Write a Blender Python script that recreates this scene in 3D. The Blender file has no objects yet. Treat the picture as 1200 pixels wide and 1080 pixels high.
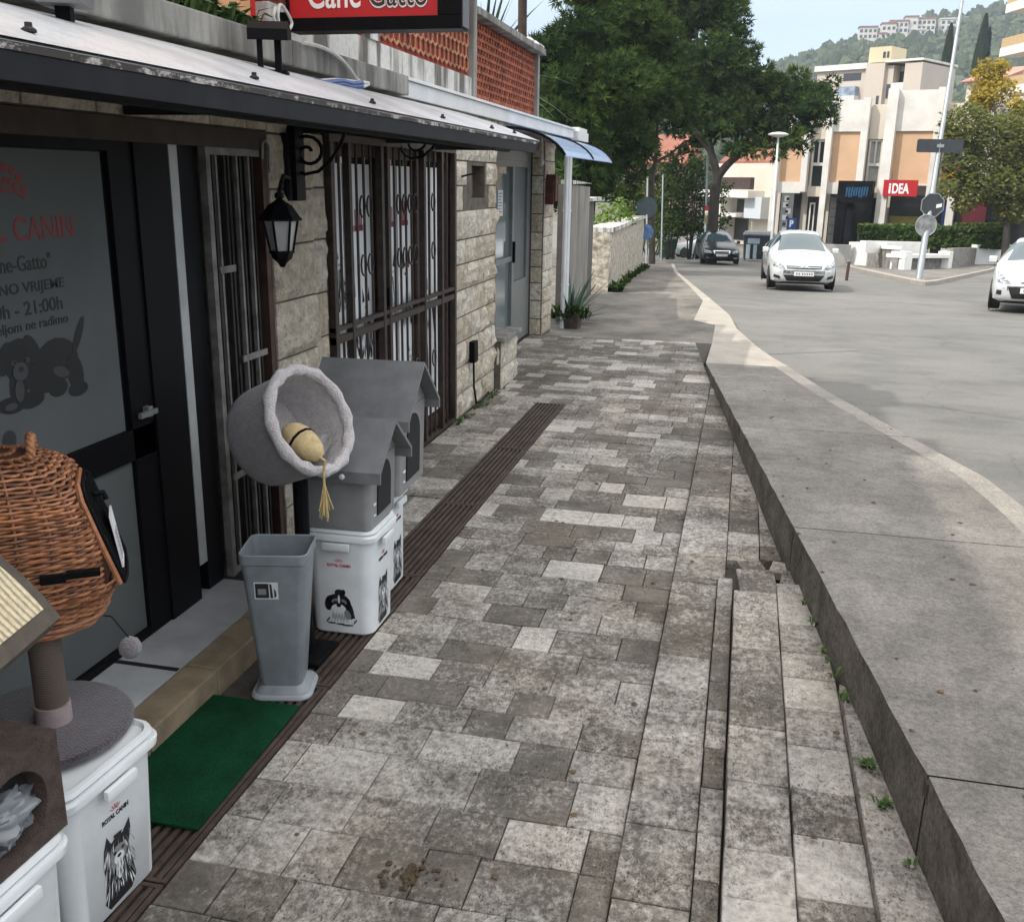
import bpy, bmesh, math, random
from mathutils import Vector, Matrix, noise
from mathutils.bvhtree import BVHTree
R = math.radians
S = bpy.context.scene
COL = S.collection
rnd = random.Random(11)

# ------------------------------------------------------------------ camera
EYE = Vector((0, 0, 1.92))
YAW, PIT, ROLL, FPX = R(12.891), R(16.027), R(-0.9), 1150.0
_f0 = Vector((-math.sin(YAW), math.cos(YAW), 0)); _r0 = Vector((math.cos(YAW), math.sin(YAW), 0))
FWD = _f0 * math.cos(PIT) - Vector((0, 0, 1)) * math.sin(PIT)
_u0 = Vector((0, 0, 1)) * math.cos(PIT) + _f0 * math.sin(PIT)
RGT = _r0 * math.cos(ROLL) - _u0 * math.sin(ROLL)
UPV = _u0 * math.cos(ROLL) + _r0 * math.sin(ROLL)
cd = bpy.data.cameras.new('camera'); cam = bpy.data.objects.new('camera', cd); COL.objects.link(cam)
cd.sensor_fit = 'HORIZONTAL'; cd.sensor_width = 36; cd.lens = 36 * FPX / 1200
cd.clip_start = 0.05; cd.clip_end = 4000
m = Matrix.Identity(4)
for i in range(3):
    m[i][0] = RGT[i]; m[i][1] = UPV[i]; m[i][2] = -FWD[i]; m[i][3] = EYE[i]
cam.matrix_world = m
S.camera = cam

# ------------------------------------------------------------------ light
SUN_EL, SUN_AZ = R(47), math.atan2(-0.62, -0.78)      # direction towards the sun in the xy plane
w = bpy.data.worlds.new('World'); S.world = w; w.use_nodes = True
nt = w.node_tree; nt.nodes.clear()
out = nt.nodes.new('ShaderNodeOutputWorld'); bg = nt.nodes.new('ShaderNodeBackground')
sky = nt.nodes.new('ShaderNodeTexSky'); sky.sky_type = 'NISHITA'; sky.sun_disc = False
sky.sun_elevation = SUN_EL; sky.sun_rotation = math.pi / 2 - SUN_AZ
sky.air_density = 1.0; sky.dust_density = 1.6; sky.ozone_density = 1.0
tc = nt.nodes.new('ShaderNodeTexCoord'); mp = nt.nodes.new('ShaderNodeMapping'); mp.inputs['Scale'].default_value = (1, 1, 2.6)
nz = nt.nodes.new('ShaderNodeTexNoise'); nz.inputs['Scale'].default_value = 2.2; nz.inputs['Detail'].default_value = 7; nz.inputs['Roughness'].default_value = .55
cr = nt.nodes.new('ShaderNodeValToRGB'); cr.color_ramp.elements[0].position = .42; cr.color_ramp.elements[1].position = .72
cr.color_ramp.elements[0].color = (.70, .70, .70, 1); cr.color_ramp.elements[1].color = (.95, .95, .95, 1)
mx = nt.nodes.new('ShaderNodeMix'); mx.data_type = 'RGBA'
nt.links.new(tc.outputs['Generated'], mp.inputs['Vector']); nt.links.new(mp.outputs[0], nz.inputs['Vector'])
nt.links.new(nz.outputs['Fac'], cr.inputs['Fac']); nt.links.new(cr.outputs['Color'], mx.inputs['Factor'])
nt.links.new(sky.outputs[0], mx.inputs['A']); sx = nt.nodes.new('ShaderNodeSeparateXYZ'); nt.links.new(tc.outputs['Generated'], sx.inputs[0])
cl = nt.nodes.new('ShaderNodeValToRGB'); cl.color_ramp.elements[0].position = .14; cl.color_ramp.elements[1].position = .62
cl.color_ramp.elements[0].color = (.245, .292, .345, 1); cl.color_ramp.elements[1].color = (1.0, .98, .95, 1)      # hazy cloud: brighter overhead than at the horizon
nt.links.new(sx.outputs['Z'], cl.inputs['Fac']); sc_ = nt.nodes.new('ShaderNodeVectorMath'); sc_.operation = 'SCALE'; sc_.inputs['Scale'].default_value = 10
nt.links.new(cl.outputs['Color'], sc_.inputs[0]); nt.links.new(sc_.outputs[0], mx.inputs['B'])
nt.links.new(mx.outputs['Result'], bg.inputs['Color']); bg.inputs['Strength'].default_value = 0.15
nt.links.new(bg.outputs[0], out.inputs[0])
sl = bpy.data.lights.new('sun', 'SUN'); so = bpy.data.objects.new('sun', sl); COL.objects.link(so)
sl.energy = 2.15; sl.angle = R(.5); sl.color = (1, .95, .87)
sd = Vector((math.cos(SUN_AZ) * math.cos(SUN_EL), math.sin(SUN_AZ) * math.cos(SUN_EL), math.sin(SUN_EL)))
so.rotation_euler = sd.to_track_quat('Z', 'Y').to_euler(); so.location = sd * 80
S.view_settings.view_transform = 'Standard'; S.view_settings.look = 'None'; S.view_settings.gamma = 1
S.view_settings.exposure = 0.92

# ------------------------------------------------------------------ helpers
def ray(px, py): return FWD + RGT * ((px - 600) / FPX) - UPV * ((py - 540) / FPX)
def atd(px, py, d): return EYE + ray(px, py) * d                     # point at camera depth d
def onp(px, py, a, b=0.0):                                            # point on the ground plane z = a + b*y
    d = ray(px, py); return EYE + d * ((a - EYE.z) / (d.z - b * d.y))
def onx(px, py, x): d = ray(px, py); return EYE + d * (x / d.x)
def ony(px, py, y): d = ray(px, py); return EYE + d * (y / d.y)

class MB:
    """collects faces with a tone value and a material slot; build() links them as one mesh object"""
    def __init__(s): s.v = []; s.f = []; s.t = []; s.m = []; s.tone = .5; s.slot = 0
    def add(s, vs, fs, tone=None):
        n = len(s.v); s.v += [tuple(p) for p in vs]
        for f in fs: s.f.append([n + i for i in f]); s.t.append(s.tone if tone is None else tone); s.m.append(s.slot)
    def box(s, a, b, mat=None, tone=None, bev=0.0):
        x0, y0, z0 = a; x1, y1, z1 = b
        if bev <= 0:
            vs = [(x0,y0,z0),(x1,y0,z0),(x1,y1,z0),(x0,y1,z0),(x0,y0,z1),(x1,y0,z1),(x1,y1,z1),(x0,y1,z1)]
            fs = [(3,2,1,0),(4,5,6,7),(0,1,5,4),(1,2,6,5),(2,3,7,6),(3,0,4,7)]
        else:
            c = min(bev, abs(x1-x0)*.4, abs(y1-y0)*.4, abs(z1-z0)*.4)
            bm = bmesh.new(); bmesh.ops.create_cube(bm, size=1)
            for v in bm.verts: v.co = Vector(((x0+x1)/2 + v.co.x*(x1-x0), (y0+y1)/2 + v.co.y*(y1-y0), (z0+z1)/2 + v.co.z*(z1-z0)))
            bmesh.ops.bevel(bm, geom=bm.edges[:], offset=c, segments=2, affect='EDGES', profile=.6)
            bm.verts.index_update(); vs = [v.co.copy() for v in bm.verts]; fs = [[v.index for v in f.verts] for f in bm.faces]; bm.free()
        if mat is not None: vs = [mat @ Vector(p) for p in vs]
        s.add(vs, fs, tone)
    def tube(s, pts, r, n=8, cap=True, tone=None, closed=False):
        pts = [Vector(p) for p in pts]; k = len(pts)
        rr = r if isinstance(r, (list, tuple)) else [r] * k
        vs = []; fs = []; prev = None
        for i, p in enumerate(pts):
            if closed: t = pts[(i+1) % k] - pts[i-1]
            else: t = pts[min(i+1, k-1)] - pts[max(i-1, 0)]
            if t.length < 1e-9: t = Vector((0,0,1))
            t.normalize()
            if prev is None:
                u = t.cross(Vector((0,0,1)));
                if u.length < 1e-3: u = t.cross(Vector((1,0,0)))
            else: u = prev - t * prev.dot(t)
            u.normalize(); prev = u; v = t.cross(u)
            for j in range(n):
                a = 2*math.pi*j/n; vs.append(p + (u*math.cos(a) + v*math.sin(a)) * rr[i])
        for i in range(k if closed else k-1):
            i2 = (i+1) % k
            for j in range(n): fs.append((i*n+j, i*n+(j+1)%n, i2*n+(j+1)%n, i2*n+j))
        if cap and not closed: fs.append(tuple(range(n))[::-1]); fs.append(tuple((k-1)*n+j for j in range(n)))
        s.add(vs, fs, tone)
    def lathe(s, prof, n=20, c=(0,0,0), mat=None, tone=None, cap=True):
        vs = []; fs = []
        for (r, z) in prof:
            for j in range(n):
                a = 2*math.pi*j/n; vs.append(Vector((c[0]+r*math.cos(a), c[1]+r*math.sin(a), c[2]+z)))
        for i in range(len(prof)-1):
            for j in range(n): fs.append((i*n+j, i*n+(j+1)%n, (i+1)*n+(j+1)%n, (i+1)*n+j))
        if cap: fs.append(tuple(range(n))[::-1]); fs.append(tuple((len(prof)-1)*n+j for j in range(n)))
        if mat is not None: vs = [mat @ p for p in vs]
        s.add(vs, fs, tone)
    def prism(s, poly, h, axis='z', base=0.0, mat=None, tone=None):
        """poly: 2-D outline (ccw) extruded along axis from base to base+h; axis x: (y,z) y: (x,z) z: (x,y)"""
        def P(p, q):
            if axis == 'z': return Vector((p[0], p[1], q))
            if axis == 'y': return Vector((p[0], q, p[1]))
            return Vector((q, p[0], p[1]))
        n = len(poly); vs = [P(p, base) for p in poly] + [P(p, base+h) for p in poly]
        fs = [tuple(range(n))[::-1], tuple(range(n, 2*n))] + [(i, (i+1)%n, n+(i+1)%n, n+i) for i in range(n)]
        if mat is not None: vs = [mat @ p for p in vs]
        s.add(vs, fs, tone)
    def quad(s, a, b, c, d, tone=None): s.add([a, b, c, d], [(0,1,2,3)], tone)
    def pieces(s):
        p = list(range(len(s.v)))
        def fd(a):
            while p[a] != a: p[a] = p[p[a]]; a = p[a]
            return a
        for f in s.f:
            for a in f[1:]: p[fd(a)] = fd(f[0])
        gr = {}
        for i, f in enumerate(s.f): gr.setdefault(fd(f[0]), []).append(i)
        for ids in gr.values():
            o = MB(); mp_ = {}
            for i in ids:
                q = []
                for a in s.f[i]:
                    if a not in mp_: mp_[a] = len(o.v); o.v.append(s.v[a])
                    q.append(mp_[a])
                o.f.append(q); o.t.append(s.t[i]); o.m.append(s.m[i])
            yield o
    def each(s, name, mats, parent, world=False, **k):
        '''every separate piece becomes a part of its own'''
        r_ = []
        for o in s.pieces():
            q = o.build(name, mats, parent, **k)
            if world: q.location = -parent.location
            r_.append(q)
        return r_
    def build(s, name, mats, parent=None, smooth=False, fix=True):
        me = bpy.data.meshes.new(name); me.from_pydata([tuple(v) for v in s.v], [], s.f)
        if not isinstance(mats, (list, tuple)): mats = [mats]
        for q in mats: me.materials.append(q)
        if len(mats) > 1: me.polygons.foreach_set('material_index', s.m)
        at = me.attributes.new('tone', 'FLOAT', 'FACE'); at.data.foreach_set('value', s.t)
        if fix:
            bm = bmesh.new(); bm.from_mesh(me); bmesh.ops.recalc_face_normals(bm, faces=bm.faces[:]); bm.to_mesh(me); bm.free()
        if smooth:
            me.polygons.foreach_set('use_smooth', [True]*len(me.polygons))
            try: me.set_sharp_from_angle(angle=R(smooth if smooth is not True else 40))
            except Exception: pass
        me.update(); o = bpy.data.objects.new(name, me); COL.objects.link(o)
        if parent: o.parent = parent
        return o

def tag(o, label=None, cat=None, group=None, kind=None):
    if label: o['label'] = label
    if cat: o['category'] = cat
    if group: o['group'] = group
    if kind: o['kind'] = kind
    return o
def thing(name, label, cat, loc=(0,0,0), rz=0, group=None):
    o = bpy.data.objects.new(name, None); COL.objects.link(o); o.location = loc; o.rotation_euler = (0,0,rz)
    o.empty_display_size = .2
    return tag(o, label, cat, group)
def struct(mb, name, mats, **k): return tag(mb.build(name, mats, **k), kind='structure')
def kids(o): return [c for c in bpy.data.objects if c.parent == o]
def copy_tree(o, parent=None):
    c = o.copy(); COL.objects.link(c)
    if parent: c.parent = parent
    for ch in kids(o): copy_tree(ch, c)
    return c
def text_mesh(name, body, size, mat, M4, parent=None, bold=0.0, align='CENTER', ext=.001, sx=1.0, space=1.0):
    cu = bpy.data.curves.new(name, 'FONT'); cu.body = body; cu.size = size; cu.align_x = align; cu.extrude = ext; cu.offset = bold; cu.space_character = space
    t = bpy.data.objects.new(name, cu); COL.objects.link(t)
    dg = bpy.context.evaluated_depsgraph_get(); me = bpy.data.meshes.new_from_object(t.evaluated_get(dg))
    bpy.data.objects.remove(t); me.transform(M4 @ Matrix.Diagonal((sx, 1, 1, 1))); me.materials.clear(); me.materials.append(mat); me.name = name
    o = bpy.data.objects.new(name, me); COL.objects.link(o)
    if parent: o.parent = parent
    return o
def frame_m(origin, right, up):
    right = Vector(right).normalized(); up = Vector(up).normalized(); n = right.cross(up)
    q = Matrix.Identity(4)
    for i in range(3): q[i][0] = right[i]; q[i][1] = up[i]; q[i][2] = n[i]; q[i][3] = origin[i]
    return q

# ------------------------------------------------------------------ materials
def lin(r, g, b):
    f = lambda c: ((c/255)/12.92 if c/255 <= .04045 else ((c/255+.055)/1.055)**2.4)
    return (f(r), f(g), f(b))
class NT:
    def __init__(s, name):
        s.m = bpy.data.materials.new(name); s.m.use_nodes = True; s.t = s.m.node_tree; s.b = s.t.nodes['Principled BSDF']
        s.co = s.t.nodes.new('ShaderNodeTexCoord').outputs['Object']
    def n(s, ty, **k):
        q = s.t.nodes.new(ty)
        for a, b in k.items(): setattr(q, a, b)
        return q
    def L(s, a, b): s.t.links.new(a, b)
    def noise(s, scale, detail=4, rough=.55, co=None, stretch=None):
        q = s.n('ShaderNodeTexNoise'); q.inputs['Scale'].default_value = scale; q.inputs['Detail'].default_value = detail; q.inputs['Roughness'].default_value = rough
        c = co or s.co
        if stretch: mpg = s.n('ShaderNodeMapping'); mpg.inputs['Scale'].default_value = stretch; s.L(c, mpg.inputs['Vector']); c = mpg.outputs[0]
        s.L(c, q.inputs['Vector']); return q.outputs['Fac']
    def ramp(s, fac, *st):
        q = s.n('ShaderNodeValToRGB'); e = q.color_ramp.elements
        while len(e) < len(st): e.new(.5)
        for i, (p, c) in enumerate(st):
            e[i].position = p; e[i].color = (c, c, c, 1) if isinstance(c, (int, float)) else (*c, 1)
        s.L(fac, q.inputs['Fac']); return q.outputs['Color']
    def mix(s, fac, a, b, mode='MIX'):
        q = s.n('ShaderNodeMix', data_type='RGBA', blend_type=mode)
        for sock, v in (('Factor', fac), ('A', a), ('B', b)):
            if hasattr(v, 'links') or hasattr(v, 'is_linked'): s.L(v, q.inputs[sock])
            elif sock == 'Factor': q.inputs[sock].default_value = v
            else: q.inputs[sock].default_value = (*v, 1)
        return q.outputs['Result']
    def math(s, op, a, b=0.0):
        q = s.n('ShaderNodeMath', operation=op)
        for i, v in enumerate((a, b)):
            if hasattr(v, 'is_linked'): s.L(v, q.inputs[i])
            else: q.inputs[i].default_value = v
        return q.outputs[0]
    def attr(s, name='tone'):
        q = s.n('ShaderNodeAttribute'); q.attribute_name = name; return q.outputs['Fac']
    def col(s, v):
        if hasattr(v, 'is_linked'): s.L(v, s.b.inputs['Base Color'])
        else: s.b.inputs['Base Color'].default_value = (*v, 1)
    def bump(s, h, strength=.3, dist=.01):
        q = s.n('ShaderNodeBump'); q.inputs['Strength'].default_value = strength; q.inputs['Distance'].default_value = dist
        s.L(h, q.inputs['Height']); s.L(q.outputs[0], s.b.inputs['Normal'])
    def set(s, rough=.7, metal=0, spec=None):
        s.b.inputs['Roughness'].default_value = rough; s.b.inputs['Metallic'].default_value = metal
        if spec is not None: s.b.inputs['Specular IOR Level'].default_value = spec
        return s
def simple(name, c, rough=.6, metal=0, var=.15, scale=6, bump=0, bscale=80, spec=None, tone=0.0):
    q = NT(name).set(rough, metal, spec)
    a = tuple(x*(1-var) for x in c); b = tuple(min(1, x*(1+var)) for x in c)
    f = q.ramp(q.noise(scale, 5, .6), (.3, a), (.7, b))
    if tone:
        f = q.mix(1.0, f, q.ramp(q.attr(), (0, 1-tone), (1, 1+tone*.0+tone)), 'MULTIPLY')
    q.col(f)
    if bump: q.bump(q.noise(bscale, 3), bump, .005)
    return q.m
def glass(name, c=(.05,.06,.07), rough=.06):
    q = NT(name).set(rough, 0, .8); q.col(c); return q.m
# ------------------------------------------------------------------ stone, concrete, asphalt
q = NT('paving_stone').set(.85, 0, .25)
t_ = q.attr()
big = q.noise(1.3, 4, .6); mid = q.noise(9, 5, .6); ero = q.noise(42, 8, .78, stretch=(1, .75, 1)); fine = q.noise(120, 5, .75, stretch=(1, .55, 1))
k = q.math('ADD', q.math('ADD', q.math('MULTIPLY', t_, .27), q.math('MULTIPLY', big, .55)), q.math('ADD', q.math('MULTIPLY', mid, .40), q.math('MULTIPLY', ero, .95)))
worn = q.ramp(k, (.60, 0.), (.66, 1.)); worn = q.ramp(q.math('SUBTRACT', k, .49), (.545, 0.), (.80, 1.))
dirt = q.ramp(q.noise(6, 6, .65), (.3, (.106,.095,.079)), (.7, (.205,.186,.158)))
dirt = q.mix(1., dirt, q.ramp(ero, (.32, .68), (.66, 1.18)), 'MULTIPLY')
pale = q.ramp(q.noise(30, 5, .65), (.3, (.315,.295,.262)), (.7, (.60,.573,.525)))
c_ = q.mix(worn, dirt, pale)
pits = q.ramp(fine, (.38, .22), (.47, 1.))
c_ = q.mix(q.ramp(q.noise(4, 4), (.38, .15), (.58, 1.)), c_, q.mix(1., c_, pits, 'MULTIPLY'))
stain = q.ramp(q.noise(.75, 6, .65), (.36, .66), (.56, 1.))
c_ = q.mix(1., c_, stain, 'MULTIPLY')
warm = q.ramp(q.noise(1.6, 3), (.45, (1,1,1)), (.75, (1.04,.985,.92)))
c_ = q.mix(1., c_, warm, 'MULTIPLY')
q.col(c_); q.bump(q.math('ADD', q.math('MULTIPLY', fine, .6), ero), .6, .010); PAVE = q.m
MORTAR = simple('joint_dirt', (.05,.045,.038), .95, var=.3, scale=20, bump=.4)
q = NT('concrete_pad').set(.85)
a_ = q.ramp(q.noise(1.1, 6, .6), (.3, (.165,.152,.132)), (.7, (.265,.247,.218)))
a_ = q.mix(1., a_, q.ramp(q.noise(55, 5, .75), (.34, .58), (.60, 1.12)), 'MULTIPLY')
a_ = q.mix(1., a_, q.ramp(q.noise(.7, 8, .72), (.36, .62), (.58, 1.08)), 'MULTIPLY')
a_ = q.mix(1., a_, q.ramp(q.noise(9, 6, .7), (.36, .74), (.56, 1.0)), 'MULTIPLY')
a_ = q.mix(1., a_, q.ramp(q.noise(160, 2, .6), (.36, .68), (.5, 1.)), 'MULTIPLY')
q.col(a_); q.bump(q.noise(70, 5, .7), .45, .006); CONC = q.m
q = NT('kerb_concrete').set(.85)
a_ = q.ramp(q.noise(2.4, 6, .65), (.3, (.27,.24,.20)), (.7, (.41,.37,.32)))
a_ = q.mix(1., a_, q.ramp(q.noise(70, 5, .7), (.3, .6), (.6, 1.08)), 'MULTIPLY'); q.col(a_); q.bump(q.noise(60, 4), .3, .006); KERBM = q.m
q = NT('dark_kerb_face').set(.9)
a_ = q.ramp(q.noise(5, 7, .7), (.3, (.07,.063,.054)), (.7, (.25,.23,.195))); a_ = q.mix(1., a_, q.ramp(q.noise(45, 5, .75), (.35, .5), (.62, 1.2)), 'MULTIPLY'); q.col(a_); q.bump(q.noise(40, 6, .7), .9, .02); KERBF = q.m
q = NT('asphalt_road').set(.85)
a_ = q.ramp(q.noise(.22, 6, .6), (.35, (.125,.121,.109)), (.65, (.172,.167,.15)))
a_ = q.mix(1., a_, q.ramp(q.noise(.9, 8, .7, stretch=(1, 1.3, 1)), (.38, .74), (.53, 1.0)), 'MULTIPLY')
a_ = q.mix(1., a_, q.ramp(q.noise(48, 5, .75), (.3, .72), (.65, 1.12)), 'MULTIPLY')
cracks = q.n('ShaderNodeTexVoronoi', feature='DISTANCE_TO_EDGE'); cracks.inputs['Scale'].default_value = .35
wv = q.n('ShaderNodeVectorMath', operation='ADD'); nn = q.n('ShaderNodeTexNoise'); nn.inputs['Scale'].default_value = 1.2; nn.inputs['Detail'].default_value = 6
q.L(q.co, nn.inputs['Vector']); q.L(q.co, wv.inputs[0]); q.L(nn.outputs['Color'], wv.inputs[1]); q.L(wv.outputs[0], cracks.inputs['Vector'])
a_ = q.mix(1., a_, q.ramp(cracks.outputs['Distance'], (.0, .80), (.008, 1.)), 'MULTIPLY')
q.col(a_); q.bump(q.noise(90, 4, .7), .4, .006); ROAD = q.m
q = NT('old_asphalt_walk').set(.9)
a_ = q.ramp(q.noise(1.1, 8, .7, stretch=(1, .5, 1)), (.36, (.075,.068,.058)), (.62, (.21,.19,.16)))
a_ = q.mix(1., a_, q.ramp(q.noise(60, 5, .7), (.3, .65), (.65, 1.1)), 'MULTIPLY'); q.col(a_); q.bump(q.noise(80, 4), .4, .006); WALK = q.m
SOIL = simple('dry_ground', (.10,.095,.06), .95, var=.35, scale=.3)

PA = lambda y: .50 - .041*y if y < 11 else .58 - .04825*y              # pad / walkway height
RA = lambda y: .47 - .0488*y                                          # road height
def rz(y): return RA(y) if y < 64 else RA(64) - .004*(y-64)

def sheet(mb, poly, zf, off=0.0, dy=2.0):
    """fan polygon sheet following z = zf(y): cut into strips along y so the slope holds"""
    bm = bmesh.new(); bm.faces.new([bm.verts.new((p[0], p[1], 0)) for p in poly])
    y = min(p[1] for p in poly); y1 = max(p[1] for p in poly); y = math.ceil(y/dy)*dy
    while y < y1:
        bmesh.ops.bisect_plane(bm, geom=bm.verts[:]+bm.edges[:]+bm.faces[:], plane_co=(0, y, 0), plane_no=(0, 1, 0)); y += dy
    bmesh.ops.triangulate(bm, faces=[f for f in bm.faces if len(f.verts) > 4])
    bm.verts.index_update()
    mb.add([(v.co.x, v.co.y, zf(v.co.y)+off) for v in bm.verts], [[v.index for v in f.verts] for f in bm.faces]); bm.free()

g = MB(); sheet(g, [(-700,-30),(700,-30),(700,1500),(-700,1500)], lambda y: -.75 if y < 1 else (rz(y)-.6-.6*max(0,1-y/64) if y < 64 else rz(64)-.6), dy=8); struct(g, 'ground', SOIL)
XK = lambda y: .8626 - .1113*y
# road sheet: from the pad's outer edge to far away
g = MB(); sheet(g, [(1.4,-12),(60,-12),(60,64),(60,64.0),(60,120),(-60,120),(-60,56.05),(-6.2,56.0),(-4,44),(-2.0,26),(-1.2,20),(-.6,15),(-.1,12),(.3,10.3),(.9,7.0),(1.3,4.5)], rz, dy=3); struct(g, 'road', ROAD)

# concrete pad with its left face and joints
pad_r = [(.9,-6),(1.75,-6)]
edge = [(1.72,2.0),(1.64,3.8),(1.555,5.52),(1.502,6.115),(1.255,7.15),(1.087,7.9),(.834,9.01),(.577,10.394)]
joints = [-3, .4, 2.5, 4.72, 7.2, 10.56]
def pad_right(y):
    e = [(1.72,-6)] + edge + [(.50,10.9)]
    for a, b in zip(e, e[1:]):
        if a[1] <= y <= b[1]: return a[0] + (b[0]-a[0])*(y-a[1])/(b[1]-a[1])
    return e[-1][0]
g = MB()
for ya, yb in zip(joints, joints[1:]):
    ys = [ya+.004] + [y for y in [ya+.13*k for k in range(1, 60)] if y < yb-.1] + [yb-.004]
    for y0, y1 in zip(ys, ys[1:]):
        a, b = [XK(v)+.007*noise.noise((0,v*5,7))+.005*noise.noise((0,v*19,2)) for v in (y0, y1)]; c, d = pad_right(y0), pad_right(y1)
        for xa, xb, xc, xd, mt in ((a, b, a+.05, b+.05, 0), (a+.05, b+.05, c-.15, d-.15, 0), (c-.15, d-.15, c, d, 2 if y0 > 9.4 else 3)):  # outer strip is paler, painting sun on the pad's edge
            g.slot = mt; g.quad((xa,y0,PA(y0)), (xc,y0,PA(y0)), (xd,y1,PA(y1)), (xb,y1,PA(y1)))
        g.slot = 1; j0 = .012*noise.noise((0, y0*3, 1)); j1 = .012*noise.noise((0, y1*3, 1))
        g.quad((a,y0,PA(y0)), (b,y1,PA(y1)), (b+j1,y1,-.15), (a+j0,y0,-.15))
        g.slot = 2; g.quad((c,y0,PA(y0)), (c+.02,y0,rz(y0)-.1), (d+.02,y1,rz(y1)-.1), (d,y1,PA(y1)))
q = NT('sunlit_concrete_edge').set(.88)  # sunlit outer edge of the pad put into a lighter concrete colour
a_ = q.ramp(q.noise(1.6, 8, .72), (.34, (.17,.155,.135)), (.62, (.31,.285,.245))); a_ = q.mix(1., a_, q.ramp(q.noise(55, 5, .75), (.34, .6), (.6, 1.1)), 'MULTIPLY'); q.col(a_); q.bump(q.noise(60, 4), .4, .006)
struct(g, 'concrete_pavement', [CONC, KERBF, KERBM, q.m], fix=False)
g = MB(); 
for y in joints[1:-1]: g.box((XK(y)-.0, y-.02, PA(y)-.06), (pad_right(y), y+.02, PA(y)-.015))
struct(g, 'joint_filler', MORTAR)
# pale strip of kerb beyond the pad, and the asphalt walkway beyond the paving
pale_poly = [(-.312,10.557),(.555,10.557),(.40,11.3),(.248,12.3),(-.02,14.6),(-.165,17.1),(-.55,20.6),(-1.15,25.8),(-2.2,35),(-3.0,44.4),(-3.12,44.4),(-2.32,35),(-1.30,25.8),(-.75,20.5),(-.70,15.75),(-.346,15.04),(-.31,12.4)]
g = MB(); sheet(g, pale_poly, PA, 0, 1.5)
rightline = [(.555,10.557),(.40,11.3),(.248,12.3),(-.02,14.6),(-.165,17.1),(-.55,20.6),(-1.15,25.8),(-2.2,35),(-3.0,44.4)]
for a, b in zip(rightline, rightline[1:]):
    n_ = max(1, int((b[1]-a[1])/1.0))
    for i in range(n_):
        p0 = [a[0]+(b[0]-a[0])*i/n_, a[1]+(b[1]-a[1])*i/n_]; p1 = [a[0]+(b[0]-a[0])*(i+1)/n_, a[1]+(b[1]-a[1])*(i+1)/n_]
        g.quad((p0[0],p0[1],PA(p0[1])), (p0[0]+.03,p0[1],rz(p0[1])-.1), (p1[0]+.03,p1[1],rz(p1[1])-.1), (p1[0],p1[1],PA(p1[1])))
struct(g, 'kerb', KERBM, fix=False)
g = MB(); sheet(g, [(-6,12.36),(-.31,12.4),(-.346,15.04),(-.70,15.75),(-.75,20.5),(-1.30,25.8),(-2.32,35),(-3.12,44.4),(-4.2,50),(-6,55.9),(-9,56),(-30,56),(-30,12.36)], lambda y: PA(y)-.004, 0, 1.5); struct(g, 'walkway', WALK)
# paving bed
g = MB(); sheet(g, [(-4.2,-6),(1.2,-6),(.86,0),(-.34,10.85),(-.31,12.42),(-4.2,12.42)], lambda y: -.016); struct(g, 'paving_bed', MORTAR)

# ------------------------------------------------------------------ paving slabs
rp = random.Random(5)
def slab(mb, x0, x1, y0, y1, z, clipx=None, t=None):
    gq = rp.choice((.001,.0014,.0018,.003))
    x0 += gq; x1 -= gq; y0 += gq; y1 -= gq
    if x1-x0 < .015 or y1-y0 < .015: return
    c = .0026; tz = [z + rp.uniform(-.0035, .0035) for _ in range(4)]
    def cx(x, y, ins=0): return min(x, clipx(y)-ins) if clipx else x
    P = [(x0,y0),(x1,y0),(x1,y1),(x0,y1)]; I = [(x0+c,y0+c),(x1-c,y0+c),(x1-c,y1-c),(x0+c,y1-c)]
    P = [(cx(*p), p[1]) for p in P]; I = [(cx(*p, c), p[1]) for p in I]
    if P[1][0] - P[0][0] < .02: return
    vs = [(*p, tz[i]) for i, p in enumerate(I)] + [(*p, tz[i]-c) for i, p in enumerate(P)] + [(*p, -.05) for p in P]
    fs = [(0,1,2,3)] + [(i, 4+i, 4+(i+1)%4, (i+1)%4) for i in range(4)] + [(4+i, 8+i, 8+(i+1)%4, 4+(i+1)%4) for i in range(4)]
    mb.add(vs, fs, rp.random() if t is None else t)
g = MB()
y = -.6; XS = -.224
def left_edge(y): return -2.60 if y > 9.0 else (-2.2 if y > 8.42 else -1.447)
while y < 12.3:
    d = rp.choice((.17,.19,.20,.22,.24)); y1 = min(y+d, 12.34)
    if 8.42 < y1 < 8.5: y1 = 8.42
    x = left_edge((y+y1)/2); first = True
    row = rp.uniform(-.08, .08)
    while x < XS-.01:
        wd = rp.choice((.16,.19,.22,.26,.29,.33)) * (rp.uniform(.35, 1) if first else 1); first = False
        x1 = x+wd
        if XS - x1 < .09: x1 = XS
        slab(g, x, x1, y, y1, 0, clipx=XK if y > 9.6 else None, t=max(0, rp.random()+row) + (.75 if rp.random() < .11 else 0)); x = x1
    if 3.9 < y < 8.42:
        x = -2.2
        while x < -1.72:
            x1 = x + rp.choice((.16,.22,.3))
            if -1.715-x1 < .08: x1 = -1.715
            slab(g, x, x1, y, y1, 0); x = x1
    y = y1
struct(g, 'paving', PAVE)
g = MB()
def column(x0, x1, z, ya, yb, lo, hi, bias=0.0, skip=None):
    y = ya
    while y < yb-.02:
        y1 = min(yb, y + rp.uniform(lo, hi))
        if not (skip and skip[0] < y < skip[1]): slab(g, x0, x1, y, y1, z(y) if callable(z) else z, clipx=XK, t=rp.random()*.9 + bias*(2.6 if rp.random() < .6 else .6))
        y = y1
column(-.222, -.005, .03, -1, 4.62, .2, .36); column(-.222, .03, .03, 4.62, 8.9, .2, .36); column(-.005, .068, .048, -1, 4.62, .13, .3)
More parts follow.
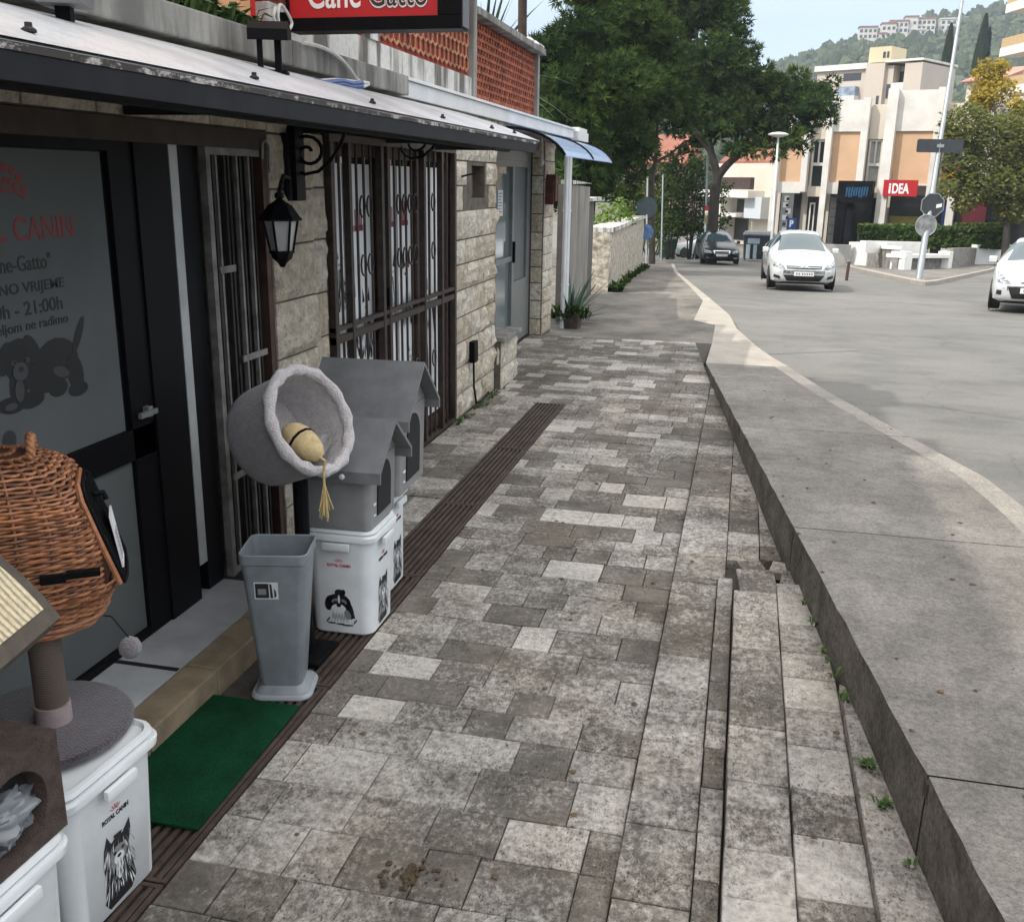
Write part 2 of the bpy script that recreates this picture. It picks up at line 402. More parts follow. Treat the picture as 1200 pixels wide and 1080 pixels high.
column(.072, .265, .105, -1, 4.35, .2, .36, .25); column(.265, .46, .118, -1, 4.45, .2, .34, .25); column(.46, .9, .155, -1, 4.45, .2, .32, .3)
column(.03, .20, .034, 4.9, 8.9, .18, .3, .15); column(.20, .46, .034, 4.95, 8.9, .18, .3, .15)
column(-.222, .3, .012, 8.9, 10.7, .18, .3)
# sunken broken corner of the upper step
for (xa, ya, xb, yb, z, a) in ((.09,4.40,.27,4.66,.07,.10), (.29,4.48,.43,4.70,.062,-.14), (.10,4.69,.22,4.84,.05,.3), (.25,4.74,.36,4.87,.045,-.2)):
    M4 = Matrix.Translation(((xa+xb)/2, (ya+yb)/2, z)) @ Matrix.Rotation(a, 4, 'Z') @ Matrix.Rotation(.07, 4, 'X')
    g.box((-(xb-xa)/2, -(yb-ya)/2, -.03), ((xb-xa)/2, (yb-ya)/2, .012), M4, rp.uniform(.3, 1), .004)
struct(g, 'paving_steps', PAVE)
# dark stain of droppings / soil on a slab and small debris
g = MB()
for k in range(60):
    r_ = abs(rp.gauss(0, .05)); a = rp.uniform(0, 6.28); s_ = rp.uniform(.004, .012)
    M4 = Matrix.Translation((-.809 + r_*math.cos(a), 2.25 + r_*.7*math.sin(a), .004)) @ Matrix.Rotation(a, 4, 'Z') @ Matrix.Scale(.45, 4, (0,0,1))
    g.lathe([(0.001,-s_),(s_*.8,-s_*.5),(s_,0),(s_*.7,s_*.6),(0.001,s_*.8)], 6, mat=M4, tone=rp.random(), cap=False)
tag(g.build('soil_spill', simple('soil_crumbs', (.055,.035,.018), .95, var=.5, scale=60)), 'small dark brown spill of soil on the paving slabs', 'dirt', kind='stuff')
g = MB()
for k in range(90):
    x, y = rp.uniform(-1.4, 1.2), rp.uniform(1.5, 9)
    z = .004 if x < XS else (.036 if x < .07 else (.135 if x < XK(y) and y < 4.3 else PA(y)+.003))
    if XS < x < XK(y) and y > 4.3: z = .04
    s_ = rp.uniform(.004, .011); M4 = Matrix.Translation((x, y, z)) @ Matrix.Rotation(rp.uniform(0, 3), 4, 'Z') @ Matrix.Scale(.4, 4, (0,0,1))
    g.lathe([(0.001,-s_),(s_*1.4,0),(0.001,s_)], 5, mat=M4, tone=rp.random(), cap=False)
tag(g.build('litter', simple('dry_litter', (.09,.06,.03), .9, var=.6, scale=40)), 'scattered dry leaf crumbs and grit on the paving', 'litter', kind='stuff')

# weeds along the foot of the kerb
LEAFG = simple('weed_leaf', (.06,.11,.025), .7, var=.4, scale=30)
def tuft(mb, c, r, h, n, rr, wd=.006):
    for k in range(n):
        a = rr.uniform(0, 6.28); l = rr.uniform(.4, 1)*h; o = Vector((math.cos(a), math.sin(a), 0)); sd_ = Vector((-o.y, o.x, 0))*wd*rr.uniform(.5, 1.2)
        b = Vector(c) + o*rr.uniform(0, r*.6); p1 = b + o*l*.35 + Vector((0,0,l*.7)); p2 = b + o*l*.9 + Vector((0,0,l*rr.uniform(.5, 1)))
        mb.add([b-sd_*.5, b+sd_*.5, p1+sd_, p1-sd_, p2], [(0,1,2,3),(3,2,4)], rr.random())
g = MB()
for k in range(14):
    y = rp.choice((rp.gauss(3.35,.22), rp.gauss(2.9,.2), rp.uniform(2.2,4.2))); tuft(g, (XK(y)-.02-abs(rp.gauss(0,.02)), y, .15), .025, rp.uniform(.015,.05), 9, rp)
tag(g.build('weeds', LEAFG, fix=False), 'low green weeds growing at the foot of the dark kerb', 'weeds', kind='stuff')
g = MB()
for k in range(26): y = rp.uniform(7.2, 8.9); tuft(g, (-2.17+abs(rp.gauss(0,.03)), y, 0), .03, rp.uniform(.02,.06), 9, rp)
tag(g.build('wall_weeds', LEAFG, fix=False), 'small weeds along the foot of the cream stone wall', 'weeds', kind='stuff')

# ------------------------------------------------------------------ drain grates
RUST = NT('rusty_iron').set(.75, .3); a_ = RUST.ramp(RUST.noise(9, 6, .7), (.3, (.022,.014,.011)), (.7, (.085,.058,.045))); RUST.col(a_); RUST.bump(RUST.noise(120, 3), .3, .003); RUST = RUST.m
VOID = simple('drain_void', (.012,.011,.010), .95)  # plain near-black colour for the gap below the bars
gx0, gx1 = -1.712, -1.45
def grate(y0, y1, label):
    t = thing('drain_grate', label, 'drain grate', (0, y0, 0), 0, 'drain grates in a row along the paving')
    L = y1-y0-.008
    m_ = MB(); m_.box((gx0,0,-.03),(gx0+.016,L,.003)); m_.box((gx1-.016,0,-.03),(gx1,L,.003)); m_.box((gx0+.016,0,-.03),(gx1-.016,.014,.002)); m_.box((gx0+.016,L-.014,-.03),(gx1-.016,L,.002)); m_.build('frame', RUST, t)
    n_ = 7; st = (gx1-gx0-.032)/n_
    for i in range(n_):
        m_ = MB(); xa = gx0+.016+i*st+.009; m_.box((xa,.014,-.03),(xa+st-.016,L-.014,.0015), bev=.003); m_.build('bar', RUST, t)
    m_ = MB(); m_.box((gx0+.02,.015,-.05),(gx1-.02,L-.015,-.031)); m_.build('channel', VOID, t)
ends = [.9, 2.05, 3.2, 4.35, 5.5, 6.85, 8.42]
labs = ['rusty brown drain grate under the white food bins in front', 'rusty brown drain grate partly covered by the green doormat', 'rusty brown drain grate beneath the grey waste bin',
        'rusty brown drain grate beside the stacked grey litter boxes', 'rusty brown drain grate second from the far end of the row', 'rusty brown drain grate at the far end of the row']
for (a, b), l in zip(zip(ends, ends[1:]), labs): grate(a, b, l)
g = MB(); g.box((-1.445,-1,-.04),(-1.449,8.42,.004)); 
# ------------------------------------------------------------------ doorstep
STEP = simple('tan_step_stone', (.20,.155,.10), .7, var=.35, scale=7, bump=.3)
MARB = simple('grey_marble', (.36,.37,.38), .3, var=.2, scale=5); BLK = simple('black_strip', (.012,.012,.012), .5)
st = thing('doorstep', 'low tan stone doorstep with grey marble floor strips', 'doorstep', (0,0,0))
y = -1.0; m_ = MB()
while y < 3.85:
    m_.box((-1.98,y+.003,-.02),(-1.842,y+.447,.1), None, rp.random(), .008); y += .45
m_.build('step_edge', STEP, st)
m_ = MB(); m_.box((-2.6,-1,-.02),(-1.983,3.86,.098)); m_.build('marble_floor', MARB, st)
m_ = MB()
for y in (1.9, 2.33, 2.64, 3.0): m_.box((-2.6,y,.0985),(-1.985,y+.022,.1015))
m_.each('floor_strip', BLK, st)
# green doormat
GREEN = NT('green_turf_mat').set(.95, 0, .1); GREEN.col(GREEN.mix(1., GREEN.ramp(GREEN.noise(140, 3, .8), (.3, (.002,.026,.009)), (.7, (.007,.068,.027))), GREEN.ramp(GREEN.noise(7, 6, .7), (.32, .62), (.62, 1.1)), 'MULTIPLY')); GREEN.bump(GREEN.noise(300, 2), .8, .01); GREEN = GREEN.m
m_ = MB(); M4 = Matrix.Translation((-1.66, 2.655, .005)) @ Matrix.Rotation(R(1), 4, 'Z')
m_.box((-.19,-.385,0),(.175,.36,.011), M4, bev=.004); tag(m_.build('doormat', GREEN), 'green turf doormat lying over the drain in front of the step', 'doormat')
# ------------------------------------------------------------------ the shop building on the left
def wpart(mb, name, mats, t, **k):
    o = mb.build(name, mats, t, **k); o.location = -t.location; return o
def wtext(name, body, wd, ht, mat, M4, t, bold=.0):
    o = text_mesh(name, body, 1.0, mat, Matrix.Identity(4), None, bold)
    xs = [v.co.x for v in o.data.vertices]; ys = [v.co.y for v in o.data.vertices]
    sx = wd/(max(xs)-min(xs)); sy = ht/(max(ys)-min(ys))
    o.data.transform(M4 @ Matrix.Diagonal((sx, sy, 1, 1)) @ Matrix.Translation((-(max(xs)+min(xs))/2, -(max(ys)+min(ys))/2, 0)))
    if t: o.parent = t; o.location = -t.location
    return o
def poly_part(name, polys, mat, M4, t, h=.0008, z=0.0):
    g_ = MB()
    for p in polys: g_.prism(p, h, 'z', z, M4)
    return wpart(g_, name, mat, t)

q = NT('split_limestone').set(.85)
a_ = q.ramp(q.attr(), (0, (.62,.52,.39)), (.35, (.80,.705,.56)), (.7, (.89,.82,.69)), (1, (.72,.635,.51)))
a_ = q.mix(1., a_, q.ramp(q.noise(17, 8, .75), (.32, .50), (.62, 1.08)), 'MULTIPLY')
a_ = q.mix(1., a_, q.ramp(q.noise(4, 4, .6, stretch=(1,1,3)), (.35, .8), (.6, 1.)), 'MULTIPLY')
q.col(a_); q.bump(q.noise(22, 7, .72), 1., .05); LIME = q.m
q = NT('wall_mortar').set(.9); q.col(q.ramp(q.noise(12, 5), (.3, (.06,.05,.038)), (.7, (.13,.11,.085)))); GROUT = q.m
q = NT('weathered_concrete').set(.9)
a_ = q.ramp(q.noise(3, 7, .7), (.3, (.20,.19,.17)), (.7, (.34,.325,.295)))
a_ = q.mix(1., a_, q.ramp(q.noise(6, 5, .65, stretch=(1, 1, .15)), (.42, .45), (.6, 1.)), 'MULTIPLY')
q.col(a_); q.bump(q.noise(50, 4), .3, .005); WCON = q.m
q = NT('streaked_white_parapet').set(.85)
a_ = q.ramp(q.noise(5, 4, .6, stretch=(1, 1, .12)), (.40, (.13,.115,.10)), (.52, (.60,.58,.54)))
a_ = q.mix(1., a_, q.ramp(q.noise(30, 4), (.3, .8), (.6, 1.)), 'MULTIPLY'); q.col(a_); WPAR = q.m
BRICK = simple('red_clay_screen', (.46,.10,.045), .8, var=.35, scale=9, bump=.3, tone=.25)
BRKD = simple('dark_red_brick', (.25,.036,.02), .9, var=.35, scale=5)
BRKL = simple('lattice_clay', (.38,.17,.095), .85, var=.3, scale=14, tone=.2)
BLACK = simple('black_paint', (.005,.005,.006), .5, var=.2, scale=10, spec=.08)
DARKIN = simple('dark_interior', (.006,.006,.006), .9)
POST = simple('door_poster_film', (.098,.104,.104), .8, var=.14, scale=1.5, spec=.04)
INKR = simple('poster_red_ink', (.17,.015,.014), .6, var=.1); INKB = simple('poster_black_ink', (.004,.004,.005), .6, var=.1)
LITE = simple('bright_sill_metal', (.34,.35,.35), .4, var=.15, scale=8); GREYM = simple('grey_aluminium', (.185,.195,.19), .4, .3, var=.12, scale=5)
OCHRE = simple('orange_plaster', (.66,.36,.18), .8, var=.1, scale=3, bump=.15); REDP = simple('red_paint', (.55,.015,.015), .5, var=.1)
WHITEP = simple('white_metal', (.66,.67,.68), .4, var=.1, scale=4)

bl = thing('shop_building', 'cream split stone pet shop with dark doorway and red brick terrace screen', 'building', (-4.0, 5.0, 0.0))
rs = random.Random(3)
def block(mb, o, ux, uz, un, w_, h_, rs, prot):
    """one rough block: o lower-left corner, ux/uz in plane, un outwards"""
    nx, nz_ = max(3, int(w_/.042)), max(3, int(h_/.042)); vs = []; fs = []
    sd_ = rs.uniform(0, 100)
    for j in range(nz_+1):
        for i in range(nx+1):
            u, v = i/nx, j/nz_; e = (i in (0, nx)) or (j in (0, nz_))
            d = prot*(.15 if e else .95) * (1 + 1.0*noise.noise((u*w_*10+sd_, v*h_*10, sd_)) + .7*noise.noise((u*w_*26+sd_, v*h_*26, sd_)))
            vs.append(o + ux*(u*w_) + uz*(v*h_) + un*d)
    W = nx+1
    for j in range(nz_):
        for i in range(nx): fs.append((j*W+i, j*W+i+1, (j+1)*W+i+1, (j+1)*W+i))
    bd = [i for i in range(W)] + [j*W+nx for j in range(1, nz_+1)] + [nz_*W+i for i in range(nx-1, -1, -1)] + [j*W for j in range(nz_-1, 0, -1)]
    n0 = len(vs)
    for i in bd: vs.append(vs[i] - un*(.05))
    k_ = len(bd)
    for a in range(k_): fs.append((bd[a], n0+a, n0+(a+1)%k_, bd[(a+1)%k_]))
    mb.add(vs, fs, rs.random())
def stone_face(mb, a, b, z0, z1, un, course=.22, lo=.16, hi=.4, prot=.016, holes=()):
    """courses of blocks between ground points a and b"""
    a = Vector((*a, 0)); b = Vector((*b, 0)); L = (b-a).length; ux = (b-a).normalized(); un = Vector(un); z = z0
    while z < z1-.02:
        h_ = course*rs.uniform(.9, 1.1); h_ = min(h_, z1-z)
        if z1-z-h_ < .06: h_ = z1-z
        s_ = 0
        while s_ < L-.01:
            w_ = rs.uniform(lo, hi)
            if L-s_-w_ < lo*.6: w_ = L-s_
            w_ = min(w_, L-s_)
            if not any(s_+w_ > hh[0]+.01 and s_ < hh[1]-.01 and z+h_ > hh[2]+.01 and z < hh[3]-.01 for hh in holes):
                block(mb, a + ux*(s_+.006) + Vector((0,0,z+.006)), ux, Vector((0,0,1)), un, w_-.012, h_-.012, rs, prot*rs.uniform(.6, 1.9))
            s_ += w_
        z += h_
XW = -2.215
m_ = MB(); stone_face(m_, (XW,-1.2), (XW,4.43), 2.115, 2.38, (1,0,0), .14, .3, .38); wpart(m_, 'stone_facing', LIME, bl, fix=False)
m_ = MB(); stone_face(m_, (XW,4.43), (XW,4.92), 0, 2.38, (1,0,0), .265, .3, .5); wpart(m_, 'stone_facing', LIME, bl, fix=False)
m_ = MB(); stone_face(m_, (XW-.03,4.925), (XW-.03,5.135), 0, 2.38, (1,0,0), .265, .2, .25); wpart(m_, 'stone_facing', LIME, bl, fix=False)
m_ = MB(); stone_face(m_, (XW,7.58), (XW,8.85), 0, 2.40, (1,0,0), .205, .14, .34, .018, holes=[(.48,.9,1.75,2.02)]); wpart(m_, 'stone_facing', LIME, bl, fix=False)
m_ = MB(); stone_face(m_, (XW,5.14), (XW,7.58), 2.16, 2.40, (1,0,0), .12, .2, .35); wpart(m_, 'stone_facing', LIME, bl, fix=False)
m_ = MB(); stone_face(m_, (-2.15,8.86), (-2.15,9.5), 0, .45, (1,0,0), .22, .18, .3); wpart(m_, 'stone_facing', LIME, bl, fix=False)
m_ = MB(); stone_face(m_, (-2.205,8.86), (-2.15,8.86), 0, .45, (0,-1,0), .22, .1, .2, .008); wpart(m_, 'stone_facing', LIME, bl, fix=False)
m_ = MB(); stone_face(m_, (-2.62,12.3), (-2.47,12.3), 0, 2.36, (0,-1,0), .215, .15, .2, .008); wpart(m_, 'stone_facing', LIME, bl, fix=False)
m_ = MB(); stone_face(m_, (-2.46,12.31), (-2.46,12.92), 0, 2.36, (1,0,0), .215, .2, .4, .01); wpart(m_, 'stone_facing', LIME, bl, fix=False)

m_ = MB()
XB = XW-.006
for a, b in (((XB-.4,4.43,-.05),(XB,4.922,2.38)), ((XB-.4,4.924,-.05),(XB-.03,5.14,2.38)), ((XB-.4,-1.2,2.115),(XB,4.428,2.38)), ((XB-.4,5.142,2.16),(XB,7.578,2.40)), ((XB-.4,7.58,-.05),(XB,8.06,2.40)), ((XB-.4,8.062,-.05),(XB,8.478,1.76)),
             ((XB-.4,8.062,2.02),(XB,8.478,2.40)), ((XB-.4,8.48,-.05),(XB,8.85,2.40)), ((-2.615,8.852,-.05),(-2.156,9.5,.45)), ((-3.0,12.306,-.12),(-2.466,12.92,2.36)), ((XB-.4,8.064,1.76),(XB-.14,8.476,2.02))): m_.box(a, b)
m_.each('wall_core', GROUT, bl, True)
m_ = MB(); m_.box((-2.63,8.84,.452),(-2.10,9.53,.50), bev=.01); wpart(m_, 'plinth_cap', WCON, bl)
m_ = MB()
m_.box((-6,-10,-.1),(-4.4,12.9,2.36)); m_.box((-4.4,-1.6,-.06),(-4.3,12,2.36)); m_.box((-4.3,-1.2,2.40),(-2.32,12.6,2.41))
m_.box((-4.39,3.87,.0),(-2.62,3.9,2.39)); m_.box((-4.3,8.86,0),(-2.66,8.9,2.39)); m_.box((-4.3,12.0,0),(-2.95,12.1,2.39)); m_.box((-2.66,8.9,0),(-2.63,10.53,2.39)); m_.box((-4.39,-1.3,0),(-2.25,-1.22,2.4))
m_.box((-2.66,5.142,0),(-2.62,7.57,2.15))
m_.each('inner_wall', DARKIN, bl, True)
m_ = MB(); m_.box((XB-.02,7.57+.5,1.77),(XB-.10,8.47,2.0)); 
# unseen set-back storeys and roof blocks, shaped to throw the long shade over the pavement
m_ = MB(); m_.box((-9,-14,2.42),(-4.62,5.75,7.75)); m_.box((-9,5.752,2.42),(-4.62,12.6,5.15)); m_.each('shade_storey', OCHRE, bl, True)
m_ = MB(); m_.box((-9.2,-14.1,7.752),(-4.5,5.82,7.95)); m_.box((-9.2,5.9,5.152),(-4.5,12.7,5.32)); m_.box((-5.2,2.1,7.952),(-4.45,2.9,8.25)); m_.box((-5.2,4.45,7.952),(-4.45,5.3,8.15)); m_.each('shade_roof', WCON, bl, True)
# ledges
m_ = MB(); y = -1.2
for yb in (.95, 2.62, 4.3, 5.87): m_.box((-2.4,y,2.382),(-2.0,yb-.006,2.492), bev=.008); y = yb
m_.box((-2.42,-1.2,2.30),(-2.2,5.8,2.380)); wpart(m_, 'concrete_ledge', WCON, bl)
m_ = MB(); m_.box((-2.6,5.876,2.412),(-2.19,9.2,2.515), bev=.006); m_.box((-2.9,9.203,2.412),(-2.19,12.75,2.515), bev=.006); m_.box((-2.9,9.2,2.516),(-2.17,12.78,2.535)); m_.box((-2.60,5.876,2.516),(-2.17,9.197,2.535)); m_.box((-2.9,12.782,2.40),(-2.14,13.6,2.51)); m_.box((-2.9,12.95,2.512),(-2.16,13.6,2.56))
wpart(m_, 'white_gutter', WHITEP, bl)
m_ = MB(); m_.box((-2.9,5.88,2.36),(-2.215,12.7,2.41)); wpart(m_, 'soffit', WCON, bl)
# white streaked parapet with pilasters and the lattice of clay blocks
m_ = MB(); m_.box((-2.4,4.6,2.50),(-2.25,8.16,2.70), bev=.006)
for y in (5.86,): m_.box((-2.42,y,2.70),(-2.235,y+.17,4.2))
wpart(m_, 'parapet', WPAR, bl)
m_ = MB(); m_.box((-2.45,8.162,2.50),(-2.235,8.26,4.2)); m_.box((-2.47,10.86,2.54),(-2.27,10.95,3.2)); m_.box((-2.5,8.262,3.185),(-2.22,11.0,3.245), bev=.01); m_.box((-3.6,10.96,3.185),(-2.22,11.02,3.245)); wpart(m_, 'screen_post', WCON, bl)
m_ = MB(); m_.box((-2.38,4.6,2.70),(-2.286,8.16,4.2)); m_.box((-2.42,8.262,2.54),(-2.335,10.86,3.184)); m_.box((-3.6,10.87,2.54),(-2.47,10.93,3.184)); wpart(m_, 'screen_backing', BRKD, bl)
def lattice(mb, x, y0, y1, z0, z1, cw, ch, th, dep):
    # hexagonal cells: zig-zag strips
    nrow = int((z1-z0)/(ch*.75))+1; ncol = int((y1-y0)/cw)+1
    for r_ in range(nrow):
        for c in range(ncol):
            yc = y0 + (c+.5*(r_ % 2))*cw; zc = z0 + r_*ch*.75
            pts = [(yc, zc-ch/2), (yc+cw/2, zc-ch/4), (yc+cw/2, zc+ch/4)]
            t = rs.random()
            for a, b in ((pts[0], pts[1]), (pts[1], pts[2]), (pts[0], (yc-cw/2, zc-ch/4))):
                if not (y0 <= min(a[0], b[0]) and max(a[0], b[0]) <= y1 and z0 <= min(a[1], b[1]) and max(a[1], b[1]) <= z1): continue
                d = Vector((0, b[0]-a[0], b[1]-a[1])); nrm = Vector((0, -d.z, d.y)).normalized()*th/2
                A = Vector((x, *a)); B = Vector((x, *b)); bk = Vector((-dep, 0, 0))
                mb.add([A-nrm, B-nrm, B+nrm, A+nrm, A-nrm+bk, B-nrm+bk, B+nrm+bk, A+nrm+bk], [(0,1,2,3), (0,4,5,1), (2,6,7,3)], t)
m_ = MB(); lattice(m_, -2.27, 4.6, 5.85, 2.705, 4.2, .11, .12, .014, .012); lattice(m_, -2.27, 6.04, 8.16, 2.705, 4.2, .11, .12, .014, .012); wpart(m_, 'clay_lattice', BRKL, bl, fix=False)
m_ = MB(); lattice(m_, -2.30, 8.27, 10.86, 2.56, 3.18, .095, .085, .030, .03); wpart(m_, 'brick_lattice', simple('dark_clay_lattice', (.30,.085,.045), .9, var=.4, scale=12, tone=.3), bl, fix=False)
m_ = MB(); m_.box((-2.42,3.35,2.495),(-2.26,4.43,4.2)); wpart(m_, 'orange_wall', OCHRE, bl)
m_ = MB(); m_.box((-2.425,4.432,2.50),(-2.255,4.47,4.2)); wpart(m_, 'red_edge', REDP, bl)
m_ = MB(); m_.box((XB-.3,-1.2,2.03),(XB+.01,4.42,2.112)); wpart(m_, 'door_lintel', simple('dark_wood_lintel', (.035,.026,.02), .8, var=.4, scale=8), bl)

# shop door with posters
dr = MB(); dr.box((-2.30,1.2,.10),(-2.25,2.22,2.03)); dr.box((-2.30,2.222,1.995),(-2.25,3.40,2.03)); dr.box((-2.30,2.222,.845),(-2.25,3.40,.965)); dr.box((-2.30,2.222,.10),(-2.25,3.40,.135)); dr.box((-2.30,3.255,.135),(-2.25,3.40,1.995)); dr.box((-2.29,2.222,.135),(-2.27,3.255,1.995))
door = wpart(dr, 'shop_door', BLACK, bl)
PX_ = -2.268
def dpart(mb, name, mt):
    o = mb.build(name, mt, door); return o
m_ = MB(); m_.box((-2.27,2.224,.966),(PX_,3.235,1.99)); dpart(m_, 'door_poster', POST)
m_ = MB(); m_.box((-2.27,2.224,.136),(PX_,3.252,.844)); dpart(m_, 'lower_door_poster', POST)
FM = lambda y, z, e=.0006: frame_m((PX_+e, y, z), (0,1,0), (0,0,1))
def dtext(body, wd, ht, mt, y, z, b=.008):
    o = wtext('poster_lettering', body, wd, ht, mt, FM(y, z), None, b); o.parent = door
dtext('ROYAL CANIN', .62, .075, INKR, 2.74, 1.742, .012); dtext('"Cane-Gatto"', .33, .052, INKB, 2.75, 1.635); dtext('RADNO VRIJEME', .43, .045, INKB, 2.755, 1.552, .012)
dtext('8:00h - 21:00h', .41, .045, INKB, 2.745, 1.490, .012); dtext('nedjeljom ne radimo', .43, .042, INKB, 2.755, 1.430, .01)
m_ = MB()
for k in range(7):
    a = R(160 - k*23.3)
    m_.prism([(.085*math.cos(a)+.015*math.cos(t*.785), .10*math.sin(a)+.015*math.sin(t*.785)-.02) for t in range(8)], .0008, 'z', 0, FM(2.745, 1.85))
    if k in (1,2,3,4,5): m_.prism([(.062*math.cos(a)+.012*math.cos(t*.785), .062*math.sin(a)+.012*math.sin(t*.785)-.02) for t in range(8)], .0008, 'z', 0, FM(2.745, 1.85))
for r0, r1 in ((.075,.088),):
    pr = [(r1*math.cos(R(a)), .55*r1*math.sin(R(a))-.03) for a in range(20, 165, 16)] + [(r0*math.cos(R(a)), .5*r0*math.sin(R(a))-.03) for a in range(164, 19, -16)]
    for i in range(8): m_.prism([pr[i], pr[i+1], pr[-2-i], pr[-1-i]], .0008, 'z', 0, FM(2.745, 1.85))
dpart(m_, 'crown_emblem', INKR)
def pupper(px, py, rx, ry, rot=0, n=16):      # ellipse on the poster, in image-like units around the puppy
    c_, s_ = math.cos(rot), math.sin(rot); o_ = []
    for k in range(n):
        a = 2*math.pi*k/n; x, y = rx*math.cos(a), ry*math.sin(a); o_.append((2.83+(px+x*c_-y*s_)/1000*.72, 1.30-(py+x*s_+y*c_)/1000*.72))
    return o_
FP = frame_m((PX_, 0, 0), (0,1,0), (0,0,1))
m_ = MB()
for k, e in enumerate(((90,0,150,105),(-160,-40,115,100),(-255,-60,45,80,.5),(-75,-70,45,85,-.5),(-190,70,60,90,.2),(-250,150,90,38,.1),(-120,150,90,40),(70,130,70,45),(205,80,60,95,-.2),(215,165,75,36),(255,-95,26,100,.55),(-20,60,130,80))): m_.prism(pupper(*e), .0005, 'z', .0003+.0001*k, FP)
dpart(m_, 'puppy_picture', INKB)
m_ = MB()
for k, e in enumerate(((-170,10,50,42),(-120,-35,18,12),(-205,-35,18,12),(-190,95,30,50,.1),(-255,155,40,16),(100,60,60,26,.3))): m_.prism(pupper(*e), .0004, 'z', .0022, FP)
m_.each('puppy_highlight', simple('puppy_grey', (.035,.037,.038), .6), door)
m_ = MB()
for k, e in enumerate(((-165,0,17,13),(-128,-35,8,8),(-200,-35,8,8))): m_.prism(pupper(*e, 0, 10), .0004, 'z', .0028, FP)
dpart(m_, 'puppy_face', INKB)
m_ = MB(); m_.prism(pupper(-290,300,45,45), .0005, 'z', .0003, FP); dpart(m_, 'ball_picture', simple('ball_grey', (.02,.021,.022), .6))
m_ = MB(); m_.box((-2.25,3.33,1.0),(-2.225,3.36,1.04)); m_.box((-2.225,3.26,1.01),(-2.21,3.37,1.03)); dpart(m_, 'handle', GREYM)
m_ = MB(); m_.box((-2.33,3.402,.1),(-2.24,3.63,2.03)); m_.box((-2.33,3.73,.1),(-2.26,3.86,2.03)); wpart(m_, 'door_jamb', BLACK, bl)
m_ = MB(); m_.box((-2.30,3.645,.25),(-2.245,3.705,2.06)); wpart(m_, 'light_jamb_strip', LITE, bl)

# folding grille beside the door
fg = thing('folding_grille', 'dark rusty folding security grille pushed aside next to the shop door', 'grille', (-2.23, 4.15, 0.1))
IRON = simple('dusty_black_iron', (.016,.014,.013), .7, .2, var=.5, scale=14); IRONL = simple('worn_grey_iron', (.16,.15,.14), .6, .2, var=.5, scale=12); BROWNI = simple('brown_iron', (.055,.026,.018), .6, .2, var=.4, scale=12)
m_ = MB(); m_.box((-2.26,3.89,.1),(-2.225,3.925,2.04)); m_.box((-2.255,3.926,2.0),(-2.23,4.38,2.04)); m_.box((-2.255,3.926,.1),(-2.23,4.38,.13)); wpart(m_, 'grille_frame', IRONL, fg)
m_ = MB(); m_.box((-2.27,4.382,.1),(-2.22,4.425,2.06)); wpart(m_, 'hinge_post', BROWNI, fg)
for i, y in enumerate((3.96, 4.01, 4.06, 4.115, 4.17, 4.225, 4.28, 4.335)):
    m_ = MB(); m_.box((-2.256 - .012*(i % 2),y,.131),(-2.238 - .012*(i % 2),y+.016,1.999)); wpart(m_, 'bar', (IRON, IRONL)[i in (1, 4, 6)], fg)
m_ = MB()
for z in (.55, 1.08, 1.5): m_.box((-2.237,3.96 if z != 1.08 else 4.12,z),(-2.229,4.36 if z != 1.5 else 4.1,z+.03))
m_.each('cross_link', IRONL, fg, True)
m_ = MB(); m_.tube([(-2.205,4.36,1.99),(-2.2,4.36,2.06),(-2.2,4.39,2.075),(-2.2,4.42,2.05),(-2.2,4.42,1.93)], .006); wpart(m_, 'padlock_shackle', GREYM, fg)

# window and its gate
WFILM = simple('white_window_film', (.80,.82,.83), .35, var=.06, scale=3); WGL = glass('dark_window_glass', (.02,.022,.025))
wn = MB(); wn.box((-2.33,5.142,0.03),(-2.27,5.21,2.1)); wn.box((-2.33,7.50,.03),(-2.27,7.57,2.1)); wn.box((-2.33,5.212,2.03),(-2.27,7.498,2.1)); wn.box((-2.33,5.212,.03),(-2.27,7.498,.1)); wn.box((-2.33,6.02,.102),(-2.27,6.11,2.028)); wn.box((-2.33,6.78,.102),(-2.27,6.87,2.028))
win = wpart(wn, 'shop_window', BROWNI, bl)
m_ = MB(); m_.box((-2.32,5.212,.102),(-2.31,7.498,2.028)); m_.build('pane', WGL, win)
m_ = MB()
for a, b in ((5.24,5.52),(5.55,5.98),(6.13,6.44),(6.47,6.76),(6.89,7.13),(7.17,7.47)): m_.box((-2.309,a,.14),(-2.300,b,1.99))
m_.each('window_film', WFILM, win)
rw = random.Random(8)
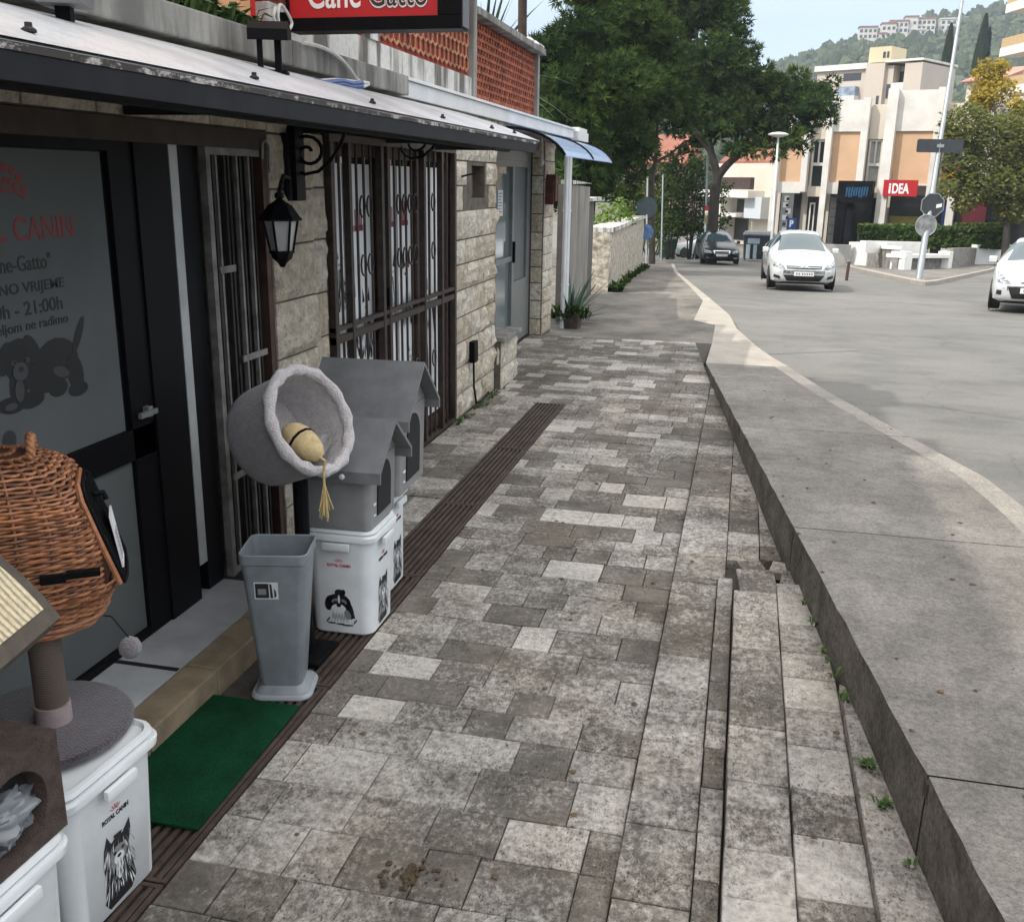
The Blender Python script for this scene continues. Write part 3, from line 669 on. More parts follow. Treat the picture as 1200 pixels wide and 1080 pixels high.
def stroke_dog(M4, w_, h_, rr, n=60, dark=.75):
    """a long-haired dog drawn with many strokes; returns (black MB, grey MB)"""
    A = MB(); B = MB()
    for k in range(n):
        u = rr.uniform(-.5, .5); v0 = rr.uniform(.2, .8)*(1-abs(u)*.8); l = rr.uniform(.14, .34); lean = u*.25 + rr.uniform(-.04, .04); th = rr.uniform(.012, .035)
        pr = [(u*w_*.85, v0*h_), (u*w_*.85+lean*w_*.5-th*w_, (v0-l*.6)*h_), ((u+lean)*w_, max(0, v0-l)*h_), (u*w_*.85+lean*w_*.5+th*w_, (v0-l*.6)*h_)]
        (A if rr.random() < dark else B).prism(pr, .0006, 'z', .0006*(1 + (k % 4)), M4)
    for s_ in (-1, 1):
        A.prism([(s_*.12*w_, .82*h_), (s_*.34*w_, .80*h_), (s_*.30*w_, 1.0*h_)] if s_ > 0 else [(s_*.34*w_, .80*h_), (s_*.12*w_, .82*h_), (s_*.30*w_, 1.0*h_)], .0006, 'z', .0006, M4)
        A.prism([(s_*.12*w_+.035*w_*math.cos(t*1.05), .73*h_+.022*h_*math.sin(t*1.05)) for t in range(6)], .0006, 'z', .0036, M4)
    A.prism([(.06*w_*math.cos(t*1.05), .63*h_+.028*h_*math.sin(t*1.05)) for t in range(6)], .0006, 'z', .0036, M4)
    return A, B
for y, z, s_ in ((5.45,1.3,.25),(5.62,1.0,.3),(5.85,.95,.3),(6.33,1.15,.28),(6.62,1.05,.34),(6.70,.5,.3),(7.05,.9,.3)):
    X_, _ = stroke_dog(frame_m((-2.299, y, z-.15), (0,1,0), (0,0,1)), s_*.6, s_*1.5, rw, 40, 1.0); X_.build('dog_picture', INKB, win)
for y in (5.60, 5.75, 6.30, 6.6):
    m_ = MB()
    for k in range(5): m_.box((-2.299,y-.05+k*.025,1.632),(-2.298,y-.035+k*.025,1.73+.03*(k == 2)))
    m_.box((-2.299,y-.06,1.60),(-2.298,y+.08,1.635)); m_.build('red_crown_picture', simple('crown_red_ink', (.22,.02,.03), .6), win)

sg = thing('security_gate', 'brown iron double gate with ring ornaments in front of the shop window', 'gate', (-2.22, 6.35, 0))
GATE = NT('rusty_gate_paint').set(.55, .25); GATE.col(GATE.ramp(GATE.noise(16, 6, .7), (.35, (.018,.012,.010)), (.7, (.055,.034,.027)))); GATE = GATE.m
gx = -2.225
for y, w_ in ((5.145,.05),(5.40,.04),(5.92,.045),(6.03,.045),(6.76,.045),(7.18,.045),(7.515,.05)):
    m_ = MB(); m_.box((gx-.02,y,.03),(gx+.022,y+w_,2.10), bev=.003); wpart(m_, 'post', GATE, sg)
m_ = MB()
for za, zb in ((2.10,2.14),(1.00,1.04),(1.07,1.095),(.03-.028,.028)): m_.box((gx-.016,5.145,za),(gx+.018,7.56,zb))
m_.each('rail', GATE, sg, True)
posts_ = (5.205,5.40,5.445,5.90,6.09,6.76,6.81,7.18,7.23,7.50); bars = []
for a, b in ((5.205,5.40),(5.445,5.90),(6.09,6.76),(6.81,7.18),(7.23,7.50)):
    n_ = max(1, round((b-a)/.112)-1)
    for k in range(1, n_+1):
        y = a + (b-a)*k/(n_+1); bars.append(y); m_ = MB(); m_.tube([(gx,y,.028),(gx,y,1.0)], .0085, 6); m_.tube([(gx,y,1.095),(gx,y,2.10)], .0085, 6); wpart(m_, 'bar', GATE, sg)
m_ = MB()
for z in (1.41, 1.75, .62):
    for a, b in zip(bars, bars[1:]):
        if b-a < .14: c = (a+b)/2; m_.tube([(gx+.012, c+.042*math.cos(t*.628), z+.062*math.sin(t*.628)) for t in range(10)], .006, 5, closed=True)
m_.each('ring_ornament', GATE, sg, True)
m_ = MB()
for k in range(3):
    y = 6.85+.2*k; m_.tube([(gx-.01,y+.05*math.sin(t*.5),.25+.1*t+.05*k) for t in range(8)], .007, 5)
m_.each('scroll', GATE, sg, True)
m_ = MB(); m_.box((gx-.03,6.0,1.12),(gx+.03,6.028,1.24)); wpart(m_, 'lock_case', BLACK, sg)

# recessed glass door
gd = MB()
for a, b in (((-2.70,10.45,.02),(-2.63,10.52,2.12)), ((-2.70,11.32,.02),(-2.63,11.42,2.12)), ((-2.70,12.1,.02),(-2.63,12.29,2.12)), ((-2.70,10.522,2.05),(-2.63,11.318,2.12)), ((-2.70,11.422,2.05),(-2.63,12.098,2.12)), ((-2.70,10.522,.02),(-2.63,11.318,.25)), ((-2.70,11.422,.02),(-2.63,12.098,.75)), ((-2.70,10.522,1.0),(-2.63,11.318,1.06)), ((-2.70,8.9,2.122),(-2.63,12.29,2.40))): gd.box(a, b)
gdo = wpart(gd, 'glass_door', GREYM, bl)
m_ = MB(); m_.box((-2.68,10.522,.252),(-2.67,11.318,.998)); m_.box((-2.68,10.522,1.062),(-2.67,11.318,2.048)); m_.build('pane', glass('pale_door_glass', (.15,.185,.19), .10), gdo)
m_ = MB(); m_.box((-2.68,11.422,.752),(-2.66,12.098,2.048)); m_.build('grey_panel', simple('grey_door_panel', (.11,.12,.12), .5, var=.1), gdo)
m_ = MB(); m_.box((-2.667,10.75,1.52),(-2.664,10.98,1.80)); m_.build('notice', simple('paper', (.75,.75,.73), .7, var=.04), gdo)
m_ = MB()
for k in range(7): m_.box((-2.6635,10.78,1.76-k*.033),(-2.663,10.94-.03*(k % 3),1.768-k*.033))
m_.build('notice_print', INKB, gdo)
m_ = MB(); m_.box((-2.63,11.34,.98),(-2.60,11.37,1.22)); m_.build('handle', BLACK, gdo)
m_ = MB(); m_.tube([(-2.3,11.3,2.36),(-2.3,11.3,2.22)], .012, 8); m_.lathe([(.002,-.11),(.028,-.09),(.034,-.05),(.018,0),(.016,.03)], 12, (-2.3,11.3,2.17)); bulb = wpart(m_, 'bulb_holder', simple('bulb_white', (.6,.58,.52), .3), bl)
m_ = MB(); m_.box((-2.455,12.36,1.66),(-2.33,12.5,1.98), bev=.006); m_.box((-2.455,12.33,1.62),(-2.35,12.36,1.9)); wpart(m_, 'rusty_meter_box', simple('rust_red_box', (.10,.03,.018), .8, var=.4, scale=14), bl)
m_ = MB(); m_.box((XB-.13,8.07,1.77),(XB-.10,8.47,2.01)); wpart(m_, 'wall_niche', simple('niche_brown', (.12,.085,.05), .8, var=.3), bl)
m_ = MB(); m_.box((XW+.02,7.9,.42),(XW+.07,8.02,.60), bev=.008); m_.tube([(XW+.045,7.96,.42),(XW+.05,7.96,.2),(XW+.06,8.0,.06),(XW+.05,8.2,.03),(XW+.04,8.5,.05)], .009, 6); wpart(m_, 'wall_socket', BLACK, bl)
m_ = MB(); m_.tube([(XW+.02,7.66,1.93),(XW+.12,7.72,1.96)], .008, 6); wpart(m_, 'gate_hook', BLACK, bl)
m_ = MB(); m_.tube([(-2.40,13.62,2.40),(-2.40,13.62,-.1)], .05, 10); m_.tube([(-2.40,13.48,2.40),(-2.40,13.48,-.09)], .028, 8)
for z in (.5, 1.5): m_.lathe([(.058,0),(.058,.03)], 10, (-2.40,13.62,z))
wpart(m_, 'downpipe', WHITEP, bl)

# ------------------------------------------------------------------ the canopy over the shop front
cn = thing('shop_canopy', 'long sloping pale metal canopy with black fascia over the shop front', 'canopy', (-1.75, 3.0, 2.1))
q = NT('dirty_canopy_sheet').set(.35); a_ = q.ramp(q.noise(3, 7, .7), (.32, (.33,.34,.35)), (.6, (.58,.59,.60)))
a_ = q.mix(1., a_, q.ramp(q.noise(70, 3, .7), (.3, .75), (.5, 1.)), 'MULTIPLY'); q.col(a_); CANO = q.m
q = NT('flaking_edge').set(.8); q.col(q.ramp(q.noise(13, 5, .8, stretch=(1,.5,1)), (.50, (.035,.03,.026)), (.58, (.42,.40,.37)))); FLAKE = q.m
ya, yb = -1.3, 7.05
xb_, zb_, xf_, zf_ = -2.04, 2.365, -1.45, 2.176
m_ = MB(); ns = 6
pts_ = [(xb_+(xf_-xb_)*t/ns, zb_+(zf_-zb_)*t/ns + .012*math.sin(math.pi*t/ns)) for t in range(ns+1)]
for a, b in zip(pts_, pts_[1:]):
    m_.quad((a[0],ya,a[1]),(b[0],ya,b[1]),(b[0],yb,b[1]),(a[0],yb,a[1])); m_.quad((a[0],ya,a[1]-.008),(a[0],yb,a[1]-.008),(b[0],yb,b[1]-.008),(b[0],ya,b[1]-.008)); m_.quad((a[0],yb,a[1]),(b[0],yb,b[1]),(b[0],yb,b[1]-.008),(a[0],yb,a[1]-.008))
wpart(m_, 'roof_sheet', CANO, cn, fix=False)
m_ = MB(); m_.box((-1.472,ya,2.092),(-1.447,yb-.12,2.150), bev=.002); m_.box((-1.70,ya,2.10),(-1.66,yb-.02,2.14)); m_.box((-2.2,yb-.05,2.11),(-1.473,yb-.02,2.14))
for y in (-.9,.5,1.9,3.3,4.7,6.0): m_.box((-2.2,y,2.12),(-1.475,y+.035,2.15))
wpart(m_, 'fascia', simple('blue_black_fascia', (.011,.012,.015), .6, var=.35, scale=9, spec=.15), cn)
m_ = MB(); m_.box((-1.475,ya,2.1505),(-1.444,yb-.1,2.165)); wpart(m_, 'gutter_edge', FLAKE, cn)
for y in (1.0,1.98,3.0,4.02,5.0,6.0,6.6):
    m_ = MB(); m_.lathe([(.016,0),(.016,.006),(.008,.012),(.008,.02)], 8, (-1.53,y,2.206)); wpart(m_, 'roof_bolt', IRON, cn)
def scroll(y, x0, z0, name):
    m_ = MB()
    P = [(355,150),(352,158)]
    sp = []
    for k in range(26):
        a = R(262 - (25-k)*24); r_ = 4 + .86*k; sp.append((361+r_*math.cos(a), 179-r_*math.sin(a)))
    path = sp + [(373,201),(386,190),(398,172),(406,152)]
    v0 = ony(357, 174, 4.66)
    m_.tube([(ony(a, b, 4.66)-v0) + Vector((x0, y, z0)) for a, b in path], .009, 6)
    wpart(m_, name, BLACK, cn)
c0 = ony(357, 174, 4.66)
scroll(4.66, c0.x, c0.z, 'scroll_bracket')
m_ = MB(); m_.box((-2.19,4.60,1.80),(-2.15,4.70,2.15)); wpart(m_, 'bracket_post', BLACK, cn)
scroll(6.3, c0.x, c0.z+.11, 'scroll_bracket')

# blue polycarbonate awning over the recessed door
aw = thing('door_awning', 'small curved blue translucent awning over the recessed glass door', 'awning', (-1.95, 10.8, 2.2))
q = NT('blue_polycarbonate').set(.2); q.col((.42,.56,.80)); q.b.inputs['Transmission Weight'].default_value = .35; POLYC = q.m
pr = [(-2.22+.56*math.sin(t/8*1.25)/math.sin(1.25), 2.37-.24*(1-math.cos(t/8*1.25))/(1-math.cos(1.25))) for t in range(9)]
for y0, y1 in ((9.25,10.93),(10.97,12.5)):
    m_ = MB()
    for a, b in zip(pr, pr[1:]): m_.add([(a[0],y0,a[1]),(b[0],y0,b[1]),(b[0],y1,b[1]),(a[0],y1,a[1]),(a[0],y0,a[1]-.006),(b[0],y0,b[1]-.006),(b[0],y1,b[1]-.006),(a[0],y1,a[1]-.006)], [(0,1,2,3),(7,6,5,4),(0,4,5,1),(2,6,7,3)])
    wpart(m_, 'awning_panel', POLYC, aw, smooth=True)
m_ = MB()
for y in (9.235,10.945,12.51): m_.tube([(a, y, b+.004) for a, b in pr], .014, 6)
m_.each('awning_rib', BLACK, aw, True)

# ------------------------------------------------------------------ lantern, floodlight, cables, sign
ln = thing('wall_lantern', 'black wall lantern with frosted panes hanging beside the shop door', 'lantern', (-2.075, 4.25, 1.53)); ln.scale = (.9, .9, .9)
FROST = simple('frosted_pane', (.42,.42,.41), .3, var=.1, scale=10)
LM = Matrix.Translation((0,0,0)) @ Matrix.Rotation(R(30), 4, 'Z')
m_ = MB(); m_.lathe([(.012,.352),(.022,.345),(.024,.325),(.014,.318),(.03,.305),(.062,.285),(.095,.235),(.108,.222),(.108,.212),(.06,.212)], 6, mat=LM); m_.build('lantern_cap', BLACK, ln)
m_ = MB(); m_.lathe([(.052,.05),(.064,.05),(.064,.062),(.046,.062)], 6, mat=LM); m_.lathe([(.012,-.02),(.022,0),(.05,.025),(.056,.049)], 6, mat=LM)
for k in range(6):
    a = R(60*k+30); m_.tube([(.056*math.cos(a),.056*math.sin(a),.055),(.086*math.cos(a),.086*math.sin(a),.215)], .006, 5)
m_.build('lantern_frame', BLACK, ln)
m_ = MB(); m_.lathe([(.050,.063),(.080,.211)], 6, mat=LM, cap=False); m_.build('pane', FROST, ln)
m_ = MB(); m_.tube([(0,0,.35),(0,.03,.40),(-.03,.12,.43),(-.10,.33,.42),(-.125,.37,.34)], .011, 8); m_.tube([(-.12,.36,.30),(-.14,.38,.65)], .022, 8); m_.build('lantern_arm', BLACK, ln)

fl = thing('floodlight', 'small black floodlight clamped on the canopy roof', 'floodlight', (-1.86, 3.76, 2.31))
m_ = MB(); M4 = Matrix.Rotation(R(20), 4, 'Z')
m_.prism([(-.085,.10),(.07,.12),(.085,.15),(-.02,.175),(-.085,.14)], .15, 'x', -.06, M4); m_.build('lamp_housing', BLACK, fl)
m_ = MB(); m_.box((-.03,-.05,-.01),(-.01,-.03,.11), M4); m_.box((.03,.0,-.01),(.055,.03,.12), M4); m_.box((-.05,-.06,-.012),(.08,.05,-.002), M4); m_.build('bracket', BLACK, fl)
f2 = thing('second_floodlight', 'grey corner of a floodlight at the left end of the canopy roof', 'floodlight', (-1.9, 2.62, 2.34))
m_ = MB(); m_.prism([(-.09,.02),(.03,.02),(.0,.14),(-.09,.17)], .12, 'x', -.05, M4); m_.build('lamp_housing', simple('grey_lamp', (.12,.12,.12), .5), f2)
m_ = MB(); m_.box((-.02,-.03,-.02),(.02,.01,.03), M4); m_.build('bracket', BLACK, f2)

def cable(name, pxs, xs, r_, mt, label):
    m_ = MB(); P_ = [onx(a, b, x) for (a, b), x in zip(pxs, xs)]
    # Catmull-Rom smoothing
    o_ = []
    for i in range(len(P_)-1):
        p0, p1, p2, p3 = P_[max(i-1, 0)], P_[i], P_[i+1], P_[min(i+2, len(P_)-1)]
        for s_ in range(6):
            t = s_/6; o_.append(.5*((2*p1)+(p2-p0)*t+(2*p0-5*p1+4*p2-p3)*t*t+(3*p1-p0-3*p2+p3)*t**3))
    m_.tube(o_+[P_[-1]], r_, 6); return tag(m_.build(name, mt), label, 'cable')
WCAB = simple('white_cable', (.5,.49,.46), .5, var=.15, scale=30); BCAB = simple('blue_cable', (.02,.06,.22), .5, var=.3, scale=30)
cable('white_cable', [(355,50),(378,56),(398,68),(412,84),(420,95),(432,98),(425,102)], [-1.98]*7, .009, WCAB, 'white cable drooping over the ledge to the canopy roof')
cable('long_white_cable', [(350,92),(372,94),(395,93),(420,96)], [-1.97,-1.96,-1.95,-1.94], .006, WCAB, 'thin white cable lying along the back of the canopy roof')
for k, (lb, dx) in enumerate((('blue cable bundle lying on the canopy roof, upper strand', 0), ('blue cable bundle lying on the canopy roof, lower strand', 4))):
    cable('blue_cable', [(368,95+dx),(385,97+dx),(400,95+dx),(412,98+dx),(424,97+dx)], [-1.93]*5, .012, BCAB, lb)
cable('coiled_cable', [(323,8),(321,20),(326,30),(336,36),(342,28),(336,14),(328,6),(326,22),(332,36),(340,33)], [-1.99]*10, .007, WCAB, 'loop of white cable hanging left of the red sign')

def sgn(px, py): return ony(px, py, 4.62)
bl_, br_ = sgn(345, 37), sgn(540, 37); rl_, rr_ = sgn(346, 21), sgn(512, 21)
sb = thing('shop_sign', 'red shop sign in a black frame reading Cane Gatto above the canopy', 'sign', ((bl_.x+br_.x)/2, 4.62, bl_.z))
x0, x1, z0 = bl_.x, br_.x, bl_.z; zr_ = rl_.z
m_ = MB(); m_.box((x0-.03,4.62,z0),(x1,4.74,zr_-.002)); m_.box((rr_.x+.003,4.62,zr_),(x1,4.74,z0+.5)); m_.box((x0-.03,4.62,z0+.40),(rr_.x,4.74,z0+.5)); m_.box((x0-.03,4.62,zr_),(rl_.x-.045,4.74,z0+.398)); m_.box((rl_.x-.04,4.66,zr_),(rr_.x,4.73,z0+.398)); wpart(m_, 'sign_frame', BLACK, sb)
m_ = MB(); m_.box((rl_.x-.04,4.645,zr_),(rr_.x,4.658,z0+.398)); wpart(m_, 'sign_face', simple('sign_red', (.50,.012,.018), .4, var=.05), sb)
m_ = MB(); m_.box((x1+.002,4.63,z0+.01),(x1+.008,4.73,z0+.5)); wpart(m_, 'sign_side', simple('sign_side_grey', (.06,.065,.075), .4), sb)
c1, c2 = sgn(392, 6), sgn(468, 6); zb = sgn(400, 9).z
hh = .13
WLET = simple('white_letter', (.82,.82,.80), .5, var=.03); DLET = simple('dark_letter', (.03,.02,.02), .5)
wtext('sign_lettering', 'Cane', (sgn(421,9)-sgn(359,9)).x, hh, WLET, frame_m(((sgn(359,9).x+sgn(421,9).x)/2, 4.640, zb+hh/2), (1,0,0), (0,0,1)), sb, .012)
gm = ((sgn(430,9).x+sgn(500,9).x)/2, zb+hh*.5)
wtext('letter_outline', 'Gatto', (sgn(500,9)-sgn(430,9)).x, hh*1.05, WLET, frame_m((gm[0], 4.640, gm[1]), (1,0,0), (0,0,1)), sb, .03)
wtext('sign_lettering', 'Gatto', (sgn(499,9)-sgn(431,9)).x, hh*.93, DLET, frame_m((gm[0], 4.637, gm[1]), (1,0,0), (0,0,1)), sb, .0)
m_ = MB(); m_.box((x0+.05,4.66,z0+.05),(x0-.25,4.70,z0+.09)); m_.box((x0+.05,4.66,z0+.3),(x0-.3,4.70,z0+.34)); wpart(m_, 'wall_arm', BLACK, sb)
# terrace pole, yucca and ledge plants
pb = onx(612, 55, -2.35); m_ = MB(); m_.tube([(pb.x,pb.y,3.2),(pb.x-.02,pb.y,5.2)], .045, 10); m_.lathe([(.09,0),(.09,.02),(.05,.03)], 10, (pb.x,pb.y,3.247)); tag(m_.build('terrace_pole', RUST), 'rusty brown pole standing on the far end of the brick screen', 'pole')
m_ = MB()
for k, (px, py) in enumerate(((618,58),(624,62),(630,66),(627,57))): 
    c = onx(px, py, -2.33); M4 = Matrix.Translation((c.x, c.y, 3.27)); m_.lathe([(.005,-.03),(.06,-.02),(.075,.01),(.04,.04),(.005,.05)], 7, mat=M4, cap=False)
tag(m_.build('rubble', WPAR), 'pale stones lying on the coping beside the rusty pole', 'stones', kind='stuff')
def spiky(name, label, c, L, n, seed, mt, cat='plant', wd=.035, down=.3):
    rr = random.Random(seed); t = MB()
    for k in range(n):
        a = rr.uniform(0, 6.28); e = rr.uniform(-.15, 1.25); l = L*rr.uniform(.7, 1.05); o = Vector((math.cos(a)*math.cos(e), math.sin(a)*math.cos(e), math.sin(e))); sd_ = Vector((-math.sin(a), math.cos(a), 0))*wd*l
        P0 = Vector(c); prev = None
        for s_ in range(5):
            u = s_/4; p = P0 + o*l*u - Vector((0,0,1))*down*l*u*u*(1-e/2); w_ = sd_*(1-u)*(1+.5*math.sin(u*3)); cur = (p-w_, p+w_+Vector((0,0,.0)))
            if prev: t.add([prev[0], prev[1], cur[1], cur[0]], [(0,1,2,3)], rr.random())
            prev = cur
    return tag(t.build(name, mt, fix=False), label, cat)
YUC = simple('yucca_leaf', (.055,.095,.035), .5, var=.35, scale=8, tone=.4); AGV = simple('agave_leaf', (.050,.095,.060), .5, var=.35, scale=8, tone=.4)
c = onx(566, 50, -3.2); spiky('yucca', 'spiky yucca with narrow leaves rising behind the brick screen', (c.x, c.y, 3.1), 1.3, 60, 4, YUC, wd=.022)
m_ = MB(); rr = random.Random(4)
for k in range(70): tuft(m_, (-2.12+rr.uniform(-.12,.05), rr.uniform(3.45,4.15), 2.492), .06, rr.uniform(.05,.14), 6, rr, .02)
tag(m_.build('ledge_plant', LEAFG, fix=False), 'leafy green plant growing on the ledge left of the orange wall', 'plant')
# ------------------------------------------------------------------ goods standing in front of the shop
PLW = simple('white_plastic', (.64,.66,.665), .38, var=.09, scale=7); PLG = simple('grey_plastic', (.150,.153,.157), .45, var=.22, scale=9, bump=.05, bscale=300)
PLG2 = simple('warm_grey_plastic', (.205,.202,.204), .5, var=.18, scale=8, bump=.05, bscale=300); PLG3 = simple('blue_grey_plastic', (.165,.184,.198), .42, var=.18, scale=9)
PRB = simple('print_black', (.015,.015,.017), .5, var=.1); PRG = simple('print_grey', (.20,.20,.205), .5); PRR = simple('print_red', (.45,.015,.03), .5)
def rrect(hx, hy, r_, n=5, cx=0, cy=0):
    o_ = []
    for sx_, sy_, a0 in ((1,1,0),(-1,1,90),(-1,-1,180),(1,-1,270)):
        for k in range(n+1):
            a = R(a0 + 90*k/n); o_.append((cx+sx_*(hx-r_)+r_*math.cos(a), cy+sy_*(hy-r_)+r_*math.sin(a)))
    return o_
def loft(mb, rings, cap0=True, cap1=True, tone=None):
    """rings: list of (outline, z)"""
    n = len(rings[0][0]); vs = []; fs = []
    for o_, z in rings: vs += [(x, y, z) for x, y in o_]
    for i in range(len(rings)-1):
        for j in range(n): fs.append((i*n+j, i*n+(j+1)%n, (i+1)*n+(j+1)%n, (i+1)*n+j))
    if cap0: fs.append(tuple(range(n))[::-1])
    if cap1: fs.append(tuple((len(rings)-1)*n+j for j in range(n)))
    mb.add(vs, fs, tone)

def shih_tzu(M4, w_, h_):
    A, W_, G_ = MB(), MB(), MB()
    def el(mb, cx, cy, rx, ry, z, n=14, rot=0): mb.prism([((cx+rx*math.cos(a)*math.cos(rot)-ry*math.sin(a)*math.sin(rot))*w_, (cy+rx*math.cos(a)*math.sin(rot)+ry*math.sin(a)*math.cos(rot))*h_) for a in [2*math.pi*k/n for k in range(n)]], .0004, 'z', z, M4)
    el(A, -.05, .62, .36, .27, .0004); el(A, -.33, .60, .13, .22, .0004, rot=-.2); el(A, .22, .48, .14, .32, .0004, rot=.35); el(A, -.02, .92, .14, .09, .0004); el(A, .07, .90, .08, .12, .0004, rot=-.5)
    el(G_, -.17, .68, .10, .05, .0010, rot=.5); el(G_, .11, .67, .09, .05, .0010, rot=-.6); el(W_, -.04, .72, .035, .13, .0012); el(W_, -.06, .44, .22, .15, .0010); el(W_, .05, .18, .40, .20, .0002)
    el(A, -.05, .56, .07, .06, .0016); el(A, -.16, .64, .05, .025, .0016); el(A, .09, .63, .05, .025, .0016)
    for k in range(16): u = -.25+.03*k; el(G_, u, .22+.05*math.sin(k*2.1), .008, .12, .0014, 6, .1*math.sin(k))
    for u, v, l in ((-.38,.12,.10),(-.28,.03,.13),(-.02,.02,.13),(.2,.0,.18),(.42,.12,.09)): el(A, u, v, l, .022, .0014, 8, .9 if abs(u) > .37 else .05)
    el(A, .33, .35, .05, .16, .0014, rot=.5); el(G_, .2, .3, .09, .14, .0012, rot=.4)
    return A, W_, G_
def yorkie(M4, w_, h_, seed=1):
    rr = random.Random(seed); A, W_ = MB(), MB()
    base = [(-.30,.0),(-.42,.12),(-.34,.40),(-.40,.62),(-.36,.84),(-.27,.99),(-.17,.86),(.0,.90),(.14,.88),(.34,1.0),(.36,.86),(.27,.64),(.36,.40),(.44,.16),(.30,.02)]
    A.prism([(x*w_, y*h_) for x, y in base], .0004, 'z', .0003, M4)
    for k in range(58):
        u = rr.uniform(-.34, .34); v = rr.uniform(.25, .86); l = rr.uniform(.10, .24); th = rr.uniform(.006, .020); dx = u*.25+rr.uniform(-.03,.03)
        W_.prism([(u*w_, v*h_), ((u+dx*.5-th)*w_, (v-l*.5)*h_), ((u+dx)*w_, (v-l)*h_), ((u+dx*.5+th)*w_, (v-l*.5)*h_)], .0004, 'z', .0008+.0003*(k % 3), M4)
    G_ = MB()
    for k in range(70):
        u = rr.uniform(-.36, .36); v = rr.uniform(.22, .9); l = rr.uniform(.08, .20); th = rr.uniform(.004, .012); dx = u*.25+rr.uniform(-.03,.03)
        G_.prism([(u*w_, v*h_), ((u+dx*.5-th)*w_, (v-l*.5)*h_), ((u+dx)*w_, (v-l)*h_), ((u+dx*.5+th)*w_, (v-l*.5)*h_)], .0004, 'z', .0011+.0003*(k % 3), M4)
    el = lambda mb, cx, cy, rx, ry, z, n=10: mb.prism([((cx+rx*math.cos(t))*w_, (cy+ry*math.sin(t))*h_) for t in [6.283*k/n for k in range(n)]], .0004, 'z', z, M4)
    el(G_, 0, .64, .22, .14, .0020); el(W_, 0, .60, .14, .08, .0024); el(W_, 0, .46, .10, .16, .0021)
    B = MB(); el(B, -.11, .70, .04, .022, .0029); el(B, .11, .70, .04, .022, .0029); el(B, 0, .63, .055, .024, .0029)
    for k in range(14):
        u = rr.uniform(-.18, .18); v = rr.uniform(.40, .60); B.prism([(u*w_, v*h_), ((u-.008)*w_, (v-.06)*h_), ((u*1.2)*w_, (v-.13)*h_), ((u+.008)*w_, (v-.06)*h_)], .0004, 'z', .0029, M4)
    B.prism([(-.08*w_,.88*h_),(.08*w_,.88*h_),(.12*w_,.93*h_),(-.10*w_,.94*h_)], .0004, 'z', .002, M4)
    return A, W_, B, G_
def crown_logo(M4, w_, t):
    m_ = MB()
    for k in range(5):
        a = R(140-25*k); c_, s_ = math.cos(a), math.sin(a)
        m_.prism([(.10*c_*w_-.012*w_, .06*s_*w_), (.10*c_*w_+.012*w_, .06*s_*w_), (.26*c_*w_+.02*w_, .2*s_*w_), (.26*c_*w_-.02*w_, .2*s_*w_)], .0005, 'z', .0003, M4)
    return m_.build('crown_print', PRR, t)
def food_bin(label, loc, hx, hy, h, rz_, dog='front', group='white pet food bins'):
    t = thing('food_bin', label, 'food bin', loc, rz_, group); r_ = .055; b = .86
    m_ = MB(); loft(m_, [(rrect(hx*b-.006, hy*b-.006, r_*.9), 0.0), (rrect(hx*b, hy*b, r_*.9), .008), (rrect(hx-.012, hy-.012, r_), h-.05)], True, True); m_.build('bin_body', PLW, t, smooth=35)
    m_ = MB(); loft(m_, [(rrect(hx-.004, hy-.004, r_), h-.055), (rrect(hx+.006, hy+.006, r_), h-.050), (rrect(hx+.008, hy+.008, r_), h-.030), (rrect(hx+.004, hy+.004, r_), h-.022)]); loft(m_, [(rrect(hx-.006, hy-.006, r_), h-.0215), (rrect(hx, hy, r_), h-.014), (rrect(hx-.004, hy-.004, r_), h-.002), (rrect(hx-.014, hy-.014, r_), h), (rrect(hx-.022, hy-.022, r_*.8), h-.012)]); lid = m_.build('lid', PLW, t, smooth=35)
    for s_ in (1, -1):
        m_ = MB(); m_.box((hx+.004,-.06,h-.088),(hx+.020,.06,h-.056), bev=.005) if s_ == 1 else m_.box((-.06,-hy-.020,h-.088),(.06,-hy-.004,h-.056), bev=.005); m_.build('clip', PLW, t, smooth=30)
    def M_side(z):      # +x face
        x = hx*b + (hx-.012-hx*b)*z/(h-.05) + .0006; sl_ = (hx-.012-hx*b)/(h-.05)
        return frame_m((x, 0, z), (0,1,0), (sl_,0,1))
    def M_front(z):     # -y face
        y = hy*b + (hy-.012-hy*b)*z/(h-.05) + .0006; sl_ = (hy-.012-hy*b)/(h-.05)
        return frame_m((0, -y, z), (1,0,0), (0,-sl_,1))
    for face, kind in ((M_side, 'york'), (M_front, 'shih')):
        if kind == 'york':
            for mb, mt, nm in zip(yorkie(face(.02), .15, .225), (PRB, PLW, PRB, PRG), ('dog_print', 'dog_hair_print', 'dog_face_print', 'dog_shade_print')): mb.build(nm, mt, t)
        else:
            for mb, mt, nm in zip(shih_tzu(face(.045), .155, .165), (PRB, PLW, PRG), ('dog_print', 'dog_hair_print', 'dog_shade_print')): mb.build(nm, mt, t)
        crown_logo(face(h-.155), .10, t)
        wtext('brand_print', 'ROYAL CANIN', .105, .014, PRB if kind == 'york' else PRR, face(h-.165) , None, .02).parent = t
    return t
food_bin('white pet food bin carrying the round grey plush base of the cat tree', (-1.685, 1.955, 0.003), .195, .195, .455, R(-3))
food_bin('nearest white pet food bin, under the brown plush box at the photo edge', (-1.625, 1.50, 0.003), .195, .19, .455, R(-2))
food_bin('white pet food bin with a sitting dog print beside the grey waste bin', (-1.585, 3.785, 0.003), .160, .165, .488, R(1))
food_bin('rear white pet food bin hidden under the larger grey litter house', (-1.64, 4.22, 0.003), .125, .15, .50, R(1))

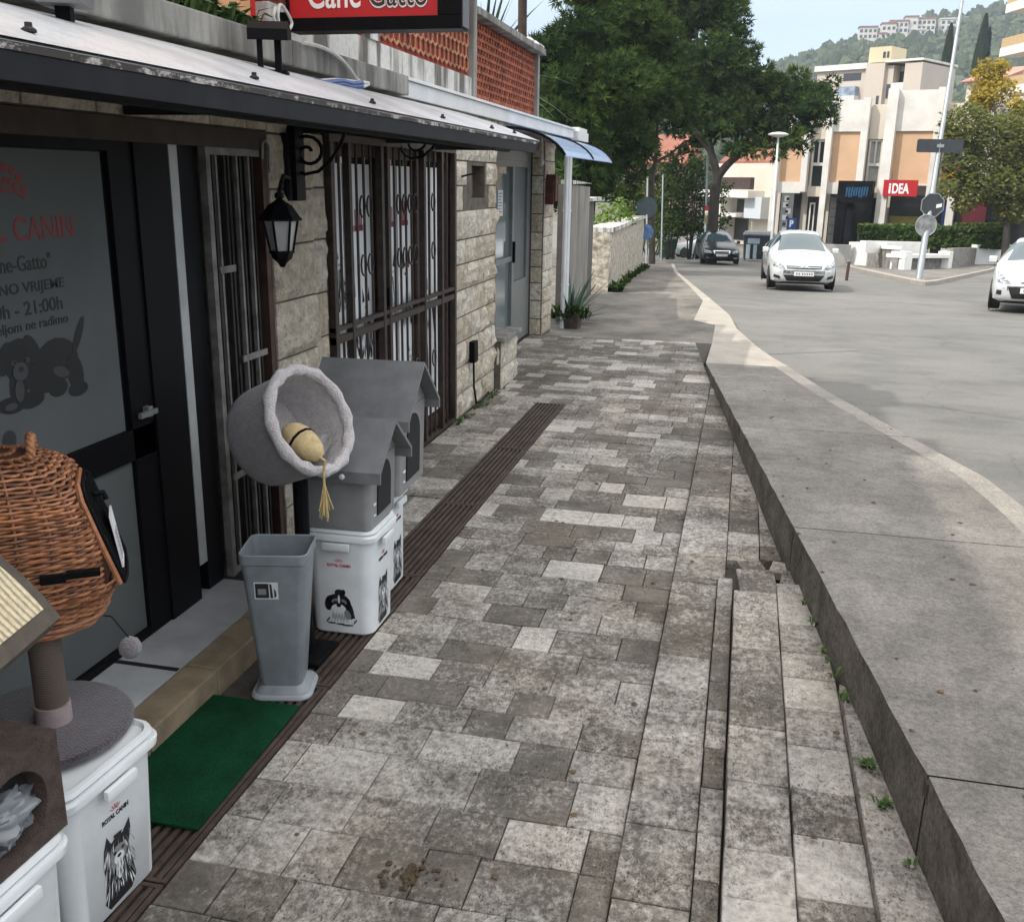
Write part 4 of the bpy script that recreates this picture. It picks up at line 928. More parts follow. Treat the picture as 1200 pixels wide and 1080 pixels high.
# grey waste bin, empty, with a sticker
wb = thing('waste_bin', 'tall tapered empty grey plastic waste bin with a sticker on it', 'waste bin', (-1.615, 3.155, .003), R(14)); wb.scale = (.80, .86, .985); H_ = .60
m_ = MB(); n_ = 5
outer = [(rrect(.128,.115,.05), .02), (rrect(.098,.085,.035), .045), (rrect(.100,.088,.03), .06), (rrect(.150,.125,.035), H_-.045), (rrect(.156,.131,.035), H_-.04), (rrect(.158,.133,.035), H_-.004), (rrect(.155,.130,.033), H_), (rrect(.150,.125,.033), H_-.004), (rrect(.095,.082,.03), .06)]
loft(m_, outer, True, True); m_.build('bin_body', PLG3, wb, smooth=35)
m_ = MB(); loft(m_, [(rrect(.146,.128,.06), 0), (rrect(.146,.128,.06), .006), (rrect(.136,.120,.055), .019), (rrect(.12,.10,.05), .0195)]); m_.build('foot', simple('pale_grey_plastic', (.26,.28,.30), .45, var=.06), wb, smooth=35)
zs = .455; ys = -(.088+(.125-.088)*(zs-.06)/(H_-.105))-.0008; sl_ = (.125-.088)/(H_-.105)
FMW = frame_m((-.035, ys, zs), (1,0,0), (0,-sl_,1))
m_ = MB(); m_.prism([(-.055,-.035),(.055,-.035),(.055,.035),(-.055,.035)], .0006, 'z', 0, FMW); m_.build('sticker', simple('sticker_white', (.55,.57,.58), .4), wb)
m_ = MB(); m_.prism([(-.050,-.030),(.012,-.030),(.012,.030),(-.050,.030)], .0005, 'z', .0007, FMW); m_.prism([(.018,-.030),(.030,-.030),(.026,.026),(.016,.030)], .0005, 'z', .0007, FMW); m_.prism([(.036,-.030),(.046,-.022),(.044,.0),(.036,.010)], .0005, 'z', .0007, FMW); m_.build('sticker_print', PRB, wb)
m_ = MB(); m_.prism([(-.038,-.016),(.0,-.016),(.0,.008),(-.038,.008)], .0005, 'z', .0013, FMW); m_.build('sticker_box', PRG, wb)

# litter houses
def litter_house(label, loc, hx, hy, hw, hr, rz_, bolt=True):
    t = thing('litter_house', label, 'litter box', loc, rz_, 'grey plastic litter houses')
    m_ = MB(); loft(m_, [(rrect(hx*.93, hy*.90, .03), 0), (rrect(hx*.98, hy*.96, .035), hw)], True, True)
    x = hx*.965
    m_.prism([(-hy*.95, hw), (hy*.95, hw), (0, hw+hr-.01)], -2*x+.01, 'x', x-.003)
    m_.build('house_body', PLG2, t, smooth=30)
    m_ = MB(); ov = .03; th = .012; ex = hx+.055
    for s_ in (-1, 1):
        e = (s_*(hy+ov), hw-.012); tp = (0, hw+hr+.012)
        pr = [e, (s_*(hy+ov), hw-.060), (s_*(hy+ov-.012), hw-.060), (s_*(hy+ov-.014), hw-.02), (s_*.0, hw+hr-.004), tp]
        if s_ > 0: pr = pr[::-1]
        m_.prism(pr, 2*ex-.02, 'x', -ex+.02)
    m_.build('roof', PLG, t, smooth=30)
    m_ = MB(); m_.prism([(-hy*.35+.0*1, .07)] + [(hy*.40*math.cos(R(a))+.01, hw*.70+hy*.42*math.sin(R(a))) for a in range(-12, 200, 14)][::1] + [], .004, 'x', hx*.955) if False else None
    arch = [(hy*.44, .05)] + [(hy*.44*math.cos(R(a)), hw*.62+hy*.5*math.sin(R(a))) for a in range(0, 181, 15)] + [(-hy*.44, .05)]
    M4 = frame_m((0,0,0), (0,1,0), (.05*hx/hw,0,1))
    m_.prism(arch, .006, 'z', hx*.932, M4); m_.build('entrance', DARKIN, t)
    if bolt:
        m_ = MB(); m_.lathe([(.012,0),(.012,.008),(.006,.012)], 10, (0,0,0), Matrix.Translation((hx*.35,-hy-ov+.002,hw-.035)) @ Matrix.Rotation(R(90), 4, 'X')); m_.build('hinge_pin', PLW, t)
    m_ = MB(); m_.box((hx*.955,-hy*.7,.10),(hx*.975,-hy*.55,.11)); m_.box((hx*.955,-hy*.7,.055),(hx*.975,-hy*.58,.06)); m_.build('small_latch', PLW, t)
    return t
litter_house('smaller grey plastic litter house on the food bin nearest the waste bin', (-1.595, 3.80, .492), .165, .195, .285, .150, R(2))
litter_house('larger grey plastic litter house with a wide gabled roof at the back', (-1.660, 4.27, .504), .205, .235, .385, .20, R(2))

# plush cat cave on a post
PLUSH = NT('grey_plush').set(1, 0, .1); PLUSH.col(PLUSH.ramp(PLUSH.noise(40, 4, .7), (.3, (.115,.105,.108)), (.7, (.20,.185,.19)))); PLUSH.bump(PLUSH.noise(220, 3), .9, .01); PLUSH.b.inputs['Sheen Weight'].default_value = .5; PLUSH = PLUSH.m
FLEECE = NT('pale_fleece').set(1, 0, .1); FLEECE.col(FLEECE.ramp(FLEECE.noise(35, 4, .7), (.3, (.42,.385,.39)), (.7, (.62,.58,.58)))); FLEECE.bump(FLEECE.noise(150, 4), 1, .012); FLEECE.b.inputs['Sheen Weight'].default_value = .5; FLEECE = FLEECE.m
PURP = NT('mauve_plush').set(1, 0, .1); PURP.col(PURP.ramp(PURP.noise(18, 5, .7), (.3, (.030,.024,.030)), (.7, (.075,.060,.072)))); PURP.bump(PURP.noise(200, 3), .9, .01); PURP.b.inputs['Sheen Weight'].default_value = .4; PURP = PURP.m
BROWNP = NT('brown_plush').set(1, 0, .1); BROWNP.col(BROWNP.ramp(BROWNP.noise(30, 5, .7), (.3, (.055,.040,.035)), (.7, (.105,.080,.070)))); BROWNP.bump(BROWNP.noise(220, 3), .8, .008); BROWNP = BROWNP.m
SISAL = NT('sisal_rope').set(.9); wq = SISAL.n('ShaderNodeTexWave', wave_type='BANDS', bands_direction='Z'); wq.inputs['Scale'].default_value = 60; wq.inputs['Distortion'].default_value = .6; SISAL.L(SISAL.co, wq.inputs['Vector'])
SISAL.col(SISAL.ramp(wq.outputs['Fac'], (.2, (.085,.062,.047)), (.7, (.15,.115,.09)))); SISAL.bump(wq.outputs['Fac'], .6, .01); SISAL = SISAL.m
STRAW = simple('straw_toy', (.50,.38,.20), .9, var=.2, scale=40, bump=.5, bscale=120)

ax = Vector((.90, -.26, .42)).normalized(); oc = Vector((-1.578, 3.40, 1.015)); sdv = ax.cross(Vector((0,0,1))).normalized(); upv = sdv.cross(ax).normalized()
cv = thing('cat_cave', 'round grey plush cat cave with fleece rim facing the pavement', 'cat bed', (oc - ax*.13 - Vector((0,0,.26))))
def ringp(dist, rad, n=36, sq=1.0): rad *= .97; return [oc + ax*dist + (sdv*math.cos(2*math.pi*k/n) + upv*math.sin(2*math.pi*k/n)*sq)*rad for k in range(n)]
def loft3(mb, rings, cap0=False, cap1=False):
    n = len(rings[0]); fs = []; vs = [p for r_ in rings for p in r_]
    for i in range(len(rings)-1):
        for j in range(n): fs.append((i*n+j, i*n+(j+1)%n, (i+1)*n+(j+1)%n, (i+1)*n+j))
    if cap0: fs.append(tuple(range(n))[::-1])
    if cap1: fs.append(tuple((len(rings)-1)*n+j for j in range(n)))
    mb.add(vs, fs)
m_ = MB(); loft3(m_, [ringp(-.285,.12), ringp(-.28,.17), ringp(-.255,.20), ringp(-.22,.208), ringp(-.02,.212), ringp(0,.205)], cap0=True); wpart(m_, 'cave_shell', PLUSH, cv, smooth=True)
m_ = MB(); loft3(m_, [ringp(0,.195), ringp(-.15,.192), ringp(-.23,.18), ringp(-.25,.10)], cap1=True); wpart(m_, 'cave_lining', FLEECE, cv, smooth=True, fix=False)
m_ = MB(); n_ = 40; m_.tube([oc + ax*.004 + (sdv*math.cos(2*math.pi*k/n_)+upv*math.sin(2*math.pi*k/n_))*(.203+.003*math.sin(k*3.3)) for k in range(n_)], [.023+.004*math.sin(k*1.9) for k in range(n_)], 9, closed=True); wpart(m_, 'fleece_rim', FLEECE, cv, smooth=True)
m_ = MB()
vs = []; N1, N2 = 16, 12
for i in range(N1+1):
    for j in range(N2+1):
        u, v = (i/N1-.5)*2, j/N2
        x_ = u*.165*math.sqrt(max(0, 1-((v-.5)*1.2)**2)); d_ = -.02-.2*v
        y_ = -.115 + .035*noise.noise((u*2.5, v*3, 4)) - .06*(1-u*u)*.4 + .05*u*u
        vs.append(oc + ax*d_ + sdv*x_ + upv*y_)
m_.add(vs, [(i*(N2+1)+j, (i+1)*(N2+1)+j, (i+1)*(N2+1)+j+1, i*(N2+1)+j+1) for i in range(N1) for j in range(N2)]); wpart(m_, 'cushion', FLEECE, cv, smooth=True, fix=False)
ty = thing('hanging_toy', 'straw egg shaped toy with a dark band and tassel hanging in the cat cave', 'cat toy', oc)
d1 = Vector((.62,-.25,-.32)).normalized(); tc0 = oc + Vector((-.0,-.06,-.075)) + upv*(-.0)
a1 = d1.cross(Vector((0,0,1))).normalized(); a2 = a1.cross(d1)
def tring(s_, r_): return [tc0 + d1*s_ + (a1*math.cos(k*.5236)+a2*math.sin(k*.5236))*r_ for k in range(12)]
m_ = MB(); loft3(m_, [tring(-.105,.006), tring(-.098,.03), tring(-.07,.05), tring(-.03,.058), tring(.02,.056), tring(.06,.044), tring(.085,.026), tring(.095,.006)], True, True); wpart(m_, 'toy_body', STRAW, ty, smooth=True)
m_ = MB(); loft3(m_, [tring(-.020,.0585), tring(-.018,.061), tring(-.010,.061), tring(-.008,.0585)]); wpart(m_, 'toy_band', BLACK, ty, smooth=True)
e_ = tc0 + d1*.095; k1 = oc - upv*.20 + ax*.035 + sdv*.065
m_ = MB(); m_.tube([e_, (e_+k1)/2 + ax*.02 + upv*.01, k1, k1-Vector((0,0,.05))], .005, 6)
rr = random.Random(9)
for k in range(26): 
    o_ = Vector((rr.uniform(-.018,.018), rr.uniform(-.018,.018), 0)); m_.tube([k1-Vector((0,0,.045)), k1+o_*.7-Vector((0,0,.11)), k1+o_*1.3-Vector((0,0,rr.uniform(.15,.20)))], .0028, 4)
wpart(m_, 'tassel', simple('tassel_cord', (.46,.34,.15), .9, var=.2, scale=60), ty)
cp = thing('cave_post', 'dark stand post behind the grey waste bin under the cat cave', 'stand', (-1.75, 3.42, .004))
bt = oc - ax*.16 - upv*.2
m_ = MB(); m_.tube([(bt.x,bt.y,.004),(bt.x,bt.y,.5),(bt.x,bt.y,bt.z+.01)], .030, 10); wpart(m_, 'post', BLACK, cp)
m_ = MB(); m_.box((bt.x-.11,bt.y-.10,.003),(bt.x+.09,bt.y+.12,.024), bev=.006); wpart(m_, 'base_plate', BLACK, cp)

# cat tree carrying the wicker basket
ct = thing('cat_tree', 'cat tree with sisal post and round mauve plush base on the food bin', 'cat tree', (-1.76, 2.02, .458))
m_ = MB(); m_.lathe([(.215,0),(.232,.006),(.235,.018),(.228,.027),(.215,.030)], 40); m_.build('base_plate', PURP, ct, smooth=35)
m_ = MB(); m_.lathe([(.042,.085),(.042,.283)], 20, (.03,.01,0)); m_.build('post', SISAL, ct, smooth=35)
m_ = MB(); m_.lathe([(.047,.03),(.047,.083)], 20, (.03,.01,0)); m_.build('post_sleeve', simple('pink_grey_plush', (.30,.235,.24), 1, var=.12, scale=50, bump=.5, bscale=200), ct, smooth=35)
m_ = MB(); loft(m_, [(rrect(.125,.10,.05,5,-.07,.06), .2832), (rrect(.13,.105,.05,5,-.07,.06), .286), (rrect(.13,.105,.05,5,-.07,.06), .2895), (rrect(.125,.10,.05,5,-.07,.06), .292)]); m_.build('top_shelf', PURP, ct, smooth=35)
m_ = MB(); m_.tube([(.02,.15,.286),(.10,.20,.26),(.15,.20,.20)], .002, 5); m_.build('string', BLACK, ct)
m_ = MB(); m_.lathe([(.002,-.032),(.018,-.027),(.030,-.012),(.032,.004),(.024,.022),(.010,.031),(.002,.032)], 14, (.15,.20,.17)); m_.build('pompom', PLUSH, ct, smooth=True)
# wicker carrier
wk = thing('wicker_carrier', 'brown wicker cat carrier with rope handle resting on the cat tree', 'pet carrier', (-1.868, 2.09, .752), R(34))
WICK = NT('wicker').set(.55); t_ = WICK.attr(); a_ = WICK.mix(t_, (.13,.045,.018), (.47,.195,.085)); a_ = WICK.mix(1., a_, WICK.ramp(WICK.noise(60, 4, .7), (.3, .6), (.7, 1.15)), 'MULTIPLY'); WICK.col(a_); WICK = WICK.m
rr = random.Random(21)
HB = .47
def wk_r(v):        # half sizes at height fraction v: body bulges low, domes at the top
    s_ = max(0.0, 1-max(0, (v-.52)/.48)**2.2)**.5
    lo_ = .80+.20*math.sin(min(1, v/.24)*math.pi/2)
    return .27*s_*lo_, .225*s_*lo_
def front_x(v): return .275 - .145*max(0, v-.20)   # slanted door plane on the +x side
def wk_p(v, a, e=0.0):
    rx, ry = wk_r(v); ex = 2.5
    c, s_ = math.cos(a), math.sin(a)
    x = (rx+e)*math.copysign(abs(c)**(2/ex), c); y = (ry+e)*math.copysign(abs(s_)**(2/ex), s_)
    if x > 0 and .16 < v: x = min(x, front_x(v)+e)
    return Vector((x, y, v*HB))
m_ = MB(); nr = 58; na = 150
for k in range(nr):
    v = (k+.5)/nr
    if v > .995: continue
    pts_ = []
    for j in range(na):
        a = 2*math.pi*j/na; vv = v + .028*math.sin(a*2+1.1)*math.sin(math.pi*v) + .012*math.sin(a*5+k*.05)*math.sin(math.pi*v)
        pts_.append(wk_p(min(.992, max(.004, vv)), a, .0045*math.cos(22*a + math.pi*k)))
    # leave the door opening free
    seg = []
    for j in range(na+1):
        p = pts_[j % na]; hole = (p.x > front_x(v)-.025 and abs(p.y) < .135 and .22 < v < .80)
        if hole:
            if len(seg) > 1: m_.tube(seg, .0047, 5, tone=rr.random())
            seg = []
        else: seg.append(p)
    if len(seg) > 1: m_.tube(seg, .0047, 5, tone=rr.random())
wk_b = m_.build('woven_body', WICK, wk, smooth=50)
m_ = MB(); loft3(m_, [[wk_p(.01+.975*i/20, 2*math.pi*j/60, -.010) for j in range(60)] for i in range(21)], True, True); m_.build('basket_lining', simple('dark_wicker_core', (.045,.016,.007), .9, var=.3, scale=30), wk)
m_ = MB()
for j in range(22):
    a = 2*math.pi*j/22; seg = []
    for i in range(17):
        v = .01+.965*i/16; p = wk_p(v, a)
        if p.x > front_x(v)-.025 and abs(p.y) < .135 and .22 < v < .80:
            if len(seg) > 1: m_.tube(seg, .005, 5, tone=.2)
            seg = []
        else: seg.append(p)
    if len(seg) > 1: m_.tube(seg, .005, 5, tone=.2)
m_.build('stakes', WICK, wk)
m_ = MB()
for k in range(4): m_.tube([wk_p(.01+.012*k, 2*math.pi*j/60, .008+.003*math.sin(j*1.3+k*2)) for j in range(60)], .008, 6, closed=True, tone=rr.uniform(.4,1))
m_.build('braided_foot', WICK, wk)
m_ = MB(); fr = [Vector((front_x(v)+.012, y, v*HB)) for v, y in ((.24,-.13),(.5,-.135),(.74,-.125),(.80,-.08),(.80,.08),(.74,.125),(.5,.135),(.24,.13),(.21,.05),(.21,-.05))]; m_.tube(fr, .008, 6, closed=True, tone=.7); m_.build('door_rim', WICK, wk)
dg_ = MB(); fr2 = [Vector((p.x+.012, p.y*.97, p.z)) for p in fr]; dg_.tube(fr2, .006, 6, closed=True)
for k in range(9): y = -.11+.0275*k; dg_.tube([(front_x(.24)+.024,y,.24*HB),(front_x(.5)+.03,y,.5*HB),(front_x(.77)+.024,y,.77*HB)], .0025, 4)
wdoor = dg_.build('wire_door', BLACK, wk)
m_ = MB(); m_.box((-.002,-.05,-.075),(.003,.05,.075), Matrix.Translation((front_x(.44)+.04, -.02, .44*HB)) @ Matrix.Rotation(R(-8), 4, 'Y')); m_.build('label_card', simple('card_white', (.72,.70,.72), .5, var=.05), wdoor)
m_ = MB()
for k in range(7): m_.box((.0032,-.045,.02-.012*k),(.0038,.03,.0235-.012*k), Matrix.Translation((front_x(.44)+.04, -.02, .44*HB)) @ Matrix.Rotation(R(-8), 4, 'Y'))
m_.build('card_print', PRB, wdoor)
m_ = MB(); m_.tube([(front_x(.7)+.03,.0,.70*HB),(front_x(.7)+.055,.0,.70*HB),(front_x(.66)+.055,.0,.66*HB)], .008, 6); m_.build('door_catch', BLACK, wdoor)
m_ = MB(); m_.box((.10,-.235,.17),(.16,-.222,.195), bev=.003); m_.box((.16,-.225,.175),(.24,-.20,.19)); m_.build('leather_strap', BLACK, wk)
m_ = MB()
for ph in (0, 2.09, 4.19):
    pts_ = []
    for k in range(25):
        u = k/24; b = Vector((.095, -.042*math.cos(math.pi*u), HB*.93+.062*math.sin(math.pi*u))); a = ph + u*22
        pts_.append(b + Vector((math.cos(a), 0, 0))*.007 + Vector((0, -math.cos(math.pi*u), math.sin(math.pi*u)))*math.sin(a)*.007)
    m_.tube(pts_, .0068, 6, tone=.7)
m_.build('rope_handle', WICK, wk, smooth=60)

# second cat tree: brown plush box with a round hole and a curved sisal board above it
c2 = thing('plush_cat_box', 'brown plush cat box with a round hole and curved sisal board on top', 'cat tree', (-1.63, 1.50, .460), R(-2))
hx, hy, hz = .19, .19, .25
m_ = MB(); n_ = 32; cy_, cz_, rr_ = .045, .120, .096
bx = [(hy,0)] ; ring_i = []; per = []
for k in range(n_):
    a = 2*math.pi*k/n_; c_, s_ = math.cos(a), math.sin(a); ring_i.append((hx, cy_+rr_*c_, cz_+rr_*s_))
    tt = min(((hy if c_ > 0 else -hy)-cy_)/c_ if abs(c_) > 1e-6 else 9, ((hz if s_ > 0 else 0)-cz_)/s_ if abs(s_) > 1e-6 else 9); per.append((hx, cy_+tt*c_, cz_+tt*s_))
deep = [(hx-.05, y, z) for _, y, z in ring_i]
m_.add(ring_i+per+deep, [(k, (k+1)%n_, n_+(k+1)%n_, n_+k) for k in range(n_)] + [(2*n_+k, 2*n_+(k+1)%n_, (k+1)%n_, k) for k in range(n_)])
for sy_ in (-1, 1):
    for sz_ in (0, hz): # corner fillers
        cr_ = (hx, sy_*hy, sz_); nb = sorted(range(n_), key=lambda k: (Vector(per[k])-Vector(cr_)).length)[:2]; m_.add([per[nb[0]], per[nb[1]], cr_], [(0,1,2)])
m_.quad((-hx,-hy,hz),(hx,-hy,hz),(hx,hy,hz),(-hx,hy,hz)); m_.quad((-hx,-hy,0),(-hx,hy,0),(hx,hy,0),(hx,-hy,0)); m_.quad((-hx,-hy,0),(hx,-hy,0),(hx,-hy,hz),(-hx,-hy,hz)); m_.quad((-hx,hy,0),(-hx,hy,hz),(hx,hy,hz),(hx,hy,0)); m_.quad((-hx,-hy,0),(-hx,-hy,hz),(-hx,hy,hz),(-hx,hy,0))
m_.build('plush_box', BROWNP, c2)
m_ = MB(); m_.box((hx-.056,-hy+.01,.01),(hx-.052,hy-.01,hz-.01)); m_.build('box_inside', simple('dark_plush', (.02,.016,.014), 1), c2)
m_ = MB(); m_.lathe([(.04,hz),(.04,hz+.16),(.04,hz+.26)], 18, (-.15,-.09,0)); m_.build('post', SISAL, c2, smooth=35)
BM_ = Matrix.Translation((.115,.045,hz+.395)) @ Matrix.Rotation(R(12), 4, 'Z') @ Matrix.Rotation(R(40), 4, 'Y') @ Matrix.Rotation(R(0), 4, 'X')
def curved(mb, hx_, hy_, t0, t1, bend=.9):
    n = 14; A = []; B = []
    for i in range(n+1):
        u = (i/n-.5)*2*hx_; z = -bend*u*u
        A.append((u, z))
    for (ya_, yb_) in ((-hy_, hy_),):
        vs = [Vector((u, ya_, z+t1)) for u, z in A] + [Vector((u, yb_, z+t1)) for u, z in A] + [Vector((u, ya_, z+t0)) for u, z in A] + [Vector((u, yb_, z+t0)) for u, z in A]
        k = n+1; fs = []
        for i in range(n): fs += [(i, i+1, k+i+1, k+i), (2*k+i, 3*k+i, 3*k+i+1, 2*k+i+1), (i, 2*k+i, 2*k+i+1, i+1), (k+i, k+i+1, 3*k+i+1, 3*k+i)]
        fs += [(0, k, 3*k, 2*k), (n, 2*k+n, 3*k+n, k+n)]
        mb.add([BM_ @ v for v in vs], fs)
m_ = MB(); curved(m_, .185, .15, -.03, .018); m_.build('board_frame', simple('olive_brown_plush', (.085,.070,.055), 1, var=.2, scale=40, bump=.5, bscale=200), c2, smooth=35)
q = NT('sisal_mat').set(.9); wq = q.n('ShaderNodeTexWave', wave_type='BANDS', bands_direction='DIAGONAL'); wq.inputs['Scale'].default_value = 44; wq.inputs['Distortion'].default_value = .5; wq.inputs['Detail Scale'].default_value = 3; q.L(q.co, wq.inputs['Vector'])
q.col(q.mix(1., q.ramp(wq.outputs['Fac'], (.1, (.36,.28,.16)), (.6, (.66,.57,.40))), q.ramp(q.noise(90, 3), (.3, .75), (.6, 1.05)), 'MULTIPLY')); q.bump(wq.outputs['Fac'], .5, .006); SMAT = q.m
m_ = MB(); curved(m_, .150, .118, .0185, .021); m_.build('sisal_mat', SMAT, c2, smooth=35)
bgm = MB(); rr = random.Random(2)
vs = []; n1, n2 = 44, 34
for i in range(n1+1):
    for j in range(n2+1):
        th = math.pi*i/n1; ph = 2*math.pi*j/n2; d = 1+.35*noise.noise((math.cos(ph)*math.sin(th)*2.2, math.sin(ph)*math.sin(th)*2.2, math.cos(th)*2.2)) + .25*noise.noise((math.cos(ph)*5, th*4, math.sin(ph)*5)) + .22*abs(noise.noise((math.cos(ph)*9, th*8, math.sin(ph)*9)))
        vs.append(Vector((.060*d*math.sin(th)*math.cos(ph), .095*d*math.sin(th)*math.sin(ph), .068*d*math.cos(th))))
bgm.add(vs, [(i*(n2+1)+j, (i+1)*(n2+1)+j, (i+1)*(n2+1)+j+1, i*(n2+1)+j+1) for i in range(n1) for j in range(n2)])
bag = bgm.build('plastic_bag', (lambda q: (q.set(.18), q.col((.34,.36,.38)), q.b.inputs.__getitem__('Transmission Weight').__setattr__('default_value', .45), q.m)[-1])(NT('clear_crumpled_plastic')), smooth=50, fix=False)
bag.location = (-1.625+.115, 1.50+.05, .545); tag(bag, 'crumpled clear plastic bag stuffed in the hole of the brown cat box', 'bag')
# ------------------------------------------------------------------ vegetation helpers
def crown(mb, clumps, rr, per_m2, size, kind='needle', core=True, spread=.25):
    """clumps: (centre, (rx, ry, rz)); small leaf faces spread through each clump"""
    if kind == 'needle':            # break each mass into rounded pads, with an added opaque dark core to block light
        small = []
        for c, r3 in clumps:
            rm = (r3[0]*r3[1]*r3[2])**(1/3); ns = max(5, min(16, int(6*rm*rm)))
            for k in range(ns):
                z = 1-2*(k+.5)/ns; a = k*2.4 + rr.uniform(-.4, .4); q_ = math.sqrt(max(0, 1-z*z)); u = rr.uniform(.62, .86); s_ = rm*rr.uniform(.36, .52)
                small.append((c + Vector((q_*math.cos(a)*r3[0], q_*math.sin(a)*r3[1], z*r3[2]))*u, (s_, s_, s_*.72)))
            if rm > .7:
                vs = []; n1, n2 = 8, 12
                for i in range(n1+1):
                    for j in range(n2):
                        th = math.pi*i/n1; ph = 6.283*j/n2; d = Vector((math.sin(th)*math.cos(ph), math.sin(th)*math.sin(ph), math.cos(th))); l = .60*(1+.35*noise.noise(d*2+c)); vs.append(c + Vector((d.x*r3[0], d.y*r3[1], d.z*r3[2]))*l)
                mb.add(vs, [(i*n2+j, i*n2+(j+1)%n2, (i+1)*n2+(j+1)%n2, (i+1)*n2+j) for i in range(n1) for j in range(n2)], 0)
        clumps = small; per_m2 = per_m2*1.0; spread = .16
    for c, (rx, ry, rz_) in clumps:
        n = int(per_m2 * 4*math.pi*((rx*ry+ry*rz_+rx*rz_)/3)); ct_ = rr.uniform(.15, .85)
        for k in range(n):
            z = rr.uniform(-1, 1); a = rr.uniform(0, 6.283); q_ = math.sqrt(1-z*z); d = Vector((q_*math.cos(a), q_*math.sin(a), z))
            lump = 1 + .28*noise.noise(d*2.3 + c*.7) + .18*noise.noise(d*5.5 + c)
            r_ = lump*(1-abs(rr.gauss(0, spread)))
            p = c + Vector((d.x*rx, d.y*ry, d.z*rz_))*r_; s_ = size*rr.uniform(.6, 1.25); t = min(1, max(0, ct_ + rr.uniform(-.25, .25)))
            o = (d + Vector((rr.uniform(-.7,.7), rr.uniform(-.7,.7), rr.uniform(-.2,.9)))).normalized()
            if kind == 'needle':
                u = o.orthogonal().normalized(); v = o.cross(u)
                for j in range(6):
                    b = j*1.047 + rr.uniform(-.4, .4); e = (u*math.cos(b)+v*math.sin(b)); tip = p + (o*.75+e*rr.uniform(.5, .95))*s_; sd_ = e.cross(o)*s_*.13
                    mb.add([p-sd_, p+sd_, tip], [(0,1,2)], t)
            else:
                for j in range(3):
                    pc = p + Vector((rr.uniform(-1,1), rr.uniform(-1,1), rr.uniform(-1,1)))*s_*.8; u = Vector((rr.uniform(-1,1), rr.uniform(-1,1), rr.uniform(-.5,.5))).normalized(); v = u.orthogonal().normalized()
                    v = (v + u.cross(v)*rr.uniform(-1, 1)).normalized()
                    mb.add([pc-u*s_*.5, pc+v*s_*.26, pc+u*s_*.5, pc-v*s_*.26], [(0,1,2,3)], t)
def leaf_mat(name, dark, light, trans=.25):
    q = NT(name).set(.75, 0, .06); q.col(q.ramp(q.attr(), (0, dark), (1, light)))
    tr = q.n('ShaderNodeBsdfTranslucent'); q.L(q.ramp(q.attr(), (0, dark), (1, light)), tr.inputs['Color']); ms = q.n('ShaderNodeMixShader'); ms.inputs[0].default_value = trans
    o_ = [n for n in q.t.nodes if n.type == 'OUTPUT_MATERIAL'][0]; q.L(q.b.outputs[0], ms.inputs[1]); q.L(tr.outputs[0], ms.inputs[2]); q.L(ms.outputs[0], o_.inputs['Surface']); return q.m
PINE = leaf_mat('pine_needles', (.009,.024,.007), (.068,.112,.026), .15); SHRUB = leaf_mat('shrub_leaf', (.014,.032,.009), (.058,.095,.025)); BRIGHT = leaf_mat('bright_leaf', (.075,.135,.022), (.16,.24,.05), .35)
OLIVE = leaf_mat('olive_leaf', (.055,.075,.018), (.17,.175,.05)); YELL = leaf_mat('yellow_blossom', (.20,.16,.025), (.42,.31,.045)); HEDGE = leaf_mat('hedge_leaf', (.045,.085,.02), (.11,.17,.045)); CYP = leaf_mat('cypress_leaf', (.010,.020,.013), (.024,.038,.022), .05); WOOD = leaf_mat('wood_leaf', (.030,.048,.024), (.085,.110,.052), .1)
BARK = NT('pine_bark').set(.9); BARK.col(BARK.ramp(BARK.noise(7, 7, .7, stretch=(1,1,.3)), (.3, (.012,.010,.008)), (.7, (.045,.035,.027)))); BARK.bump(BARK.noise(14, 5), .8, .03); BARK = BARK.m
def limb(mb, pts_, r0, r1, n=8, wob=.0, rr=None):
    k = len(pts_)*4; o_ = []
    for i in range(len(pts_)-1):
        p0, p1, p2, p3 = pts_[max(i-1,0)], pts_[i], pts_[i+1], pts_[min(i+2, len(pts_)-1)]
        for s_ in range(4):
            t = s_/4; o_.append(.5*((2*p1)+(p2-p0)*t+(2*p0-5*p1+4*p2-p3)*t*t+(3*p1-p0-3*p2+p3)*t**3))
    o_.append(pts_[-1]); L = len(o_); mb.tube(o_, [r0+(r1-r0)*i/(L-1) for i in range(L)], n)
def tree(name, label, cat, clump_px, trunk, limbs, mt, per, size, kind, seed, group=None, spread=.25, extra=None):
    """clump_px: (px, py, depth, radius in px, squash)"""
    rr = random.Random(seed); base = trunk[0][0]
    t = thing(name, label, cat, base, 0, group)
    cl = []
    for px, py, d, rpx, sq in clump_px:
        r_ = rpx*d/FPX; cl.append((atd(px, py, d), (r_, r_, r_*sq)))
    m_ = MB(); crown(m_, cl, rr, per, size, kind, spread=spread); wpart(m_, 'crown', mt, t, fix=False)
    if extra:
        cl = [(atd(px, py, d), (rpx*d/FPX, rpx*d/FPX, rpx*d/FPX*sq)) for px, py, d, rpx, sq in extra[0]]
        m_ = MB(); crown(m_, cl, rr, per, size, kind, spread=spread); wpart(m_, extra[2], extra[1], t, fix=False)
    m_ = MB(); limb(m_, [p for p, _ in trunk], trunk[0][1], trunk[-1][1], 10); wpart(m_, 'trunk', BARK, t, smooth=60)
    if limbs:
        m_ = MB()
        for pts_, r0, r1 in limbs: limb(m_, pts_, r0, r1, 6)
        wpart(m_, 'branches', BARK, t, smooth=60)
    return t
def gz(v): return Vector((v.x, v.y, rz(v.y)-.05))
